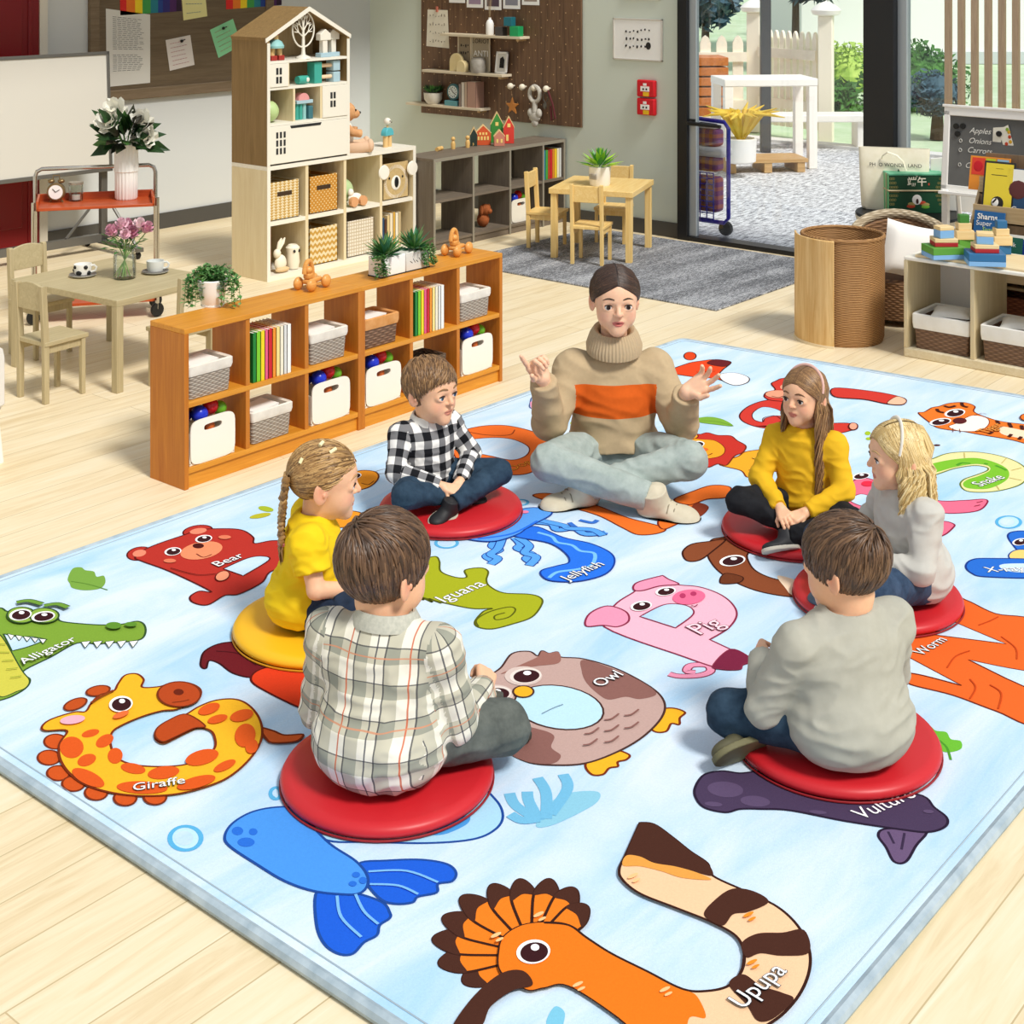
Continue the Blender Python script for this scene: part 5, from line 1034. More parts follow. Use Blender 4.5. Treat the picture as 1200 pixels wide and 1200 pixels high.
class Print:
    V=dict(A=(0,550,3),B=(200,850,3),C=(500,930,2.4),D=(520,600,3),E=(780,800,2.857),F=(850,400,3.4286),G=(800,400,3),H=(580,280,3.3333),I=(280,400,3),J=(780,580,2.857),P=(0,0,1))
    def __init__(s): s.mb=MB(); s.col=[]; s.k=0
    def new(s,view): s.v=s.V[view]; s.k=0
    def w(s,x,y): return at(s.v[0]+x/s.v[2],s.v[1]+y/s.v[2],RZ)
    def add(s,v,f,c):
        s.mb.add(v,f); s.col+=[c]*len(v)
    def z(s): s.k+=1; return RZ+.0006+.00022*s.k
    def curve(s,txt,closed=True,n=6):
        P=[]
        for q in txt.split():
            sharp=q.endswith('!'); x,y=map(float,q.strip('!').split(',')); P.append((x,y))
            if sharp: P.append((x,y))
        N=len(P); out=[]
        for i in range(N if closed else N-1):
            p0=P[(i-1)%N] if closed or i>0 else P[0]; p1=P[i]; p2=P[(i+1)%N]; p3=P[(i+2)%N] if closed or i<N-2 else P[-1]
            if p1==p2: continue
            for j in range(n):
                t=j/n; a=[.5*((2*p1[k])+(-p0[k]+p2[k])*t+(2*p0[k]-5*p1[k]+4*p2[k]-p3[k])*t*t+(-p0[k]+3*p1[k]-3*p2[k]+p3[k])*t**3) for k in(0,1)]
                if not out or (a[0]-out[-1][0])**2+(a[1]-out[-1][1])**2>1e-4: out.append(tuple(a))
        if not closed: out.append(P[-1])
        return out
    def fill(s,W,c,z):
        A=sum(W[i].x*W[(i+1)%len(W)].y-W[(i+1)%len(W)].x*W[i].y for i in range(len(W)))
        if A<0: W=W[::-1]
        s.add([(p.x,p.y,z) for p in W],[tuple(range(len(W)))],(lin(c)[:3]+(1,)) if c else (0,0,0,0))
    def ribbon(s,W,c,wd,closed=True):
        z=s.z(); n=len(W); v=[]; 
        for i,p in enumerate(W):
            a=W[i-1] if (closed or i>0) else p; b=W[(i+1)%n] if (closed or i<n-1) else p; d=b-a; L_=math.hypot(d.x,d.y) or 1; nx,ny=-d.y/L_*wd/2,d.x/L_*wd/2
            v+=[(p.x+nx,p.y+ny,z),(p.x-nx,p.y-ny,z)]
        f=[(2*i,2*i+1,2*((i+1)%n)+1,2*((i+1)%n)) for i in range(n if closed else n-1)]
        s.add(v,f,lin(c)[:3]+(1,))
    def sh(s,txt,c,o=None,w=.007): W=[s.w(*p) for p in s.curve(txt)]; s.fill(W,c,s.z()); (o and s.ribbon(W,o,w)); return s
    def ln(s,txt,c,w=.006,o=None):
        W=[s.w(*p) for p in s.curve(txt,False)]
        if o: s.ribbon(W,o,w+.008,False)
        s.ribbon(W,c,w,False); return s
    def el(s,x,y,rx,ry,c,o=None,rt=0,w=.006):
        r_=rad(rt); W=[s.w(x+rx*math.cos(a)*math.cos(r_)-ry*math.sin(a)*math.sin(r_),y+rx*math.cos(a)*math.sin(r_)+ry*math.sin(a)*math.cos(r_)) for a in [2*PI*i/28 for i in range(28)]]
        if c!=0: s.fill(W,c,s.z())
        if o: s.ribbon(W,o,w)
        return s
    def eye(s,x,y,rx,ry,rt=-8,wh='#ffffff'):
        s.el(x,y,rx,ry,wh,None,rt); s.el(x+rx*.05,y+ry*.05,rx*.82,ry*.82,'#3a1a1e',None,rt); s.el(x+rx*.1,y-ry*.35,rx*.25,ry*.28,'#ffffff'); return s
    def tx(s,body,x0,y0,x1,y1,c='#ffffff',o='#333a44',k=1.0):
        a,b=s.w(x0,y0),s.w(x1,y1); u=(b-a); Ln=u.length; u.normalize(); w_=Vector((-u.y,u.x,0))
        v,f=text_geo(body,1,0,'LEFT'); xs=[p[0] for p in v]; sc=Ln/(max(xs)-min(xs)); x_=min(xs)
        for off,cc in((.024,o),(.0,c)):
            v,f=text_geo(body,1,off,'LEFT'); z=s.z(); s.add([tuple(a+u*(p[0]-x_)*sc+w_*p[1]*sc*k)[:2]+(z,) for p in v],f,lin(cc)[:3]+(1,))
        return s
R=Print()
# --- A alligator, leaf, B bear, G giraffe and the long red tail behind the yellow cushion
GO='#33502a'
R.new('A'); R.sh('-150,640 -120,560 -60,500 0,488 25,500 60,492 110,498 135,510 170,500 200,515 215,535 300,545 370,548 430,545 480,535 505,545 512,570 500,595 465,605 400,610 340,615 270,612 180,660 80,712 105,740 90,770 40,800 -20,820 -120,860 -190,780','#7ea338',GO)
R.sh('-90,620 -20,590 8,592 75,705 103,742 92,768 60,782 0,800 -30,740','#cfc94f',GO,.004); R.sh('12,580! 60,590 110,590 165,600! 100,625 42,640!',None,GO,.005)
for i in range(5): x=25+i*28; R.sh(f'{x},{580+i*5}! {x+26},{586+i*4}! {x+14},{602+i*4}!','#ffffff',GO,.003)
for i in range(5): x=285+i*42; R.sh(f'{x},{612}! {x+34},{608}! {x+14},{634}!','#ffffff',GO,.003)
for y in range(5): R.ln(f'{-20+y*14},{620+y*30} {20+y*14},{622+y*28}','#8a9a2f',.004)
R.el(75,520,50,28,'#8cae44',GO); R.el(155,522,52,26,'#8cae44',GO); R.eye(72,520,40,20); R.eye(152,527,42,18); R.ln('58,478 100,472 148,484','#6f9a3a',.018,GO); R.ln('155,490 200,484 238,496','#6f9a3a',.018,GO); R.el(400,560,28,12,'#5f9030'); R.el(460,556,22,8,'#5f9030'); R.tx('Alligator',72,692,262,606)
R.new('A'); R.sh('238,385 255,350 285,345 300,355 330,360 340,378 365,375 370,400 350,420 300,426 255,418 245,402','#7aa544'); R.ln('250,395 310,405 378,425','#5f8a34',.006); R.el(935,140,27,9,'#a8b82f',None,10); R.el(915,164,38,8,'#b9b52f',None,-10)
RO='#5a1512'
R.new('A'); R.el(490,297,44,23,'#b8332a',RO,-10); R.el(695,218,52,20,'#b8332a',RO,-8); R.sh('475,312 500,288 560,262 640,235 700,215 780,210 850,215 890,240 895,262 960,252 1020,262 1030,330 950,362 920,400 840,440 790,445 730,478 680,470 668,450 700,430 740,430 600,362 500,325','#b8332a',RO)
R.el(490,297,24,12,'#e88a6e',None,-10); R.el(697,219,30,10,'#e88a6e',None,-8); R.sh('785,352! 870,315 925,308 945,322 855,377!',None,RO,.006); R.el(708,288,75,30,'#ee8f66',None,-10); R.ln('690,300 715,312 745,302',RO,.005); R.el(697,272,20,9,'#4a1512'); R.eye(608,292,30,14); R.eye(716,248,30,13); R.el(597,326,22,7,'#e07a5a'); R.el(790,243,22,7,'#e07a5a'); R.el(782,380,26,16,'#ee9a76',RO,-20,.004); R.ln('600,352 690,375 760,372',RO,.004); R.tx('Bear',757,342,850,306)
YO='#7a2f14'
R.new('A')
for x,y in((195,958),(172,1015),(205,1070),(258,1108),(338,1140),(440,1160),(545,1157)): R.el(x,y,40,26,'#cf5520',YO)
R.el(265,830,42,18,'#c0501f',YO,-20); R.el(345,783,42,17,'#c0501f',YO,-10); R.sh('915,915 960,925 1000,940 1065,938 1040,962 960,967 935,952','#d8602a',YO)
R.sh('560,770 600,758 660,757 700,775 705,800 680,825 620,850 570,855 500,875 430,905 395,930 388,970 410,1020 470,1045 560,1052 650,1045 720,1020 755,985 755,950 740,925 700,915 660,930 610,955 575,970 548,955 550,925 590,895 650,870 700,840 760,818 830,815 880,840 915,890 920,950 890,1010 830,1070 760,1110 640,1145 520,1155 400,1145 300,1115 240,1070 210,1020 210,970 235,925 160,925 148,910 180,885 260,860 300,858 320,830 350,800 400,785 415,760 440,730 480,725 505,745 500,772','#f4b62a',YO)
for x,y,a,b_,r_ in((318,935,32,13,-15),(368,962,34,20,-30),(252,985,42,38,0),(305,1030,34,20,-20),(405,1015,26,28,20),(468,1060,44,18,10),(310,1093,62,24,25),(575,1075,56,22,-8),(500,1128,90,22,2),(710,1022,60,26,-15),(790,1052,42,15,-25),(862,945,36,42,20),(850,875,42,20,-15),(735,852,40,18,-20),(765,888,36,14,-15),(690,1112,70,20,-15),(885,985,22,26,20)): R.el(x,y,a,b_,'#dd5a20',None,r_)
R.sh('572,969 546,950 552,922 590,895 655,872 722,914 680,922 612,954','#b8491d',YO,.005); R.el(630,802,76,44,'#b5481f',YO); R.el(628,795,18,11,'#6a2412'); R.ln('605,832 640,828 665,822',YO,.004); R.el(255,893,44,15,'#f0b0c0',None,-8); R.eye(425,838,42,28); R.el(425,876,30,10,'#e8703a',None,-20); R.ln('320,835 350,815 400,790','#8a3a14',.01); R.tx('Giraffe',468,1135,650,1108)
R.new('A'); R.sh('705,680 720,640 780,612 860,612 900,650 935,700 890,732 820,718 770,683 735,674 725,700 710,698','#6b1a22','#3a0f14'); R.ln('760,640 840,650 900,690','#4a1018',.005); R.sh('882,742 930,700 1090,690 1200,740 1190,880 1090,855 950,790','#e0401f','#5a1512')
# --- bubbles, coral, whale
R.new('B'); BL='#5ab0e0'
for v,x,y,a,b_ in(('B',52,398,55,42),('I',730,710,38,17),('I',992,567,24,10),('B',370,240,18,20),('P',1182,612,14,7)):
    R.new(v); R.el(x,y,a,b_,'#bfe3f6',BL,0,.012); R.el(x-a*.1,y,a*.6,b_*.6,None)
WO='#1f4a9a'
R.new('B'); R.sh('470,340 560,240 800,180 1050,200 1140,260 1168,320 1140,368 1060,402 900,415 700,411 550,405','#a9d8f2',WO); R.sh('900,380 1000,330 1050,320 1040,350 960,385','#4a9ae0'); R.sh('515,585 600,597 660,595 745,625 770,660 770,680 735,705 725,740 680,765 640,805 590,805 540,770 512,700','#1f5fd8',WO); R.sh('690,560 660,490 760,478 880,475 970,490 1003,520 990,550 940,560 935,590 870,605 850,625 790,630 740,615','#1f5fd8',WO)
R.sh('190,395 215,350 280,310 360,292 430,295 480,340 560,420 650,480 690,530 690,570 660,595 600,597 500,585 400,550 300,490 210,430','#4a96ec',WO)
for x,y,a,b_ in((235,375,20,15),(290,378,15,12),(265,415,30,16),(652,530,14,10),(676,550,14,12),(640,562,14,9)): R.el(x,y,a,b_,'#2a6fd8')
for q in('585,605 600,680 670,750','650,600 680,660 730,705','695,520 830,518 940,558','700,565 800,570 870,600'): R.ln(q,'#7ab8f4',.007)
R.new('P'); R.sh('628,968 640,945 665,930 700,928 700,940 675,955 645,968','#8cc8e0'); 
for q in('632,962 620,940 618,928','632,962 605,945 597,930','640,960 640,930 630,912','645,955 665,925 660,908','632,960 612,962 598,955'): R.ln(q,'#74bbe0',.03)
# --- U hoopoe
UO='#3a1f18'; R.new('C')
for tx_,ty_ in((125,520),(65,475),(50,415),(75,362),(120,312),(195,282),(265,268),(342,268),(405,292),(437,338)):
    cx_,cy_=310,440; dx,dy=tx_-cx_,ty_-cy_; L_=math.hypot(dx,dy); px_,py_=-dy/L_*34,dx/L_*34
    pt=lambda t,s_:f'{cx_+dx*t+px_*s_:.0f},{cy_+dy*t+py_*s_:.0f}'
    R.sh(' '.join((pt(.2,.5),pt(.6,.95),pt(.9,1),pt(1.1,.35),pt(1.1,-.35),pt(.9,-1),pt(.6,-.95),pt(.2,-.5))),'#ef7f22',UO); R.sh(' '.join((pt(.82,1.05),pt(.95,.95),pt(1.11,.35),pt(1.11,-.35),pt(.95,-.95),pt(.82,-1.05),pt(.88,0))),'#4a2a20')
R.sh('205,450 220,410 270,380 340,372 400,380 450,415 520,460 620,510 720,560 790,565 850,550 885,510 893,460 870,410 800,370 700,330 600,290 550,250 542,220 560,180 600,90! 640,95 690,130 740,170 790,205 805,240 900,285 990,330 1050,390 1078,460 1070,530 1030,600 960,660 800,740 640,730 540,640 400,550 330,555 280,560 210,510','#f5c9a0',UO)
R.sh('205,450 220,410 270,380 340,372 400,380 450,415 520,460 620,510 720,560 760,580 785,640 740,640 720,700 640,728 540,640 400,550 330,555 280,560 210,510','#ea7a1e'); R.ln('330,373 400,380 450,415 520,460 620,510 720,560 790,565 850,550 885,510 893,460',UO); R.sh('600,90! 640,95 690,130 740,170 790,205 805,240 760,232 700,215 640,205 600,187 562,182','#4a2a20'); R.sh('562,184 600,187 640,205 700,215 760,232 800,252 720,247 660,228 600,214 552,212','#e8a04a')
for q in('780,352 810,310 860,278 920,285 962,315 905,343 862,350 832,382','886,432 930,405 1000,402 1062,395 1076,458 1000,467 940,460 900,472','850,548 890,520 940,552 1000,572 1032,592 975,645 930,650 900,605'): R.sh(q,'#4a2a20')
R.sh('205,520 270,510 298,550 240,567 180,612 150,670 70,680 125,590','#4a2a20'); R.eye(300,457,48,34); 
for x,y in((315,352),(425,550),(670,565),(195,412),(580,245),(905,355),(915,490)): R.el(x,y,16,5,'#f9c58a' if x<700 else '#e8902a',None,-25); R.el(x+10,y+13,12,4,'#f9c58a' if x<700 else '#e8902a',None,-25)
R.tx('Upupa',872,610,995,505)
R.new('P'); R.sh('640,1200 650,1180 662,1188 655,1210','#7cc4e0')
# --- V
R.new('E'); R.sh('712,512 740,490 860,495 872,508 840,545 805,600 765,600 738,552','#6a5578','#2a1f34'); R.ln('745,500 765,540','#3a2d48',.006); R.ln('800,505 790,560','#3a2d48',.006); R.sh('100,350 130,310 190,298 250,305 330,300 420,330 600,360 840,375 900,420 942,455 935,485 880,502 800,495 600,465 420,430 320,425 250,425 200,436 130,420 100,385','#4a3b58','#2a1f34')
for x,y,a,b_ in((200,360,60,26),(300,400,50,18),(160,410,30,8),(510,437,30,6),(880,435,18,6)): R.el(x,y,a,b_,'#5d4c6c',None,5)
R.tx('Vulture',640,450,822,372,o='#4a3b58')
R.new('J'); R.sh('866,780 885,774 905,790 940,795 955,818 988,825 990,850 955,862 925,858 905,835 890,800','#6fbf3a'); R.ln('905,815 940,845 955,888','#4f9a2f',.007)
# --- W worm
OO='#7a2a14'; R.new('G'); R.sh('935,900 1000,912 1100,958 1250,990 1300,1150 1250,1345 1100,1300 950,1245 810,1210 782,1190 790,1168 700,1060 780,1000','#f0692a',OO); R.sh('948,985! 1137,1065! 885,1033!',None,OO,.005); R.sh('1005,1121! 1140,1149 1300,1175! 1300,1250 1140,1188!',None,OO,.005); R.sh('770,1100! 980,1212! 843,1176 775,1165!',None,OO,.005)
for q in('1040,1000 1080,985 1110,970','1120,1040 1170,1080 1175,1120','930,1150 960,1110 1010,1090','1010,1260 1030,1220 1010,1190','1110,1295 1120,1240 1080,1210'): R.ln(q,'#c84a1a',.005)
R.tx('Worm',826,1102,915,1048)
# --- brown horned animal under the far red cushion
BO='#3f1c12'; R.new('G'); R.sh('100,700 160,685 300,640 520,690 540,820 435,868 380,850 470,790 400,745 240,740 240,790 290,825 380,850 435,865 440,897 370,898 270,880 190,850 130,812 98,775 88,745','#8a4a2c',BO); R.sh('0,742 30,715 90,705 150,698 110,735 60,770 15,772','#8a4a2c',BO); R.sh('335,825 430,855 440,895 385,893 362,870','#f4d9bc'); R.sh('133,852 148,818 210,830 198,850','#6d3820',BO,.005); R.eye(175,773,46,19)
# --- P pig
PO='#8a2f4a'; R.new('D'); R.ln('792,570 830,578 900,575 938,560 925,540 870,540 855,560 885,565','#f29ab8',.022,PO)
R.sh('565,405 600,330 665,285 700,262 780,250 830,258 900,265 970,290 1015,325 1030,365 1000,410 935,450! 1010,485 1085,520 1080,530 1050,540 1040,555 985,556 945,545 850,512','#f5b9cd',PO); R.sh('500,402 512,360 575,332 640,352 650,385 612,405 560,400','#ee98b6',PO); R.sh('668,275 680,250 770,225! 790,238 826,256 760,262 700,278','#ee98b6',PO); R.sh('690,370! 770,330 830,327 870,340 875,365 815,410!',None,PO,.006); R.sh('945,545 1010,485 1085,520 1080,530 1050,540 1042,556 985,556','#7a2440',PO,.004); R.el(862,302,58,26,'#f06f96',None,-5); R.el(840,298,11,9,'#b83a66'); R.el(878,291,11,8,'#b83a66'); R.eye(780,283,36,15); R.eye(694,335,38,17); R.ln('870,332 882,337 893,330',PO,.004); R.tx('Pig',880,424,966,390,'#fbdbe6','#7a2440')
# --- O owl
W2='#4a2f2a'; R.new('D')
for q in('708,735 738,702 800,690 848,705 830,725 828,748 800,745 782,772 740,772','498,890 530,850 600,838 652,855 642,872 612,880 612,896 582,902 560,924 520,924'): R.sh(q,'#f5b52a',YO)
R.sh('100,640 150,585 200,550 240,500 300,492 330,508 345,490 370,499 400,494 412,512 490,518 600,550 700,600 760,645 778,690 755,740 690,800 600,850 500,885 400,892 300,882 220,840 140,770 90,700','#c2a39b',W2); R.sh('490,522 600,555 700,602 748,642 690,660 640,652 580,662 540,640 500,600 485,560','#8d625b'); R.sh('260,760 340,768 388,790 378,830 412,860 380,888 290,880 225,840','#8d625b'); R.sh('200,572 270,540 330,512 345,492 370,499 400,494 412,512 400,535 320,545 250,560','#9a6a60'); R.el(405,690,158,76,'#bfe4f7',W2,8); R.el(280,580,66,34,'#d8c4bc'); R.el(180,645,66,34,'#d8c4bc'); R.eye(288,580,56,27,-5,'#e9dcd4'); R.eye(182,645,56,27,-5,'#e9dcd4'); R.el(280,637,36,20,'#f5b22a',W2); R.ln('345,715 385,695 420,682','#7a93a4',.003)
for x,y in((590,725),(660,710),(520,775),(590,765),(660,755),(515,815),(590,805)): R.ln(f'{x-25},{y+12} {x},{y+8} {x+26},{y-10}','#8d625b',.006)
R.tx('Owl',537,615,617,573)
# --- I iguana
IO='#5a5f14'; R.new('I'); R.sh('560,780 640,768 690,757 705,775 710,810 760,830 800,830 795,805 850,797 876,810 870,840 882,862 930,885 1020,890 1060,902 1065,925 1030,970 960,995 890,1012 840,1005 830,985 860,950 890,940 820,940 720,920 620,895 550,880','#a9b022',IO); R.ln('842,1003 835,980 880,952 950,935 972,945 950,970 905,980 900,966 935,955',IO,.006); R.ln('620,900 650,910 640,900 680,918 668,906 712,922',IO,.008); R.tx('Iguana',708,912,855,850)
# --- J jellyfish
JO='#1a3f9a'; R.new('D')
for q in('190,95 170,120 195,135 150,155 180,175','205,95 190,130 165,150 190,165 165,185','250,92 270,115 260,130 310,150 290,165 320,185','262,92 300,120 285,145 325,160 300,190','320,38 380,45 400,65 460,60 500,80 570,75','330,30 420,50 440,60 520,65 560,85'): R.ln(q,'#5aa4f0',.03,JO)
R.sh('290,62 330,55 420,92 520,115 590,150 598,190 560,225 470,247 380,245 345,228 345,208 400,192 440,180 430,150 370,112 250,88','#2a74e8',JO); R.ln('330,75 380,90 400,110 450,120 480,140 530,150 520,190 470,205 400,215 370,235','#7ac0f8',.014); R.sh('70,88 110,60 200,20 280,-8 340,-10 380,10 300,55 260,82 180,106 100,102','#5aa0f0',JO); R.ln('120,98 240,80 330,35','#2a74e8',.012); R.eye(238,24,24,11); R.eye(160,55,20,10); R.el(215,45,14,5,'#f08ab0'); R.el(285,5,14,5,'#f08ab0'); R.ln('195,40 210,46 222,38',JO,.004); R.tx('Jellyfish',420,244,552,186)
# --- far side of the rug
R.new('I'); R.ln('470,462 500,452 540,445','#7a4a2a',.003); R.ln('475,470 510,465 548,468','#7a4a2a',.003); R.sh('385,470 430,455 480,460 490,482 460,512 400,532 372,560 365,590 430,605 420,640 350,655 310,620 300,540 330,490','#f59a28','#6a3414'); R.eye(405,474,26,11); R.ln('430,500 455,505 475,492','#6a3414',.004)
R.new('I'); R.sh('760,330 800,310 870,297 950,298 1040,320 1100,350 1132,385! 1150,345 1185,340 1195,375 1160,390 1120,400 1080,420 1030,460 960,470 850,455 780,430 750,380','#f0702a',OO); R.sh('800,352 880,340 960,345 1018,372 1010,402 960,418 890,405 810,385',None,OO,.006); R.ln('800,318 870,330 950,330 970,312',OO,.005); R.tx('Dog',952,450,1022,424,'#f0902a','#6a2412')
R.new('H'); R.sh('138,640 155,616 240,628 330,640 330,680 240,672 145,664','#9fb8dc','#4a5a8a'); R.sh('138,640 150,636 178,640 178,662 145,664','#f0a0c0'); R.el(255,728,28,6,'#b9c82f',None,5); R.el(310,720,16,9,'#b9c82f',None,-5); R.sh('765,708 830,696 890,706 930,732 860,726 800,718','#7fae3a'); R.ln('780,712 860,714 932,732','#5f8a2f',.005)
R.new('H'); R.sh('875,880 950,850 980,832 1070,820 1140,815 1140,905 1062,908 990,932 960,905','#f5ab2c',OO); R.ln('990,905 1040,890 1060,905',OO,.004); R.sh('690,775 720,762 760,757 800,764 830,758 870,768 920,770 945,788 980,810 968,835 935,850 905,885 870,880 830,894 790,878 750,874 700,860','#c8342a',OO); R.sh('690,800 740,778 800,784 860,790 898,820 880,850 800,862 705,855','#f5a62a',OO,.004); R.el(758,772,36,13,'#f5a62a',OO); R.eye(785,806,34,14); R.el(732,835,26,12,'#5a1a1a'); R.el(800,825,34,8,'#f0702a'); R.ln('790,850 830,848 850,840',OO,.004); R.tx('Lion',1022,864,1075,842,'#f0c04a','#7a3414')
R.new('H'); R.sh('150,1005 200,994 300,1010 420,1050 520,1090 660,1128 640,1150 560,1156 500,1130 400,1080 260,1040','#f0752a',OO); R.sh('640,1100 720,1060 780,1032 832,1048 800,1085 740,1102 660,1135','#f0752a',OO); R.sh('780,1035 832,1048 800,1085 745,1100','#8a3a24'); R.sh('700,1020 780,985 850,964 920,972 905,1010 830,1018 760,1040','#f0752a',OO)
for q in('330,1100 380,1110 400,1100','290,1110 340,1140 440,1155'): R.ln(q,'#3a74d0',.02)
R.new('H'); R.el(762,458,24,16,'#e0481f',UO); R.sh('680,520 750,488 800,478 862,472 922,482 890,512 880,530 940,525 990,542 985,562 938,573 890,555 850,545 780,540','#e84a22',UO); R.sh('880,530 940,525 990,542 985,562 938,573 890,555','#ffffff',UO,.005); R.sh('862,472 922,482 895,500 830,488','#6a1f24',UO,.004); R.tx('Fox',800,525,850,515,'#e8602a','#5a1a1a')
R.new('F'); R.sh('300,236 180,235 100,258 58,295 75,325 140,347 220,350 300,340 420,330 500,330 530,345 510,358 420,360','#d23c32',RO); R.sh('110,290 150,265 210,275 240,300 200,300 160,310 150,325 115,315',None,RO,.005); R.ln('150,325 155,308 200,300 225,320 195,332',RO,.005); R.sh('185,172 205,160 230,150 290,148 340,180 330,240 200,240 158,226 165,206 200,196','#d23c32',RO); R.el(212,214,52,16,'#f0a080',RO,0,.004); R.el(252,186,32,14,'#f0a080'); R.eye(250,186,14,7); R.ln('185,222 215,228 240,218',RO,.004)
R.sh('440,190 600,205 700,225 727,240 710,257 650,254 560,236 440,225','#d23c32',RO); R.sh('650,252 690,225 727,240 710,257','#f2c0a0',RO,.004); R.el(514,345,18,14,'#f2a88a',RO)
R.new('F'); R.el(850,418,14,4,'#5a3a3a'); R.el(572,370,12,8,'#a8c42f'); R.el(576,392,12,6,'#a8c42f')
R.sh('776,290 800,285 830,268 860,262 900,250 960,247 1002,262 1000,285 1060,310 1120,325 1280,352 1280,425 1150,397 1020,375 950,362 900,357 850,347 818,325','#f07a2c',OO); R.sh('990,300 1050,310 1058,335 1022,360 945,362 898,345 930,330','#fff2e6',OO,.004); R.sh('1110,345 1200,360 1280,372 1280,400 1120,378','#fbe0c0'); R.eye(922,290,42,16); R.eye(864,326,44,14); R.el(942,322,28,12,'#5a2024'); R.ln('1000,300 1030,292 1050,296',OO,.003); R.ln('940,355 945,370',OO,.003); R.ln('915,352 915,368',OO,.003)
for q in('880,262 900,268 925,262','950,250 955,262 975,268','850,275 858,285 880,290','1090,322 1100,335','1140,332 1150,350','1190,342 1195,358','1060,375 1075,368','1140,388 1150,378','1180,398 1190,388'): R.ln(q,'#4a201c',.016)
R.el(1225,310,40,16,'#f07a2c',OO); R.tx('Tiger',1032,372,1102,338,'#f0a04a','#7a3414')
R.new('F'); R.sh('800,490 840,470 900,450 1000,445 1100,460 1180,490 1217,530 1192,572 1120,597 1040,607 970,602 944,577 960,555 1010,537 1052,520 1050,507 1000,500 920,512 820,540','#eee3a4','#6a7a2a'); R.sh('800,505 840,490 920,475 1010,470 1090,490 1137,520 1130,558 1060,592 980,592 955,577 970,558 1020,541 1062,520 1055,501 1000,494 920,507 820,532','#7fc234'); 
for q in('930,500 950,490 985,492','1085,500 1110,510 1130,520','1040,492 1055,495'): R.ln(q,'#4f9a2a',.014)
for x,y,x2,y2 in((1130,470,1110,492),(1190,510,1150,520),(1190,560,1140,550),(1100,598,1090,582),(960,450,962,470)): R.ln(f'{x},{y} {x2},{y2}','#c8b868',.004)
R.tx('Snake',1008,580,1108,545)
R.new('F'); R.sh('380,590 475,580 540,550 600,560 630,590 720,600 850,640 960,640 1040,635 1052,650 1012,682 900,692 780,680 830,735 880,724 918,735 915,750 872,782 800,790 700,700 600,700 500,702 380,670','#f2718f','#8a2440'); R.sh('500,640 540,615 585,625 600,645 560,665',None,'#8a2440',.005); R.sh('480,600 500,590 525,600 510,620 480,628','#7a1430'); R.eye(545,543,36,13); R.el(572,574,26,11,'#e8304a'); R.el(140,588,32,14,'#f48fb0','#8a2440'); R.ln('1010,650 1035,645','#8a2440',.004); R.ln('1000,665 1025,660','#8a2440',.004)
XO='#1a3a8a'; R.new('F'); R.sh('1135,780 1160,765 1220,765 1300,790 1300,880 1200,860 1150,812','#2a6fd4',XO); R.sh('1138,862 1180,838 1300,850 1300,890 1172,884','#f0d27a',XO,.005); R.sh('966,905 990,880 1060,874 1300,885 1300,948 1050,948 988,932','#2a6fd4',XO); R.sh('1100,905 1150,895 1300,900 1300,930 1150,928','#cfe6fa'); R.eye(1185,808,32,14); R.tx('X-ray',1045,922,1200,916)
# --- the rug itself
base=[Vector((x,y,0)) for x,y in RUGQ]
rb=MB(); ring=[]
cen=sum(base,Vector())/4
def rug_ring(ins,z,r=.05):
    P=[]
    for i,p in enumerate(base):
        a=(base[i-1]-p).normalized(); b_=(base[(i+1)%4]-p).normalized(); q=p+a*ins+b_*ins; k=[]
        for j in range(7):
            t=j/6; s0=q+a*r; s1=q+b_*r; k.append(s0.lerp(q,t).lerp(q.lerp(s1,t),t))
        P+=[(v.x,v.y,z) for v in k]
    return P
rb.rings([rug_ring(.012,.001),rug_ring(.0,.008),rug_ring(.008,RZ-.002),rug_ring(.02,RZ)])
nb=len(rb.v); mb=R.mb; allm=MB(); allm.v=rb.v+mb.v; allm.f=rb.f+[tuple(i+nb for i in f) for f in mb.f]; allm.m=[0]*len(allm.f)
RM=rug_mat(); rug=allm.build('alphabet_rug',RM,None,0,0); ca=rug.data.color_attributes.new('ink','FLOAT_COLOR','POINT')
ca.data.foreach_set('color',np.array([(0,0,0,0)]*nb+R.col,dtype=np.float32).ravel())
tag(rug,'huge pale blue plush rug printed with alphabet animals under the children','rug')
b=MB(); b.tube([Vector(p) for p in rug_ring(.006,.0165)],.0165,8,closed=True); b.build('bound_edge',cloth('grey_blue_binding','#94a6b2','#b4c3cc',500,.3),rug)
b=MB(); b.tube([Vector(p)+Vector((0,0,.0005)) for p in rug_ring(.04,RZ)],.0022,5,closed=True); b.build('stitched_seam',m('#9fb0ba',.9),rug)
# ---- seat cushions
def vinyl(h,n): 
    t=NT(n); t.col(h); t.bump(t.noise(t.coord(),60,3),.06,.002); return t.fin(.42,0,.4)
RV=vinyl('#c4222a','red_vinyl'); YV=vinyl('#efb71c','yellow_vinyl'); CUSH={}
def cushion(label,px,py,mt,r=.28):
    p=at(px,py,RZ+.002); o=T('seat_cushion',label,'cushion',p,0,'round seat cushions on the rug')
    b=MB(); b.lathe([(0,0),(r-.012,.0),(r,.012),(r+.001,.02),(r-.006,.032),(r-.03,.037),(0,.038)],64); b.build('pad',mt,o,smooth=50)
    b=MB(); b.tube([(math.cos(2*PI*i/64)*(r+.001),math.sin(2*PI*i/64)*(r+.001),.004) for i in range(64)],.003,6,closed=True); b.build('seam',m('#8f161d' if mt is RV else '#c98f14',.5),o); return p
CZ=RZ+.002+.038
PC={}
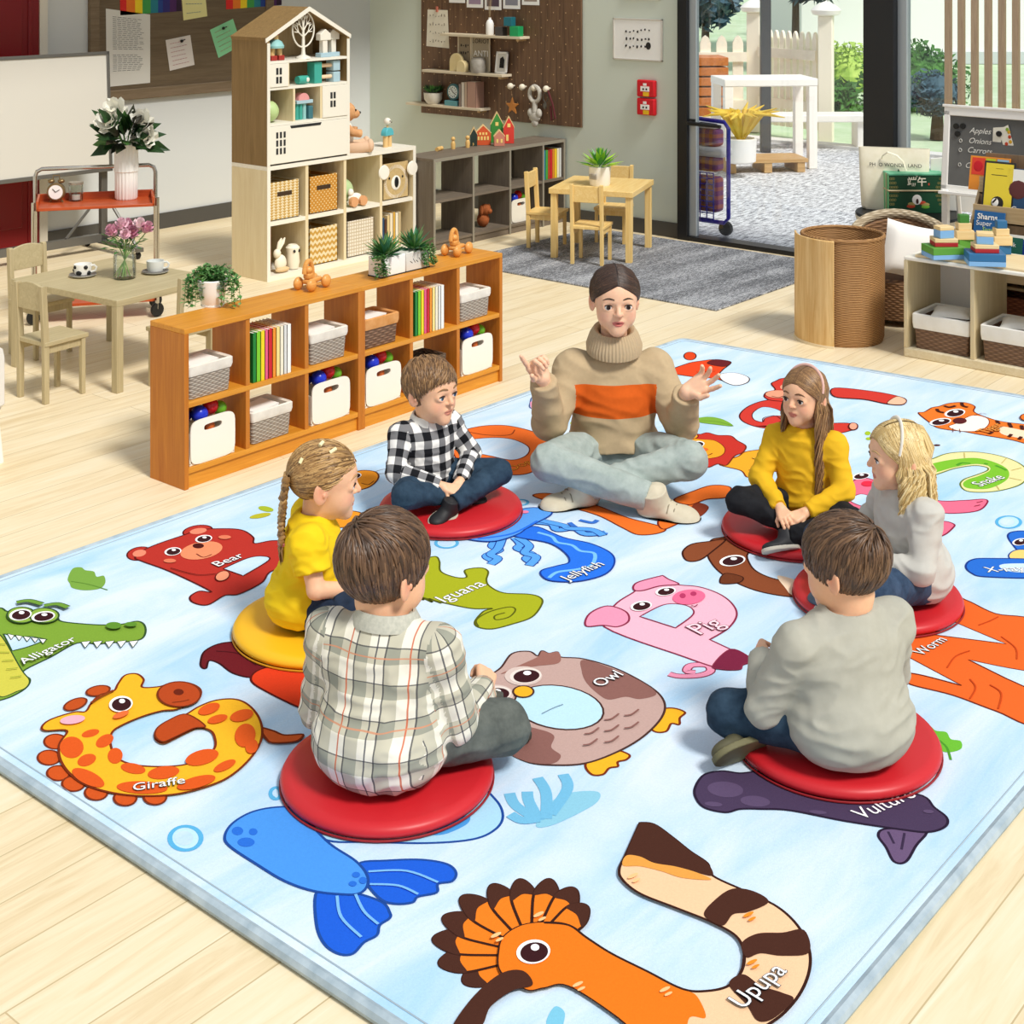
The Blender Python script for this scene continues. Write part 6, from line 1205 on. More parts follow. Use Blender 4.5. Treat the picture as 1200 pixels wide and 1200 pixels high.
for k,lb,px,py,mt in(('boyP','round red seat cushion under the boy in black and white checks',528,600,RV),('girlY','round yellow seat cushion under the girl with braided hair',376,738,YV),('boyT','round red seat cushion under the boy in the pale tartan shirt',454,912,RV),('boyG','round red seat cushion under the boy in grey seen from behind',980,873,RV),('girlM','round red seat cushion under the girl in mustard top and black trousers',934,624,RV),('girlB','round red seat cushion under the blonde girl',1028,703,RV)): PC[k]=cushion(lb,px,py,mt)
from mathutils.bvhtree import BVHTree
# ================================================================ people: smooth-blended body surfaces
class Field:
    def __init__(s,lo,hi,h):
        s.lo=np.array(lo,float); s.h=h; s.n=np.ceil((np.array(hi)-s.lo)/h).astype(int)+1; s.d=np.full(s.n,.3,np.float32)
    def win(s,lo,hi):
        i0=np.clip(np.floor((np.array(lo)-s.lo)/s.h).astype(int),0,s.n-1); i1=np.clip(np.ceil((np.array(hi)-s.lo)/s.h).astype(int)+1,1,s.n)
        sl=tuple(slice(a,max(a+1,b)) for a,b in zip(i0,i1)); ax=[(s.lo[k]+np.arange(sl[k].start,sl[k].stop)*s.h).astype(np.float32) for k in range(3)]
        return sl,ax[0][:,None,None],ax[1][None,:,None],ax[2][None,None,:]
    def put(s,sl,d,k,sub=False):
        o=s.d[sl]
        if sub: d=-d; o=-o
        if k>0: h=np.clip(.5+.5*(o-d)/k,0,1); r=o+(d-o)*h-k*h*(1-h) if not sub else None
        if sub:
            # smooth max of original and -shape
            a=s.d[sl]; b=d; h=np.clip(.5-.5*(a-b)/k,0,1); s.d[sl]=a+(b-a)*h+k*h*(1-h)
        else: s.d[sl]=r if k>0 else np.minimum(o,d)
    def cone(s,a,b,ra,rb,k=.01,sub=False,flat=False):
        a=np.array(a,float); b=np.array(b,float); m=max(ra,rb)+k+3*s.h
        sl,X,Y,Z=s.win(np.minimum(a,b)-m,np.maximum(a,b)+m); ba=b-a; L2=max(ba@ba,1e-9)
        t=np.clip(((X-a[0])*ba[0]+(Y-a[1])*ba[1]+(Z-a[2])*ba[2])/L2,0,1)
        d=np.sqrt((X-a[0]-t*ba[0])**2+(Y-a[1]-t*ba[1])**2+(Z-a[2]-t*ba[2])**2)-(ra+(rb-ra)*t)
        if flat: u=ba/math.sqrt(L2); d=np.maximum(d,(X-b[0])*u[0]+(Y-b[1])*u[1]+(Z-b[2])*u[2])
        s.put(sl,d,k,sub)
    def chain(s,P,R,k=.01): 
        for i in range(len(P)-1): s.cone(P[i],P[i+1],R[i],R[i+1],k)
    def ell(s,c,r,k=.01,M=None,sub=False):
        c=np.array(c,float); r=np.array(r,float); m=max(r)+k+3*s.h; sl,X,Y,Z=s.win(c-m,c+m); X=X-c[0];Y=Y-c[1];Z=Z-c[2]
        if M is not None:
            M=np.array(M); X,Y,Z=[M[0,i]*X+M[1,i]*Y+M[2,i]*Z for i in range(3)]
        k0=np.sqrt((X/r[0])**2+(Y/r[1])**2+(Z/r[2])**2); k1=np.sqrt((X/r[0]**2)**2+(Y/r[1]**2)**2+(Z/r[2]**2)**2)+1e-6
        s.put(sl,(k0*(k0-1)/k1).astype(np.float32),k,sub)
    def cut(s,p,n,k=.004,box=None):
        n=np.array(n,float); n/=np.linalg.norm(n)
        sl,X,Y,Z=s.win(*box) if box else s.win(s.lo,s.lo+s.n*s.h)
        d=(X-p[0])*n[0]+(Y-p[1])*n[1]+(Z-p[2])*n[2]; s.d[sl]=np.maximum(s.d[sl],d)
    def mesh(s):
        d=s.d; d[0]=d[-1]=.3; d[:,0]=d[:,-1]=.3; d[:,:,0]=d[:,:,-1]=.3; S_=d<0
        c=np.zeros(s.n-1,np.int8)
        for i in(0,1):
            for j in(0,1):
                for k in(0,1): c+=S_[i:s.n[0]-1+i,j:s.n[1]-1+j,k:s.n[2]-1+k]
        ids=np.argwhere((c>0)&(c<8)); idx=np.full(s.n-1,-1,np.int32); idx[tuple(ids.T)]=np.arange(len(ids))
        cor=np.array([(i,j,k) for i in(0,1) for j in(0,1) for k in(0,1)]); vals=np.stack([d[tuple((ids+q).T)] for q in cor],1)
        acc=np.zeros((len(ids),3)); cnt=np.zeros(len(ids))
        for a in range(8):
            for b in range(a+1,8):
                if abs(cor[a]-cor[b]).sum()==1:
                    va,vb=vals[:,a],vals[:,b]; m_=(va<0)!=(vb<0); t=np.where(m_,va/np.where(m_,va-vb,1),0)
                    acc+=(cor[a]+(cor[b]-cor[a])*t[:,None])*m_[:,None]; cnt+=m_
        v=s.lo+(ids+acc/cnt[:,None])*s.h; F=[]
        for ax in range(3):
            o=[q for q in range(3) if q!=ax]; A=[slice(None)]*3; B=[slice(None)]*3; A[ax]=slice(0,-1); B[ax]=slice(1,None)
            e=np.argwhere(S_[tuple(A)]!=S_[tuple(B)]); ins=S_[tuple(e.T)]; q=[]
            for du,dv in((-1,-1),(0,-1),(0,0),(-1,0)):
                z=e.copy(); z[:,o[0]]+=du; z[:,o[1]]+=dv; q.append(idx[tuple(z.T)])
            q=np.stack(q,1); fl=ins if ax!=1 else ~ins; q[~fl]=q[~fl][:,::-1]; F.append(q)
        return v,np.concatenate(F)
def relax(v,F,it=2,lam=.5):
    for _ in range(it):
        acc=np.zeros_like(v); n=np.zeros(len(v))
        for a,b in((0,1),(1,2),(2,3),(3,0)):
            np.add.at(acc,F[:,a],v[F[:,b]]); np.add.at(acc,F[:,b],v[F[:,a]]); np.add.at(n,F[:,a],1); np.add.at(n,F[:,b],1)
        v=v+(acc/np.maximum(n,1)[:,None]-v)*lam
    return v
def normals(v,F):
    fn=np.cross(v[F[:,2]]-v[F[:,0]],v[F[:,3]]-v[F[:,1]]); n=np.zeros_like(v)
    for k in range(4): np.add.at(n,F[:,k],fn)
    return n/(np.linalg.norm(n,axis=1)[:,None]+1e-12)
def surf(name,v,F,mt,parent,K=1,attrs=None):
    me=D.meshes.new(name); me.vertices.add(len(v)); me.vertices.foreach_set('co',(v*K).astype(np.float32).ravel())
    me.loops.add(F.size); me.loops.foreach_set('vertex_index',F.astype(np.int32).ravel()); me.polygons.add(len(F)); me.polygons.foreach_set('loop_start',np.arange(0,F.size,4,dtype=np.int32)); me.polygons.foreach_set('use_smooth',np.ones(len(F),bool))
    me.update(calc_edges=True); me.materials.append(mt)
    for an,q in (attrs or {}).items():
        ty,arr=q[:2]; a=me.attributes.new(an,ty,q[2] if len(q)>2 else 'POINT'); a.data.foreach_set({'FLOAT':'value','FLOAT_VECTOR':'vector','FLOAT_COLOR':'color'}[ty],np.ascontiguousarray(arr,dtype=np.float32).ravel())
    o=D.objects.new(name,me); return link(o,parent)
def folds(v,N,amp,fr,seed,str_=(1,1,1)):
    o=Vector((seed*3.7,seed*1.3,seed*2.1)); out=np.empty(len(v))
    for i,p in enumerate(v):
        w=Vector((p[0],p[1],p[2])); q=Vector((w.x*fr*.55+w.z*fr*.35,w.y*fr*.55-w.z*fr*.2,w.z*fr*1.5+w.y*fr*.45))+o; q+=noise.noise_vector(w*fr*.5+o)*.7
        a=noise.noise(q); out[i]=(1-abs(a)*3.2)*.75+noise.noise(w*fr*2.2+o)*.25
    return v+N*(np.clip(out,-.9,1)*amp)[:,None]
# ---- cloth, skin and hair materials
def skinmat():
    t=NT('skin'); a=t.N('ShaderNodeAttribute',attribute_name='tone'); n=t.noise(t.coord(),90,2); t.col(t.mix(.06,a.outputs['Color'],t.ramp(n,[(.3,'#c06a50'),(.7,'#ffffff')]),'MULTIPLY'))
    t.b.inputs['Subsurface Weight'].default_value=.12; t.b.inputs['Subsurface Radius'].default_value=(.012,.004,.002); t.b.inputs['Subsurface Scale'].default_value=.5
    t.bump(t.noise(t.coord(),600,2),.04,.001); return t.fin(.48,0,.35)
SKIN=skinmat()
def hairmat(name,c1,c2,c3=None):
    t=NT(name); a=t.N('ShaderNodeAttribute',attribute_name='shade'); t.col(t.ramp(a.outputs['Fac'],[(0,c1),(.55,c2),(1,c3 or c2)])); t.fin(.42,0,.45); return t.m
def knit(name,c,band=None,z0=0,z1=0,sc=700,rows=None):
    t=NT(name); c0=t.N('ShaderNodeTexCoord'); sp=t.N('ShaderNodeSeparateXYZ'); t.t.links.new(c0.outputs['Object'],sp.inputs[0]); n=t.noise(t.coord(),60,3)
    col=t.mix(t.math('MULTIPLY',n,.3),c,'#8a7a60' if band else '#777777')
    if band:
        a=t.N('ShaderNodeAttribute',attribute_name='part'); f=t.math('MULTIPLY',t.math('LESS_THAN',a.outputs['Fac'],.5),t.math('MULTIPLY',t.math('GREATER_THAN',sp.outputs[2],z0),t.math('LESS_THAN',sp.outputs[2],z1))); col=t.mix(f,col,t.mix(t.math('MULTIPLY',n,.25),band,'#8a2f10'))
    t.col(col); h=t.math('SINE',t.math('MULTIPLY',sp.outputs[2],rows or sc)); t.bump(t.math('ADD',t.noise(t.coord(),sc,2),t.math('MULTIPLY',h,.25 if rows else 0)),.35,.002); return t.fin(.9,0,.15)
def plaid(name,kind):
    t=NT(name); a=t.N('ShaderNodeAttribute',attribute_name='weave'); sp=t.N('ShaderNodeSeparateXYZ'); t.t.links.new(a.outputs['Vector'],sp.inputs[0]); U,V_=sp.outputs[0],sp.outputs[1]
    def band(x,per,lo,hi): f=t.math('FRACT',t.math('ADD',t.math('DIVIDE',x,per),10)); return t.math('MULTIPLY',t.math('GREATER_THAN',f,lo),t.math('LESS_THAN',f,hi))
    if kind=='check':
        P=.062; s_=t.math('MULTIPLY',t.math('ADD',band(U,P,0,.5),band(V_,P,0,.5)),.5); col=t.ramp(s_,[(0,'#eceae6'),(.5,'#7a7a7c'),(1,'#17181c')])
        n=s_
    else:
        P=.082; s_=t.math('MULTIPLY',t.math('ADD',band(U,P,.0,.42),band(V_,P,.1,.5)),.5); col=t.ramp(s_,[(0,'#e4e1d3'),(.5,'#bfbcaa'),(1,'#95978a')])
        for x,p,lo,hi,c in((U,P,.42,.47,'#2c2f3a'),(V_,P,.5,.535,'#3a3d44'),(U,P*2,.33,.355,'#c4582f'),(U,P*2,.86,.885,'#3a3d4a'),(V_,P*2,.12,.14,'#c98a6a')): col=t.mix(t.math('MULTIPLY',band(x,p,lo,hi),.85),col,c)
    t.col(col); t.bump(t.noise(t.coord(),700,2),.2,.001); return t.fin(.88,0,.15)
def denim(name,c1,c2):
    t=NT(name); t.col(t.ramp(t.noise(t.coord(),22,5,.65),[(.3,c1),(.7,c2)])); t.bump(t.noise(t.coord((1,1,1)),800,2),.25,.001); return t.fin(.85,0,.15)
def eyes_mesh(K,r,iris):
    b=MB(); R=[];n=24; prof=[(0,1.0),(.2,.98),(.22,.975),(.44,.898),(.48,.877),(.75,.66),(.95,.31),(1,0),(.8,-.6),(0,-1)]
    for k,(q,x) in enumerate(prof): R.append([(x*r,max(q,1e-4)*r*math.cos(2*PI*j/n),max(q,1e-4)*r*math.sin(2*PI*j/n)) for j in range(n)])
    b.rings(R); mi=[]; 
    for k in range(len(prof)-1): mi+=[0 if k<2 else (1 if k<4 else 2)]*n
    b.m=mi+[0,2]; return b
EYEW=m('#f0ece6',.2); PUP=m('#0c0908',.12); IRIS={'brown':m('#3a2112',.2),'blue':m('#4a6a86',.2),'hazel':m('#4f4a30',.2)}
rot3=lambda yaw,pitch=0,roll=0: np.array((Matrix.Rotation(yaw,3,'Z')@Matrix.Rotation(pitch,3,'Y')@Matrix.Rotation(roll,3,'X')))
def unit(v): v=np.array(v,float); return v/np.linalg.norm(v)
HANDK=.0035
def hand(F,w,d,n,side,L,curl=(.3,.3,.35,.4),thumb=.5,spread=.10,k=HANDK):
    """palm, four unequal bent fingers and a thumb from the side of the palm; n points out of the palm"""
    w=np.array(w,float); d=unit(d); n=np.array(n,float); n=unit(n-d*(n@d)); t=np.cross(d,n)*side   # t points to the thumb side
    offs=(.20,.065,-.07,-.19); lens=(.43,.48,.44,.34); r0=L*.062
    for i in range(4):
        kb=w+d*L*(.47-.03*abs(i-1))+t*L*offs[i]*.95; F.cone(w+t*L*offs[i]*.55+d*L*.04,kb,L*.10,L*.085,.008)
        dd=unit(d+t*spread*(1.2-.9*i)); p=kb; c=0
        for j,(f,rr) in enumerate(((.44,1),(.31,.92),(.25,.84))):
            c+=curl[i]*(1,1.15,.8)[j]; q=p+(dd*math.cos(c)+n*math.sin(c))*L*lens[i]*f; F.cone(p,q,r0*rr,r0*(rr-.08),k if j or 1 else .005); p=q
    p=w+d*L*.14+t*L*.13+n*L*.03; a=unit(d*.55+t*.75+n*(.25+thumb*.5)); q=p+a*L*.26; F.cone(w+d*L*.08+t*L*.05,p,L*.09,L*.085,.008); F.cone(p,q,L*.082,L*.068,.005)
    a2=unit(d*(.95)+t*.25+n*(.1+thumb*.6)); q2=q+a2*L*.2; F.cone(q,q2,L*.066,L*.055,k)
def head(F,c,M,s,o):
    H=lambda x,y,z: c+M@np.array((x,y,z))*s
    E=lambda p,r,k,**kw: F.ell(H(*p),np.array(r)*s,k*s,M,**kw)
    kid=o.get('kid',1)
    E((-.04,0,.12),(.43,.352,.375),.05); E((.10,0,-.14),(.265,.262,.34),.12); E((.16,0,.10),(.22,.27,.24),.1)
    for y in(-1,1): E((.20,y*.15,-.20),(.135,.122,.15),.12)
    if not kid:
        for y in(-1,1): E((.235,y*.15,-.10),(.09,.09,.06),.08)
    E((.285,0,-.42),(.085,.10,.075),.09); E((.02,0,-.3),(.2,.2,.12),.12)
    for y in(-1,1): E((.412,y*.15,-.012),(.06,.09,.052),.06,sub=True)
    E((.335,0,.055),(.05,.2,.035),.06)
    nl=.445 if kid else .465
    F.cone(H(.365,0,.03),H(nl-.02,0,-.10),.028*s,.042*s,.03*s); E((nl-.015,0,-.118),(.045,.042,.038),.025)
    for y in(-1,1): E((nl-.06,y*.048,-.128),(.035,.027,.026),.02)
    for y in(-1,1): E((nl-.03,y*.022,-.15),(.014,.012,.012),.012,sub=True)
    E((.27,0,-.33),(.085,.13,.11),.09); E((.345,0,-.235),(.045,.1,.035),.04)
    E((.362,0,-.252),(.032,.078,.018),.014); E((.354,0,-.294),(.036,.068,.022),.014)
    op=o.get('mouth',0)
    E((.398,0,-.272),(.05,.080 if not op else .062,.0045+op),.006,sub=True)
    for y in(-1,1): # eyelids with an almond opening
        E((.312,y*.15,-.02),(.082,.094,.074),.025); E((.40,y*.152,-.022),(.062,.080,o.get('lid',.038)),.006,sub=True)
    for y in(-1,1):
        Me=M@rot3(y*-.35,0,0); e=H(-.05,y*.345,-.06); F.ell(e,np.array((.095,.03,.145))*s,.02*s,Me); F.ell(H(-.035,y*.385,-.05),np.array((.055,.022,.09))*s,.015*s,Me,sub=True); F.ell(H(-.0,y*.36,-.075),np.array((.02,.018,.03))*s,.01*s)
def tone(v,c,M,s,base,o):
    """the skin's own colour: lips and warmer cheeks, ears and nose"""
    q=((v-c)@M)/s; col=np.tile(np.array(lin(base)),(len(v),1)); 
    def blend(mask,h):
        nonlocal col; col=col*(1-mask[:,None])+np.array(lin(h))*mask[:,None]
    ch=np.clip(1-np.sqrt(((q[:,0]-.27)/.2)**2+((np.abs(q[:,1])-.19)/.12)**2+((q[:,2]+.17)/.12)**2),0,1)*.5; blend(ch,o.get('cheek','#e08a78'))
    er=np.clip(1-np.sqrt(((q[:,0]+.04)/.14)**2+((np.abs(q[:,1])-.37)/.1)**2+((q[:,2]+.05)/.2)**2),0,1)*.5; blend(er,'#d97a62')
    ns=np.clip(1-np.sqrt(((q[:,0]-.45)/.1)**2+(q[:,1]/.1)**2+((q[:,2]+.12)/.08)**2),0,1)*.3; blend(ns,'#dc8470')
    lp=((q[:,0]>.3)&((q[:,1]/.088)**2+((q[:,2]+.275-1.6*q[:,1]**2)/.045)**2<1)).astype(float)*.8; blend(lp,o.get('lips','#c4685c'))
    inn=((q[:,0]>.28)&(q[:,0]<.362)&((q[:,1]/.07)**2+((q[:,2]+.274-1.6*q[:,1]**2)/(.010+o.get('mouth',0)))**2<1)).astype(float)*(1 if o.get('mouth') else .6); blend(inn,'#5a2420')
    col[:,3]=1; return col
# ---- hair made of many fine tapering locks over a close cap
ELL=np.array((.43,.352,.375)); ELC=np.array((-.04,0,.12))
def onhead(p,f):   # push a head-space point onto the skull ellipsoid scaled by f
    q=(np.array(p)-ELC)/ELL; return ELC+q/np.linalg.norm(q)*f*ELL
class Hair:
    def __init__(s,c,M,sz): s.c,s.M,s.s=c,M,sz; s.V=[];s.F=[];s.A=[]; s.n=0
    def lock(s,P,w,shade,flat=.55,nn=5,tip=.15,root=.25):
        P=np.array([s.c+s.M@np.array(p)*s.s for p in P]); k=len(P); T_=np.gradient(P,axis=0); T_/=np.linalg.norm(T_,axis=1)[:,None]+1e-9
        out=P-(s.c+s.M@ELC*s.s); 
        for i in range(k):
            t=i/(k-1); r=w*s.s*(root+(1-root)*min(1,t*4))*(1 if t<.5 else 1-(1-tip)*((t-.5)/.5)**1.6)
            o=out[i]-T_[i]*(out[i]@T_[i]); o/=np.linalg.norm(o)+1e-9; b=np.cross(T_[i],o)
            for j in range(nn): a=2*PI*j/nn; s.V.append(P[i]+b*math.cos(a)*r+o*math.sin(a)*r*flat); s.A.append(shade)
        for i in range(k-1):
            for j in range(nn): a=s.n+i*nn+j; b=s.n+i*nn+(j+1)%nn; s.F.append((a,b,b+nn,a+nn))
        s.n=len(s.V)
    def cap(s,F,f,planes,K):
        """close cap under the locks: skull shell trimmed at the hairline"""
        G=Field(s.c-.75*s.s,s.c+.75*s.s,s.s*.016); G.ell(s.c+s.M@ELC*s.s,ELL*f*s.s,.001,s.M)
        for p,n in planes: G.cut(s.c+s.M@np.array(p)*s.s,s.M@np.array(n))
        v,f_=G.mesh(); s.F+= [tuple(q) for q in f_+s.n]; s.V+=list(v); s.A+=[.3]*len(v); s.n=len(s.V)
    def build(s,name,mt,parent,K): return surf(name,np.array(s.V),np.array(s.F),mt,parent,K,{'shade':('FLOAT',np.clip(np.array(s.A)+RNG.normal(0,.0,len(s.A)),0,1))})
HL=[((.36,0,.26),(.62,0,-.78))]
def hairline(x): return .24+(x-.36)*.80
def short_hair(h,whorl=(-.28,.05,.4),n=1500,ln=.26,front=.0,seed=1,fwd=.6,lift=.05,lim=.16,side=0):
    r=np.random.default_rng(seed); wv=onhead(whorl,1); k=0
    while k<n:
        d=r.normal(size=3); p=onhead(ELC+d,1.0)
        if p[2]<(hairline(p[0])-front if p[0]>-.02 else max(-.24,hairline(p[0])-.12)): continue
        k+=1; P=[]; q=p; L_=ln*r.uniform(.75,1.25); off=r.normal(size=3)*.12; f0=1.02+r.uniform(0,.05); st=6
        for i in range(st+1):
            t=i/st; P.append(onhead(q,f0+lift*t*(1-.35*t)+.03*math.sin(t*3)))
            away=q-wv; nrm=unit((q-ELC)/ELL**2); away=away-nrm*(away@nrm); away=away/(np.linalg.norm(away)+.05)
            down=np.array((0,0,-1.))-nrm*(-nrm[2]); fw=np.array((1.,0,0))-nrm*nrm[0]
            top=max(0,min(1,(q[2]-.2)/.2)); g=away*.9+fw*fwd*top+down*.75*(1-top)+off; g=g+np.array((0,side*max(0,min(1,q[0]*4)),0)); q=q+g/np.linalg.norm(g)*L_/st
            if q[0]>.05 and q[2]<hairline(q[0])-lim*r.uniform(.5,1.5) and len(P)>2: break
        h.lock(P,r.uniform(.010,.018),r.uniform(.1,.9),.6)
def long_hair(h,n=420,length=1.2,part=.05,wave=.03,seed=3,front=.2,back=-.45,outy=.46,wl=9,top=1.05,face=.02):
    r=np.random.default_rng(seed)
    for i in range(n):
        sd=1 if i%2 else -1; u=r.uniform(0,1); xr=.30-.62*u+r.normal()*.02; p0=onhead((xr,part+sd*.015,.6),1.02+r.uniform(0,.03))
        ph=r.uniform(0,6); xl=front+(back-front)*u**.85; Lz=-length*r.uniform(.8,1.05); P=[]; am=wave*r.uniform(.6,1.5)
        low=np.array((xl,sd*(.40 if u<.75 else .40*(1-(u-.75)*3.2)+.02),-.08))
        for j in range(6):
            t=j/5; q=p0*(1-t)+low*t+np.array((0,sd*.28*math.sin(t*PI),.16*math.sin(t*PI)*0)); P.append(onhead(q,1.04+.02*r.uniform()+.05*t+(.03 if top>1.05 else 0)))
        b0=P[-1]
        for j in range(1,10):
            t=j/9; z=b0[2]+(Lz-b0[2])*t; o=1+.12*math.sin(t*2.2)
            x=b0[0]*(1-.15*t)+(-.06*t if u>.5 else face*t)+am*math.sin(ph+t*wl); y=b0[1]*o+am*math.cos(ph+t*wl)*.8
            if u>.6: x=min(x,-.33-.15*t*(u-.6))
            P.append(np.array((x,y,z)))
        h.lock(P,r.uniform(.012,.022),r.uniform(.1,1),.6,4,tip=.25)
    for i in range(n//2):        # the fall of hair down the back of the head
        y0=r.uniform(-.43,.43); ph=r.uniform(0,6); Lz=-length*r.uniform(.8,1.05); am=wave*r.uniform(.6,1.4); P=[onhead((-.12,y0*.35,.55),1.04),onhead((-.36,y0*.7,.38),1.09),onhead((-.5,y0,.12),1.11),onhead((-.46,y0*1.15,-.12),1.13)]; b0=P[-1]
        for j in range(1,9): t=j/8; P.append(np.array((b0[0]-.05*t+am*math.sin(ph+t*wl),b0[1]*(1+.1*t)+am*math.cos(ph+t*wl)*.8,b0[2]+(Lz-b0[2])*t)))
        h.lock(P,r.uniform(.012,.022),r.uniform(.1,1),.6,4,tip=.25)
def swept_hair(h,to,n=520,seed=5,part=.0,front=.34):
    """hair combed from the hairline back to one gathering point"""
    r=np.random.default_rng(seed); to=np.array(to)
    for i in range(n):
        a=r.uniform(0,2*PI); d=r.normal(size=3); p=onhead(ELC+d,1.02)
        if p[2]<hairline(p[0]) - .02: continue
        P=[]; e=onhead(to,1.06)
        for j in range(9):
            t=j/8; q=p*(1-t)+e*t; q=q+np.array((0,np.sign(p[1]-part)*.03*math.sin(t*PI)*(1-t),.0)); P.append(onhead(q,1.02+.015*min(1,t*5)+.025*math.sin(t*PI)+r.uniform(0,.005)))
        h.lock(P,r.uniform(.010,.016),r.uniform(.1,1),.6,4)
def parted_hair(h,to,n=700,seed=6,lift=.03,px=.0):
    r=np.random.default_rng(seed)
    for i in range(n):
        sd=1 if i%2 else -1; u=r.uniform(0,1); p0=onhead((.36-.62*u,px+sd*.008,.3+.4*u),1.02); P=[]; low=np.array((.30-.55*u-.05,sd*.46,.12-.22*u+r.uniform(-.08,.08))); e=np.array((to[0],to[1]+sd*.06,to[2]+r.uniform(-.06,.06)))
        for j in range(11):
            t=j/10
            q=(p0*(1-t*2)+low*t*2) if t<.5 else (low*(2-2*t)+e*(2*t-1)); P.append(onhead(q,1.045+lift*math.sin(t*PI)+r.uniform(0,.006)))
        h.lock(P,r.uniform(.010,.017),r.uniform(.05,1),.6,4)
# ---- one figure
def person(key,label,base,heading,K,o):
    """local frame: +x faces forward, +y is the figure's left, z up from the seat"""
    root=T('person',label,'person',base,rad(heading)); rootinv=None
    J=dict(neck=(.0,0,.405),hc=(.035,0,.535),sL=(.0,.135,.355),sR=(.0,-.135,.355),eL=(.06,.19,.2),eR=(.06,-.19,.2),wL=(.19,.06,.12),wR=(.19,-.06,.12),
        hL=(.02,.075,.09),hR=(.02,-.075,.09),kL=(.21,.24,.12),kR=(.21,-.24,.12),aL=(.275,-.03,.055),aR=(.16,.05,.055),fL=(.25,-1,-.15),fR=(.3,1,-.15),uL=(.3,0,1),uR=(.3,0,1)); J.update(o.get('J',{})); J={k:np.array(v,float) for k,v in J.items()}
    g=o.get('girth',1); tz=o.get('tz',1); s=o.get('s',.21); M=rot3(rad(o.get('head',heading)-heading),rad(o.get('pitch',0)),rad(o.get('roll',0))); hc=J['hc']; h=o.get('h',.0032); ad=o.get('adult',0)
    lo=np.array((-.30,-.42,-.02)); hi=np.array((.48,.42,hc[2]+.2*1.1))
    if ad: lo=np.array((-.3,-.55,-.02)); hi=np.array((.55,.55,hc[2]+.2))
    nk=J['neck']; cx=nk[0]*.55; ar=o.get('ar',1)
    def torso(F,inf,low=True):
        F.ell((nk[0]*.1-.02,nk[1]*.1,.085),(.104*g+inf,.122*g+inf,.085+inf),.03)
        F.ell((nk[0]*.35-.005,nk[1]*.35,.17*tz),(.084*g+inf,.112*g+inf,.11*tz+inf),.06); F.ell((cx,nk[1]*.6,.275*tz),(.085*g+inf,.115*g+inf,.115*tz+inf),.06)
        F.cone(J['sL']*np.array((1,.66,1))+np.array((0,0,-.014)),J['sR']*np.array((1,.66,1))+np.array((0,0,-.014)),.046*g+inf,.046*g+inf,.06)
        F.cone(nk*np.array((.8,.8,1))-np.array((0,0,.06)),nk-np.array((0,0,.012)),.06+inf,.043+inf,.05)
    # --- body
    F=Field(lo,hi,h); torso(F,-.006); F.cone(nk-np.array((0,0,.03)),hc+M@np.array((-.10,0,-.28))*s,.047 if not ad else .05,.044 if not ad else .048,.02); head(F,hc,M,s,o)
    for sd,q in((1,'L'),(-1,'R')):
        F.cone(J['s'+q],J['e'+q],.036*ar,.030*ar,.02); F.cone(J['e'+q],J['w'+q],.030*ar,.021*ar,.01)
        hd=o.get('hand'+q,((.9,-.4*sd,-.3),(0,-sd,-.6),(.45,.45,.5,.55),.5)); hand(F,J['w'+q],hd[0],hd[1],sd,o.get('hl',.118),hd[2],hd[3],hd[4] if len(hd)>4 else .08)
        F.cone(J['h'+q],J['k'+q],.055,.04,.02); F.cone(J['k'+q],J['a'+q],.04,.028,.01)
    v,f=F.mesh(); v=relax(v,f,1,.4); body=surf('body',v,f,SKIN,root,K,{'tone':('FLOAT_COLOR',tone(v,hc,M,s,o.get('skin','#eec1a4'),o))})
    # --- eyes, lashes, brows
    bvh=BVHTree.FromPolygons(v.tolist(),f.tolist()); fwd=Vector(M@np.array((-1.,0,0)))
    def onface(y,z,up_=.004):
        r=bvh.ray_cast(Vector(hc+M@np.array((.9,y,z))*s),fwd)[0]; return tuple((r-fwd*up_*s)*K) if r is not None else tuple((hc+M@np.array((.39,y,z))*s)*K)
    r_=.070*s
    for sd in(-1,1):
        p=hc+M@np.array((.316,sd*.15,-.020))*s; b=eyes_mesh(K,r_*K,0); e=b.build('eye',[PUP,IRIS[o.get('iris','brown')],EYEW],root,smooth=60); Rm=Matrix(M.tolist()).to_4x4(); gz=rad(o.get('gaze',0)); e.matrix_local=Matrix.Translation(Vector(p*K))@Rm@Matrix.Rotation(gz,4,'Z')@Matrix.Rotation(rad(o.get('gazep',3)),4,'Y')
        H=lambda x,y,z: tuple((hc+M@np.array((x,y,z))*s)*K)
        b=MB(); lid=o.get('lid',.038); b.tube([H(.394-.045*abs(t)**2-.02*max(t,0),sd*(.152+.080*t),-.024+lid*1.02*(1-t*t)) for t in(-1,-.6,-.2,.2,.6,1)],[q*s*K*o.get('bw',1) for q in(.004,.010,.012,.012,.012,.005)],6); b.build('eyelashes',m('#2a1a12',.6),root)
        b=MB(); b.tube([onface(sd*(.065+.165*t),.100+.026*math.sin(t*2.6)-.034*t*t+o.get('brow',0)) for t in(0,.2,.4,.6,.8,1)],[q*s*K*o.get('bw',.85) for q in(.010,.017,.018,.016,.012,.005)],6); b.build('eyebrow',o['browm'],root)
    # --- shirt
    inf=o.get('inf',.012); F=Field(lo,hi,.0042 if not ad else .0048); torso(F,inf); sl=o.get('sleeve',1.0); hem=o.get('hem',.045)
    F.ell((nk[0]*.1-.022,0,.10),(.106*g+inf*1.2,.124*g+inf*1.2,.09),.05)
    sw=o.get('sw',1)
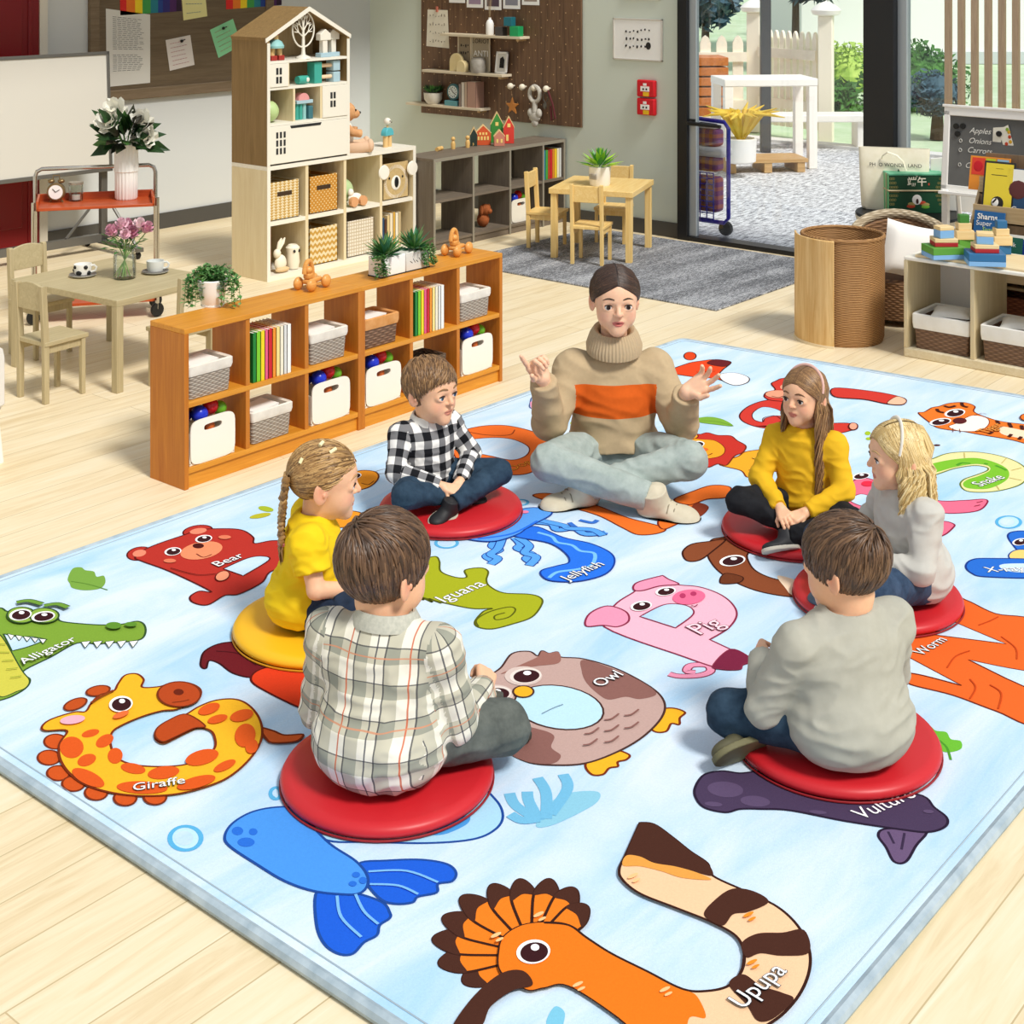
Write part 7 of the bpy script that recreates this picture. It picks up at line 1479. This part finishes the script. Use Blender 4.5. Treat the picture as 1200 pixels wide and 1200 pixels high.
    for q in'LR':
        S_,E_,W_=J['s'+q],J['e'+q],J['w'+q]; F.ell(S_,np.array((.052,.05,.052))*ar*sw,.03)
        if sl<1: e=S_+(E_-S_)*sl; F.cone(S_,e,.05*ar*sw,.052*ar*sw,.025,flat=True)
        else: e=E_+(W_-E_)*min(1,o.get('cuff',.93)); F.cone(S_,E_,.05*ar*sw,.044*ar*sw,.025); F.cone(E_,e,.044*ar*sw,.034*ar*sw,.016,flat=True)
    F.cone(nk+np.array((0,0,-.02)),nk+np.array((nk[0]*.3,0,.1)),.047+o.get('nw',.004),.06,.006,sub=True)
    F.cut((0,0,hem),(o.get('hemtilt',0),0,-1))
    v,f=F.mesh(); N=normals(v,f); v=folds(v,N,o.get('fold',.0055),o.get('ff',16),hash(key)%97 if False else len(key)*3+K*7,(1.2,1.2,.75)); v=relax(v,f,2,.5)
    # weave directions: round the trunk or along each arm bone
    bones=[(np.array((nk[0]*.1,0,.05)),nk,.155 if ad else .13)]+[(J['s'+q],J['e'+q],.05) for q in'LR']+[(J['e'+q],J['w'+q],.042) for q in'LR']
    fc=v[f].mean(1); N=normals(v,f); fn=N[f].mean(1); D_=[];UV=[]; cv=v[f].reshape(-1,3)
    for a,b_,rr in bones:
        ba=b_-a; t=np.clip(((fc-a)@ba)/(ba@ba),0,1); D_.append(np.linalg.norm(fc-a-t[:,None]*ba,axis=1)-rr); u=unit(ba); e1=unit(np.cross(u,(0,1,0)) if abs(u[1])<.9 else np.cross(u,(1,0,0))); e2=np.cross(u,e1)
        if rr>.1:
            side=np.repeat(np.abs(fn[:,1])>.8,4); UV.append(np.stack([np.where(side,cv[:,0]*np.sign(cv[:,1])+.02,cv[:,1]),cv[:,2]],1))
        else:
            an=np.arctan2((cv-a)@e2,(cv-a)@e1).reshape(-1,4); an=np.where(an-an[:,:1]>PI,an-2*PI,np.where(an-an[:,:1]<-PI,an+2*PI,an)).ravel(); UV.append(np.stack([an*rr,(cv-a)@u],1))
    w_=np.argmin(np.stack(D_),0); wc=np.repeat(w_,4); uv=np.stack(UV)[wc,np.arange(len(wc))]
    shirt=surf(o.get('topname','shirt'),v,f,o['shirt'],root,K,{'weave':('FLOAT_VECTOR',np.concatenate([uv*K,np.zeros((len(uv),1))],1),'CORNER'),'part':('FLOAT',(wc>0).astype(float),'CORNER')})
    # --- trousers
    F=Field(lo,hi,.0042 if not ad else .0048); F.ell((nk[0]*.05-.02,0,.082),(.115*g,.134*g,.086),.03); lr=o.get('lr',1)
    for q in'LR':
        F.cone(J['h'+q],J['k'+q],.074*lr,.058*lr,.035); e=J['k'+q]+(J['a'+q]-J['k'+q])*.93; F.cone(J['k'+q],e,.056*lr,.043*lr,.012,flat=True)
    F.cut((0,0,.002),(0,0,-1)); F.cut((0,0,.15),(0,0,1),box=((-.2,-.25,.1),(.09,.25,.4)) if not ad else ((-.2,-.25,.14),(.09,.25,.4)))
    v,f=F.mesh(); N=normals(v,f); v=folds(v,N,.005,15,K*5+3); v=relax(v,f,2,.5); v[:,2]=np.maximum(v[:,2],.001); surf('trousers',v,f,o['pants'],root,K)
    # --- shoes
    fl=o.get('fl',.165)
    for q in'LR':
        A_=J['a'+q]; d=unit(J['f'+q]); up_=J['u'+q]; up_=unit(up_-d*(up_@d)); y_=np.cross(up_,d); Mx=np.stack([d,y_,up_],1)
        P=lambda x,y,z: A_+Mx@np.array((x,y,z))*fl
        F=Field(A_-.2,A_+.2,.003); F.cone(P(-.02,0,.02),P(-.1,0,-.12),.2*fl,.2*fl,.02); F.ell(P(.02,0,-.14),np.array((.3,.2,.19))*fl,.02,Mx); F.ell(P(.42,0,-.2),np.array((.28,.215,.125))*fl,.03,Mx); F.cone(P(0,0,.02),P(-.03,0,.16),.2*fl,.205*fl,.01,flat=True); F.cut(P(0,0,-.3),-up_)
        v,f=F.mesh(); v[:,2]=np.maximum(v[:,2],-.035 if o.get('floorfeet') is None else o['floorfeet']); sh=surf('shoe',v,f,o['shoe'],root,K)
        F=Field(A_-.2,A_+.2,.003); F.ell(P(-.02,0,-.28),np.array((.26,.21,.3))*fl,.02,Mx); F.ell(P(.42,0,-.28),np.array((.3,.235,.3))*fl,.04,Mx); F.ell(P(.2,0,-.28),np.array((.3,.19,.3))*fl,.05,Mx); F.cut(P(0,0,-.33),-up_); F.cut(P(0,0,-.235),up_)
        v,f=F.mesh(); v[:,2]=np.maximum(v[:,2],-.035 if o.get('floorfeet') is None else o['floorfeet']); surf('sole',v,f,o['sole'],sh,K)
        if 'lace' in o:
            b=MB()
            for k_ in range(4): b.tube([tuple(P(.14+.09*k_,yy,zz-.11*k_*.0-.05*k_+.03)*K) for yy,zz in((-.15,-.06),(-.07,.01),(.07,.01),(.15,-.06))],.012*fl*K,5)
            b.build('laces',o['lace'],sh)
    return dict(root=root,hc=hc,M=M,s=s,K=K,J=J,nk=nk,shirt=shirt)
def collar(P,mt,r=.058,z=.0,w=.02,name='collar',open_=.5,lean=.25):
    nk=P['nk']; K=P['K']; R=[]
    for i in range(33):
        a=open_+(2*PI-2*open_)*i/32; c,s_=math.cos(a),math.sin(a); rr=r; dz=-lean*r*c*.6
        R.append([(K*(nk[0]+c*q),K*(nk[1]+s_*q*1.05),K*(nk[2]+z+dz+zz)) for q,zz in((rr-.004,-.012),(rr+w*.65,-.022),(rr+w*.5,-.008),(rr+.0,.014),(rr-.006,.012))])
    b=MB(); b.rings(R); return b.build(name,mt,P['shirt'],smooth=60)
# ================================================================ the seven figures
HB=lambda n,a,b,c=None: hairmat(n,a,b,c)
def seat(px,py): p=at(px,py,CZ); return p
JEAN=denim('dark_blue_denim','#1f3142','#34495c'); 
# --- teacher
HT=HB('dark_brown_hair','#17100d','#3a281f','#5a4030')
tb=at(719,556,RZ+.002)
tj=dict(neck=(.01,0,.50),hc=(.05,0,.665),sL=(.0,.15,.39),sR=(.0,-.15,.39),eL=(.11,.235,.22),eR=(.10,-.245,.225),wL=(.24,.235,.375),wR=(.22,-.275,.425),
  hL=(.02,.09,.10),hR=(.02,-.09,.10),kL=(.29,.235,.15),kR=(.29,-.255,.15),aR=(.41,.10,.06),aL=(.30,-.14,.06),fL=(.35,-1,-.1),fR=(.45,1,-.1),uL=(.4,0,1),uR=(.4,0,1))
BEIGE='#c2ab88'
P=person('teacher','woman in a beige and orange turtleneck sitting cross-legged with both hands raised',tb,222,1.13,dict(J=tj,adult=1,h=.0034,s=.243,head=224,pitch=4,kid=0,bw=.6,lid=.043,mouth=.008,iris='brown',browm=m('#2a1c15',.7),skin='#efc2a2',lips='#c4545a',cheek='#e59a88',girth=1.18,ar=1.22,hl=.155,inf=.017,sw=1.12,lr=1.12,fl=.225,hem=.105,hemtilt=.1,fold=.005,ff=12,nw=.012,
  handL=((.25,.85,.55),(.75,-.6,.55),(.15,.2,.3,.4),.1,.26),handR=((.30,-.45,.9),(.85,.55,.1),(.05,.95,1.0,1.05),.7,.12),
  shirt=knit('beige_knit',BEIGE,'#d8621f',.245*1.13,.36*1.13,500),pants=denim('pale_grey_denim','#97a49f','#aeb9b4'),shoe=cloth('cream_sneaker','#c4baa2','#d2c9b3',300,.2),sole=m('#ddd5c2',.6),lace=m('#8f8672',.8),topname='turtleneck_sweater',floorfeet=.004,gaze=0))
nk,K=P['nk'],P['K']; b=MB()
RB_=knit('ribbed_beige_knit',BEIGE,None,0,0,500)
R_=[]
for i in range(288):
    a=2*PI*i/288; c,s_=math.cos(a),math.sin(a); rib=.0016*math.cos(a*48); ro=.083+rib; dz=-.018*c
    R_.append([(K*(nk[0]+.012+c*q),K*(s_*q*1.06),K*(nk[2]+dz+z)) for q,z in((.058,-.02),(ro+.012,-.035),(ro+.014,-.008),(ro+.002,.028),(ro-.012,.05),(ro-.024,.046),(.056,.03))])
b.rings(R_,closed=True); b.build('rolled_collar',RB_,P['shirt'],smooth=70)
h=Hair(P['hc'],P['M'],P['s']); h.cap(None,1.035,[((.33,0,.25),(.75,0,-.66)),((-.40,0,-.22),(-.2,0,-1))],K); parted_hair(h,(-.45,0,-.12),1500); 
h.build('hair',HT,P['root'],K)
# --- boy in black and white checks
HBo=HB('light_brown_hair','#4a3524','#84623f','#a8835a')
P=person('boyP','boy in a black and white checked shirt sitting with hands folded, facing right',seat(499,581),258,.87,dict(s=.287,tz=.86,head=272,pitch=2,iris='blue',browm=m('#8a6a4a',.7),skin='#edbb97',lips='#c87868',
  J=dict(neck=(.01,0,.345),sL=(.0,.138,.305),sR=(.0,-.138,.305),hc=(.04,0,.492),eL=(.07,.205,.17),eR=(.06,-.205,.17),wL=(.215,.035,.115),wR=(.215,-.055,.115),kL=(.22,.25,.115),kR=(.2,-.25,.115),aL=(.27,-.06,.05),aR=(.19,.08,.05)),handL=((.55,-.75,-.25),(-.2,-.3,-1),(.4,.4,.45,.5),.4),handR=((.6,.7,-.25),(-.3,.3,-1),(.5,.5,.55,.6),.5),
  shirt=plaid('black_white_check','check'),pants=JEAN,shoe=m('#1b1b1d',.6),sole=m('#b9b3a2',.6),lace=m('#3a3a3a',.8)))
collar(P,MATS.get('x') or cloth('white_collar','#e6e3dc','#f0eee8'),.064,.02,.022)
h=Hair(P['hc'],P['M'],P['s']); h.cap(None,1.04,HL,P['K']); short_hair(h,(-.25,.1,.42),3000,.20,-.02,11,fwd=.1,lift=.06,lim=.045,side=-.9); h.build('hair',HBo,P['root'],P['K'])
# --- girl with the braid
HG=HB('dark_blonde_hair','#5a4128','#a07a4a','#c9a46c')
P=person('girlY','girl with a blonde braid in a yellow T-shirt seen from the side',seat(362,729),-44,.92,dict(s=.27,tz=.92,head=-43,pitch=3,iris='blue',browm=m('#b08a60',.7),skin='#edbb97',girth=1.0,sleeve=.62,inf=.014,sw=1.18,hem=.03,
  J=dict(hc=(.055,0,.492),neck=(.02,0,.365),sL=(.0,.135,.325),sR=(.0,-.135,.325),eL=(.04,.19,.2),eR=(.03,-.185,.19),wL=(.2,.10,.15),wR=(.2,-.10,.15)),handR=((.95,.2,.0),(0,.3,-1),(.3,.3,.35,.4),.4),handL=((.95,-.2,0),(0,-.3,-1),(.3,.3,.35,.4),.4),
  shirt=cloth('yellow_jersey','#e8c314','#edca20',600,.15,12),pants=denim('navy_denim','#1a2638','#2c3a50'),shoe=m('#8a8f98',.6),sole=WHITE))
h=Hair(P['hc'],P['M'],P['s']); h.cap(None,1.035,HL,P['K']); swept_hair(h,(-.46,-.03,.0),1700,15)
r=np.random.default_rng(4)
for i in range(15):        # braid: crossing plaits along a hanging curve
    t=i/14; c0=np.array((-.455-.03*math.sin(t*2.5),-.10-.03*t,.06-.80*t)); w_=.125*(1-.35*t)
    for sg in(-1,1):
        Q=[c0+np.array((-.01,sg*w_*.9,.05)),c0+np.array((-.03,sg*w_*.75,.01)),c0+np.array((-.05,sg*w_*.2,-.04)),c0+np.array((-.03,-sg*w_*.1,-.075))]
        for q in range(3): h.lock([p+r.normal(size=3)*.008 for p in Q],  .05*(1-.35*t),r.uniform(.1,1),.9,6,.5,.5)
for i in range(46): e=r.normal(size=3)*np.array((.022,.03,.02)); h.lock([np.array((-.48,-.13,-.74))+e*.4,np.array((-.49,-.13,-.85))+e*1.2,np.array((-.47,-.13,-1.0))+e],.016,r.uniform(.1,1),.8)
hh=h.build('hair',HG,P['root'],P['K'])
HW=lambda p: Vector((P['hc']+P['M']@np.array(p)*P['s'])*P['K'])
for p_,q_ in(((.12,-.17,.47),(.04,-.22,.43)),((-.05,-.10,.53),(-.09,-.16,.50)),((-.30,-.22,.36),(-.33,-.24,.30))): b=MB(); b.tube([HW(p_),HW(q_)],.006,8); b.build('hair_clip',m('#efe6b8',.3),hh)
b=MB(); b.lathe([(.016,-.008),(.021,0),(.016,.008)],16,T=Matrix.Translation(HW((-.48,-.13,-.75)))); b.build('hair_tie',m('#d87a8a',.6),hh)
# round cartoon-free doodle print on the shirt front
b=MB()
for x,y,z,rr in((.112,-.055,.27,.02),(.11,-.045,.17,.024)): b.tube([Vector((x,y+.0,z))*P['K']+Vector((.004*math.sin(2*a),-.6*rr*math.cos(a),rr*math.sin(a))) for a in [2*PI*i/18 for i in range(18)]],.0018,5,closed=True)
b.build('shirt_print',m('#4a3a20',.7),P['shirt'])
# --- boy in the pale tartan shirt, back view
HB2=HB('brown_hair','#2e2119','#5c4330','#7d5f45')
P=person('boyT','boy in a pale tartan shirt seen from behind on the nearest red cushion',seat(449,906),22,1.11,dict(s=.2585,tz=.86,head=-2,pitch=6,iris='brown',browm=m('#5a4030',.7),skin='#edbb97',girth=1.08,inf=.014,hem=.02,fold=.006,
  J=dict(neck=(.01,-.005,.35),hc=(.035,.012,.470),sL=(.0,.142,.31),sR=(.0,-.142,.31),eL=(.05,.19,.10),eR=(.05,-.172,.125),wL=(.21,.09,.13),wR=(.24,-.17,.115),kL=(.24,.17,.10),kR=(.16,-.25,.07),aR=(.20,.04,.045),aL=(.31,-.16,.035),fL=(-.1,-1,-.05),uL=(.3,0,1)),handR=((.95,.25,.25),(-.1,.6,-.7),(.6,.7,.8,.85),.5),
  shirt=plaid('pale_tartan','tartan'),pants=denim('grey_green_denim','#4a4f4c','#666b66'),shoe=m('#4f5048',.7),sole=m('#3a3b34',.7)))
collar(P,cloth('grey_tartan_collar','#aeb0a5','#c4c4b8',60,.2,90),.066,.022,.022)
h=Hair(P['hc'],P['M'],P['s']); h.cap(None,1.04,HL,P['K']); short_hair(h,(-.2,.14,.42),3600,.27,.02,21,fwd=.5); h.build('hair',HB2,P['root'],P['K'])
# --- boy in grey, back view
P=person('boyG','boy in a plain grey long-sleeved top seen from behind',seat(990,881),64,1.07,dict(s=.243,tz=.86,head=88,pitch=8,iris='brown',browm=m('#5a4030',.7),skin='#edbb97',girth=1.1,inf=.014,hem=.02,fold=.005,
  J=dict(neck=(.0,-.01,.34),hc=(.02,-.015,.462),sL=(.0,.145,.295),sR=(.0,-.15,.30),eL=(.07,.195,.12),eR=(.07,-.2,.13),wL=(.22,.10,.17),wR=(.22,-.08,.16),kL=(.16,.235,.07),kR=(.21,-.24,.12),aL=(.14,.215,.035),aR=(.26,-.05,.05),fL=(-.15,1.0,.05),uL=(.75,.1,.55)),
  shirt=cloth('light_grey_jersey','#a9a89c','#b0afa3',700,.15,30),pants=JEAN,shoe=m('#55523c',.7),sole=m('#6a6648',.7)))
h=Hair(P['hc'],P['M'],P['s']); h.cap(None,1.04,HL,P['K']); short_hair(h,(-.28,-.12,.40),3600,.27,.02,31,fwd=.6); h.build('hair',HB2,P['root'],P['K'])
# --- girl in mustard top
HM=HB('long_brown_hair','#4a3322','#86623f','#b08a5c')
P=person('girlM','girl with long brown hair in a mustard top and black trousers',seat(944,611),193,.87,dict(s=.240,head=176,pitch=-2,iris='brown',browm=m('#6a4a30',.7),skin='#edbb97',girth=.95,hem=.03,
  J=dict(hc=(.02,0,.552),neck=(.0,0,.415),sL=(.0,.128,.35),sR=(.0,-.128,.35),eL=(.07,.185,.185),eR=(.08,-.18,.19),wL=(.225,.06,.125),wR=(.235,-.04,.125),kL=(.2,.25,.11),kR=(.235,-.22,.13),aL=(.29,.00,.035),aR=(.20,.03,.05),fL=(.45,-.55,.0),uL=(.1,-.8,.6)),handL=((.65,-.7,-.3),(-.3,-.3,-1),(.35,.4,.45,.5),.4),handR=((.75,.6,-.25),(-.3,.3,-1),(.4,.45,.5,.55),.5),
  shirt=cloth('mustard_jersey','#dcad1e','#e2b325',600,.15,12),pants=denim('black_jersey','#18191c','#26272b'),shoe=m('#26262a',.6),sole=m('#cfc9bb',.6),lace=m('#d8d4c8',.7)))
h=Hair(P['hc'],P['M'],P['s']); h.cap(None,1.05,HL,P['K']); parted_hair(h,(-.36,0,-.2),1500,6,.045,.03); long_hair(h,1300,1.9,.03,.05,3,.14,-.42); hh=h.build('hair',HM,P['root'],P['K'])
def headband(P,hh,mt,x=.05,r=.010,tilt=-.12):
    b=MB(); Q=[]
    for i in range(25): a=PI*i/24; p=onhead((x+tilt*math.sin(a),math.cos(a)*.37,.12+.4*math.sin(a)),1.12); Q.append(Vector((P['hc']+P['M']@p*P['s'])*P['K']))
    b.tube(Q,r*1.2,8,sq=.6); b.build('headband',mt,hh,smooth=60)
headband(P,hh,m('#d9b0a4',.5),.02,.005)
# --- blonde girl in grey
HL2=HB('pale_blonde_hair','#8a6c3c','#d9bb7c','#f2dfae')
P=person('girlB','blonde girl in a pale grey top with a white headband, facing left',seat(1064,699),142,.985,dict(s=.230,tz=.92,head=133,pitch=2,iris='blue',browm=m('#c0a070',.7),skin='#f0c09e',girth=.98,hem=.02,
  J=dict(hc=(.035,0,.482),neck=(.01,0,.365),sL=(.0,.132,.32),sR=(.0,-.132,.32),eL=(.05,.185,.17),eR=(.05,-.185,.19),wL=(.21,.07,.16),wR=(.21,-.07,.16),kL=(.22,.22,.13),kR=(.22,-.22,.13),aL=(.30,.03,.05)),
  shirt=cloth('pale_grey_jersey','#bcbab3','#c2c0b9',700,.15,30),pants=denim('blue_denim','#26364c','#40546e'),shoe=m('#4a5a6a',.6),sole=WHITE))
h=Hair(P['hc'],P['M'],P['s']); h.cap(None,1.055,HL,P['K']); parted_hair(h,(-.34,0,-.2),1500,9,.06,.10); long_hair(h,1400,1.15,.10,.05,8,.12,-.45,wl=11,top=1.06); hh=h.build('hair',HL2,P['root'],P['K']); headband(P,hh,m('#eeeae0',.5),.10,.006)
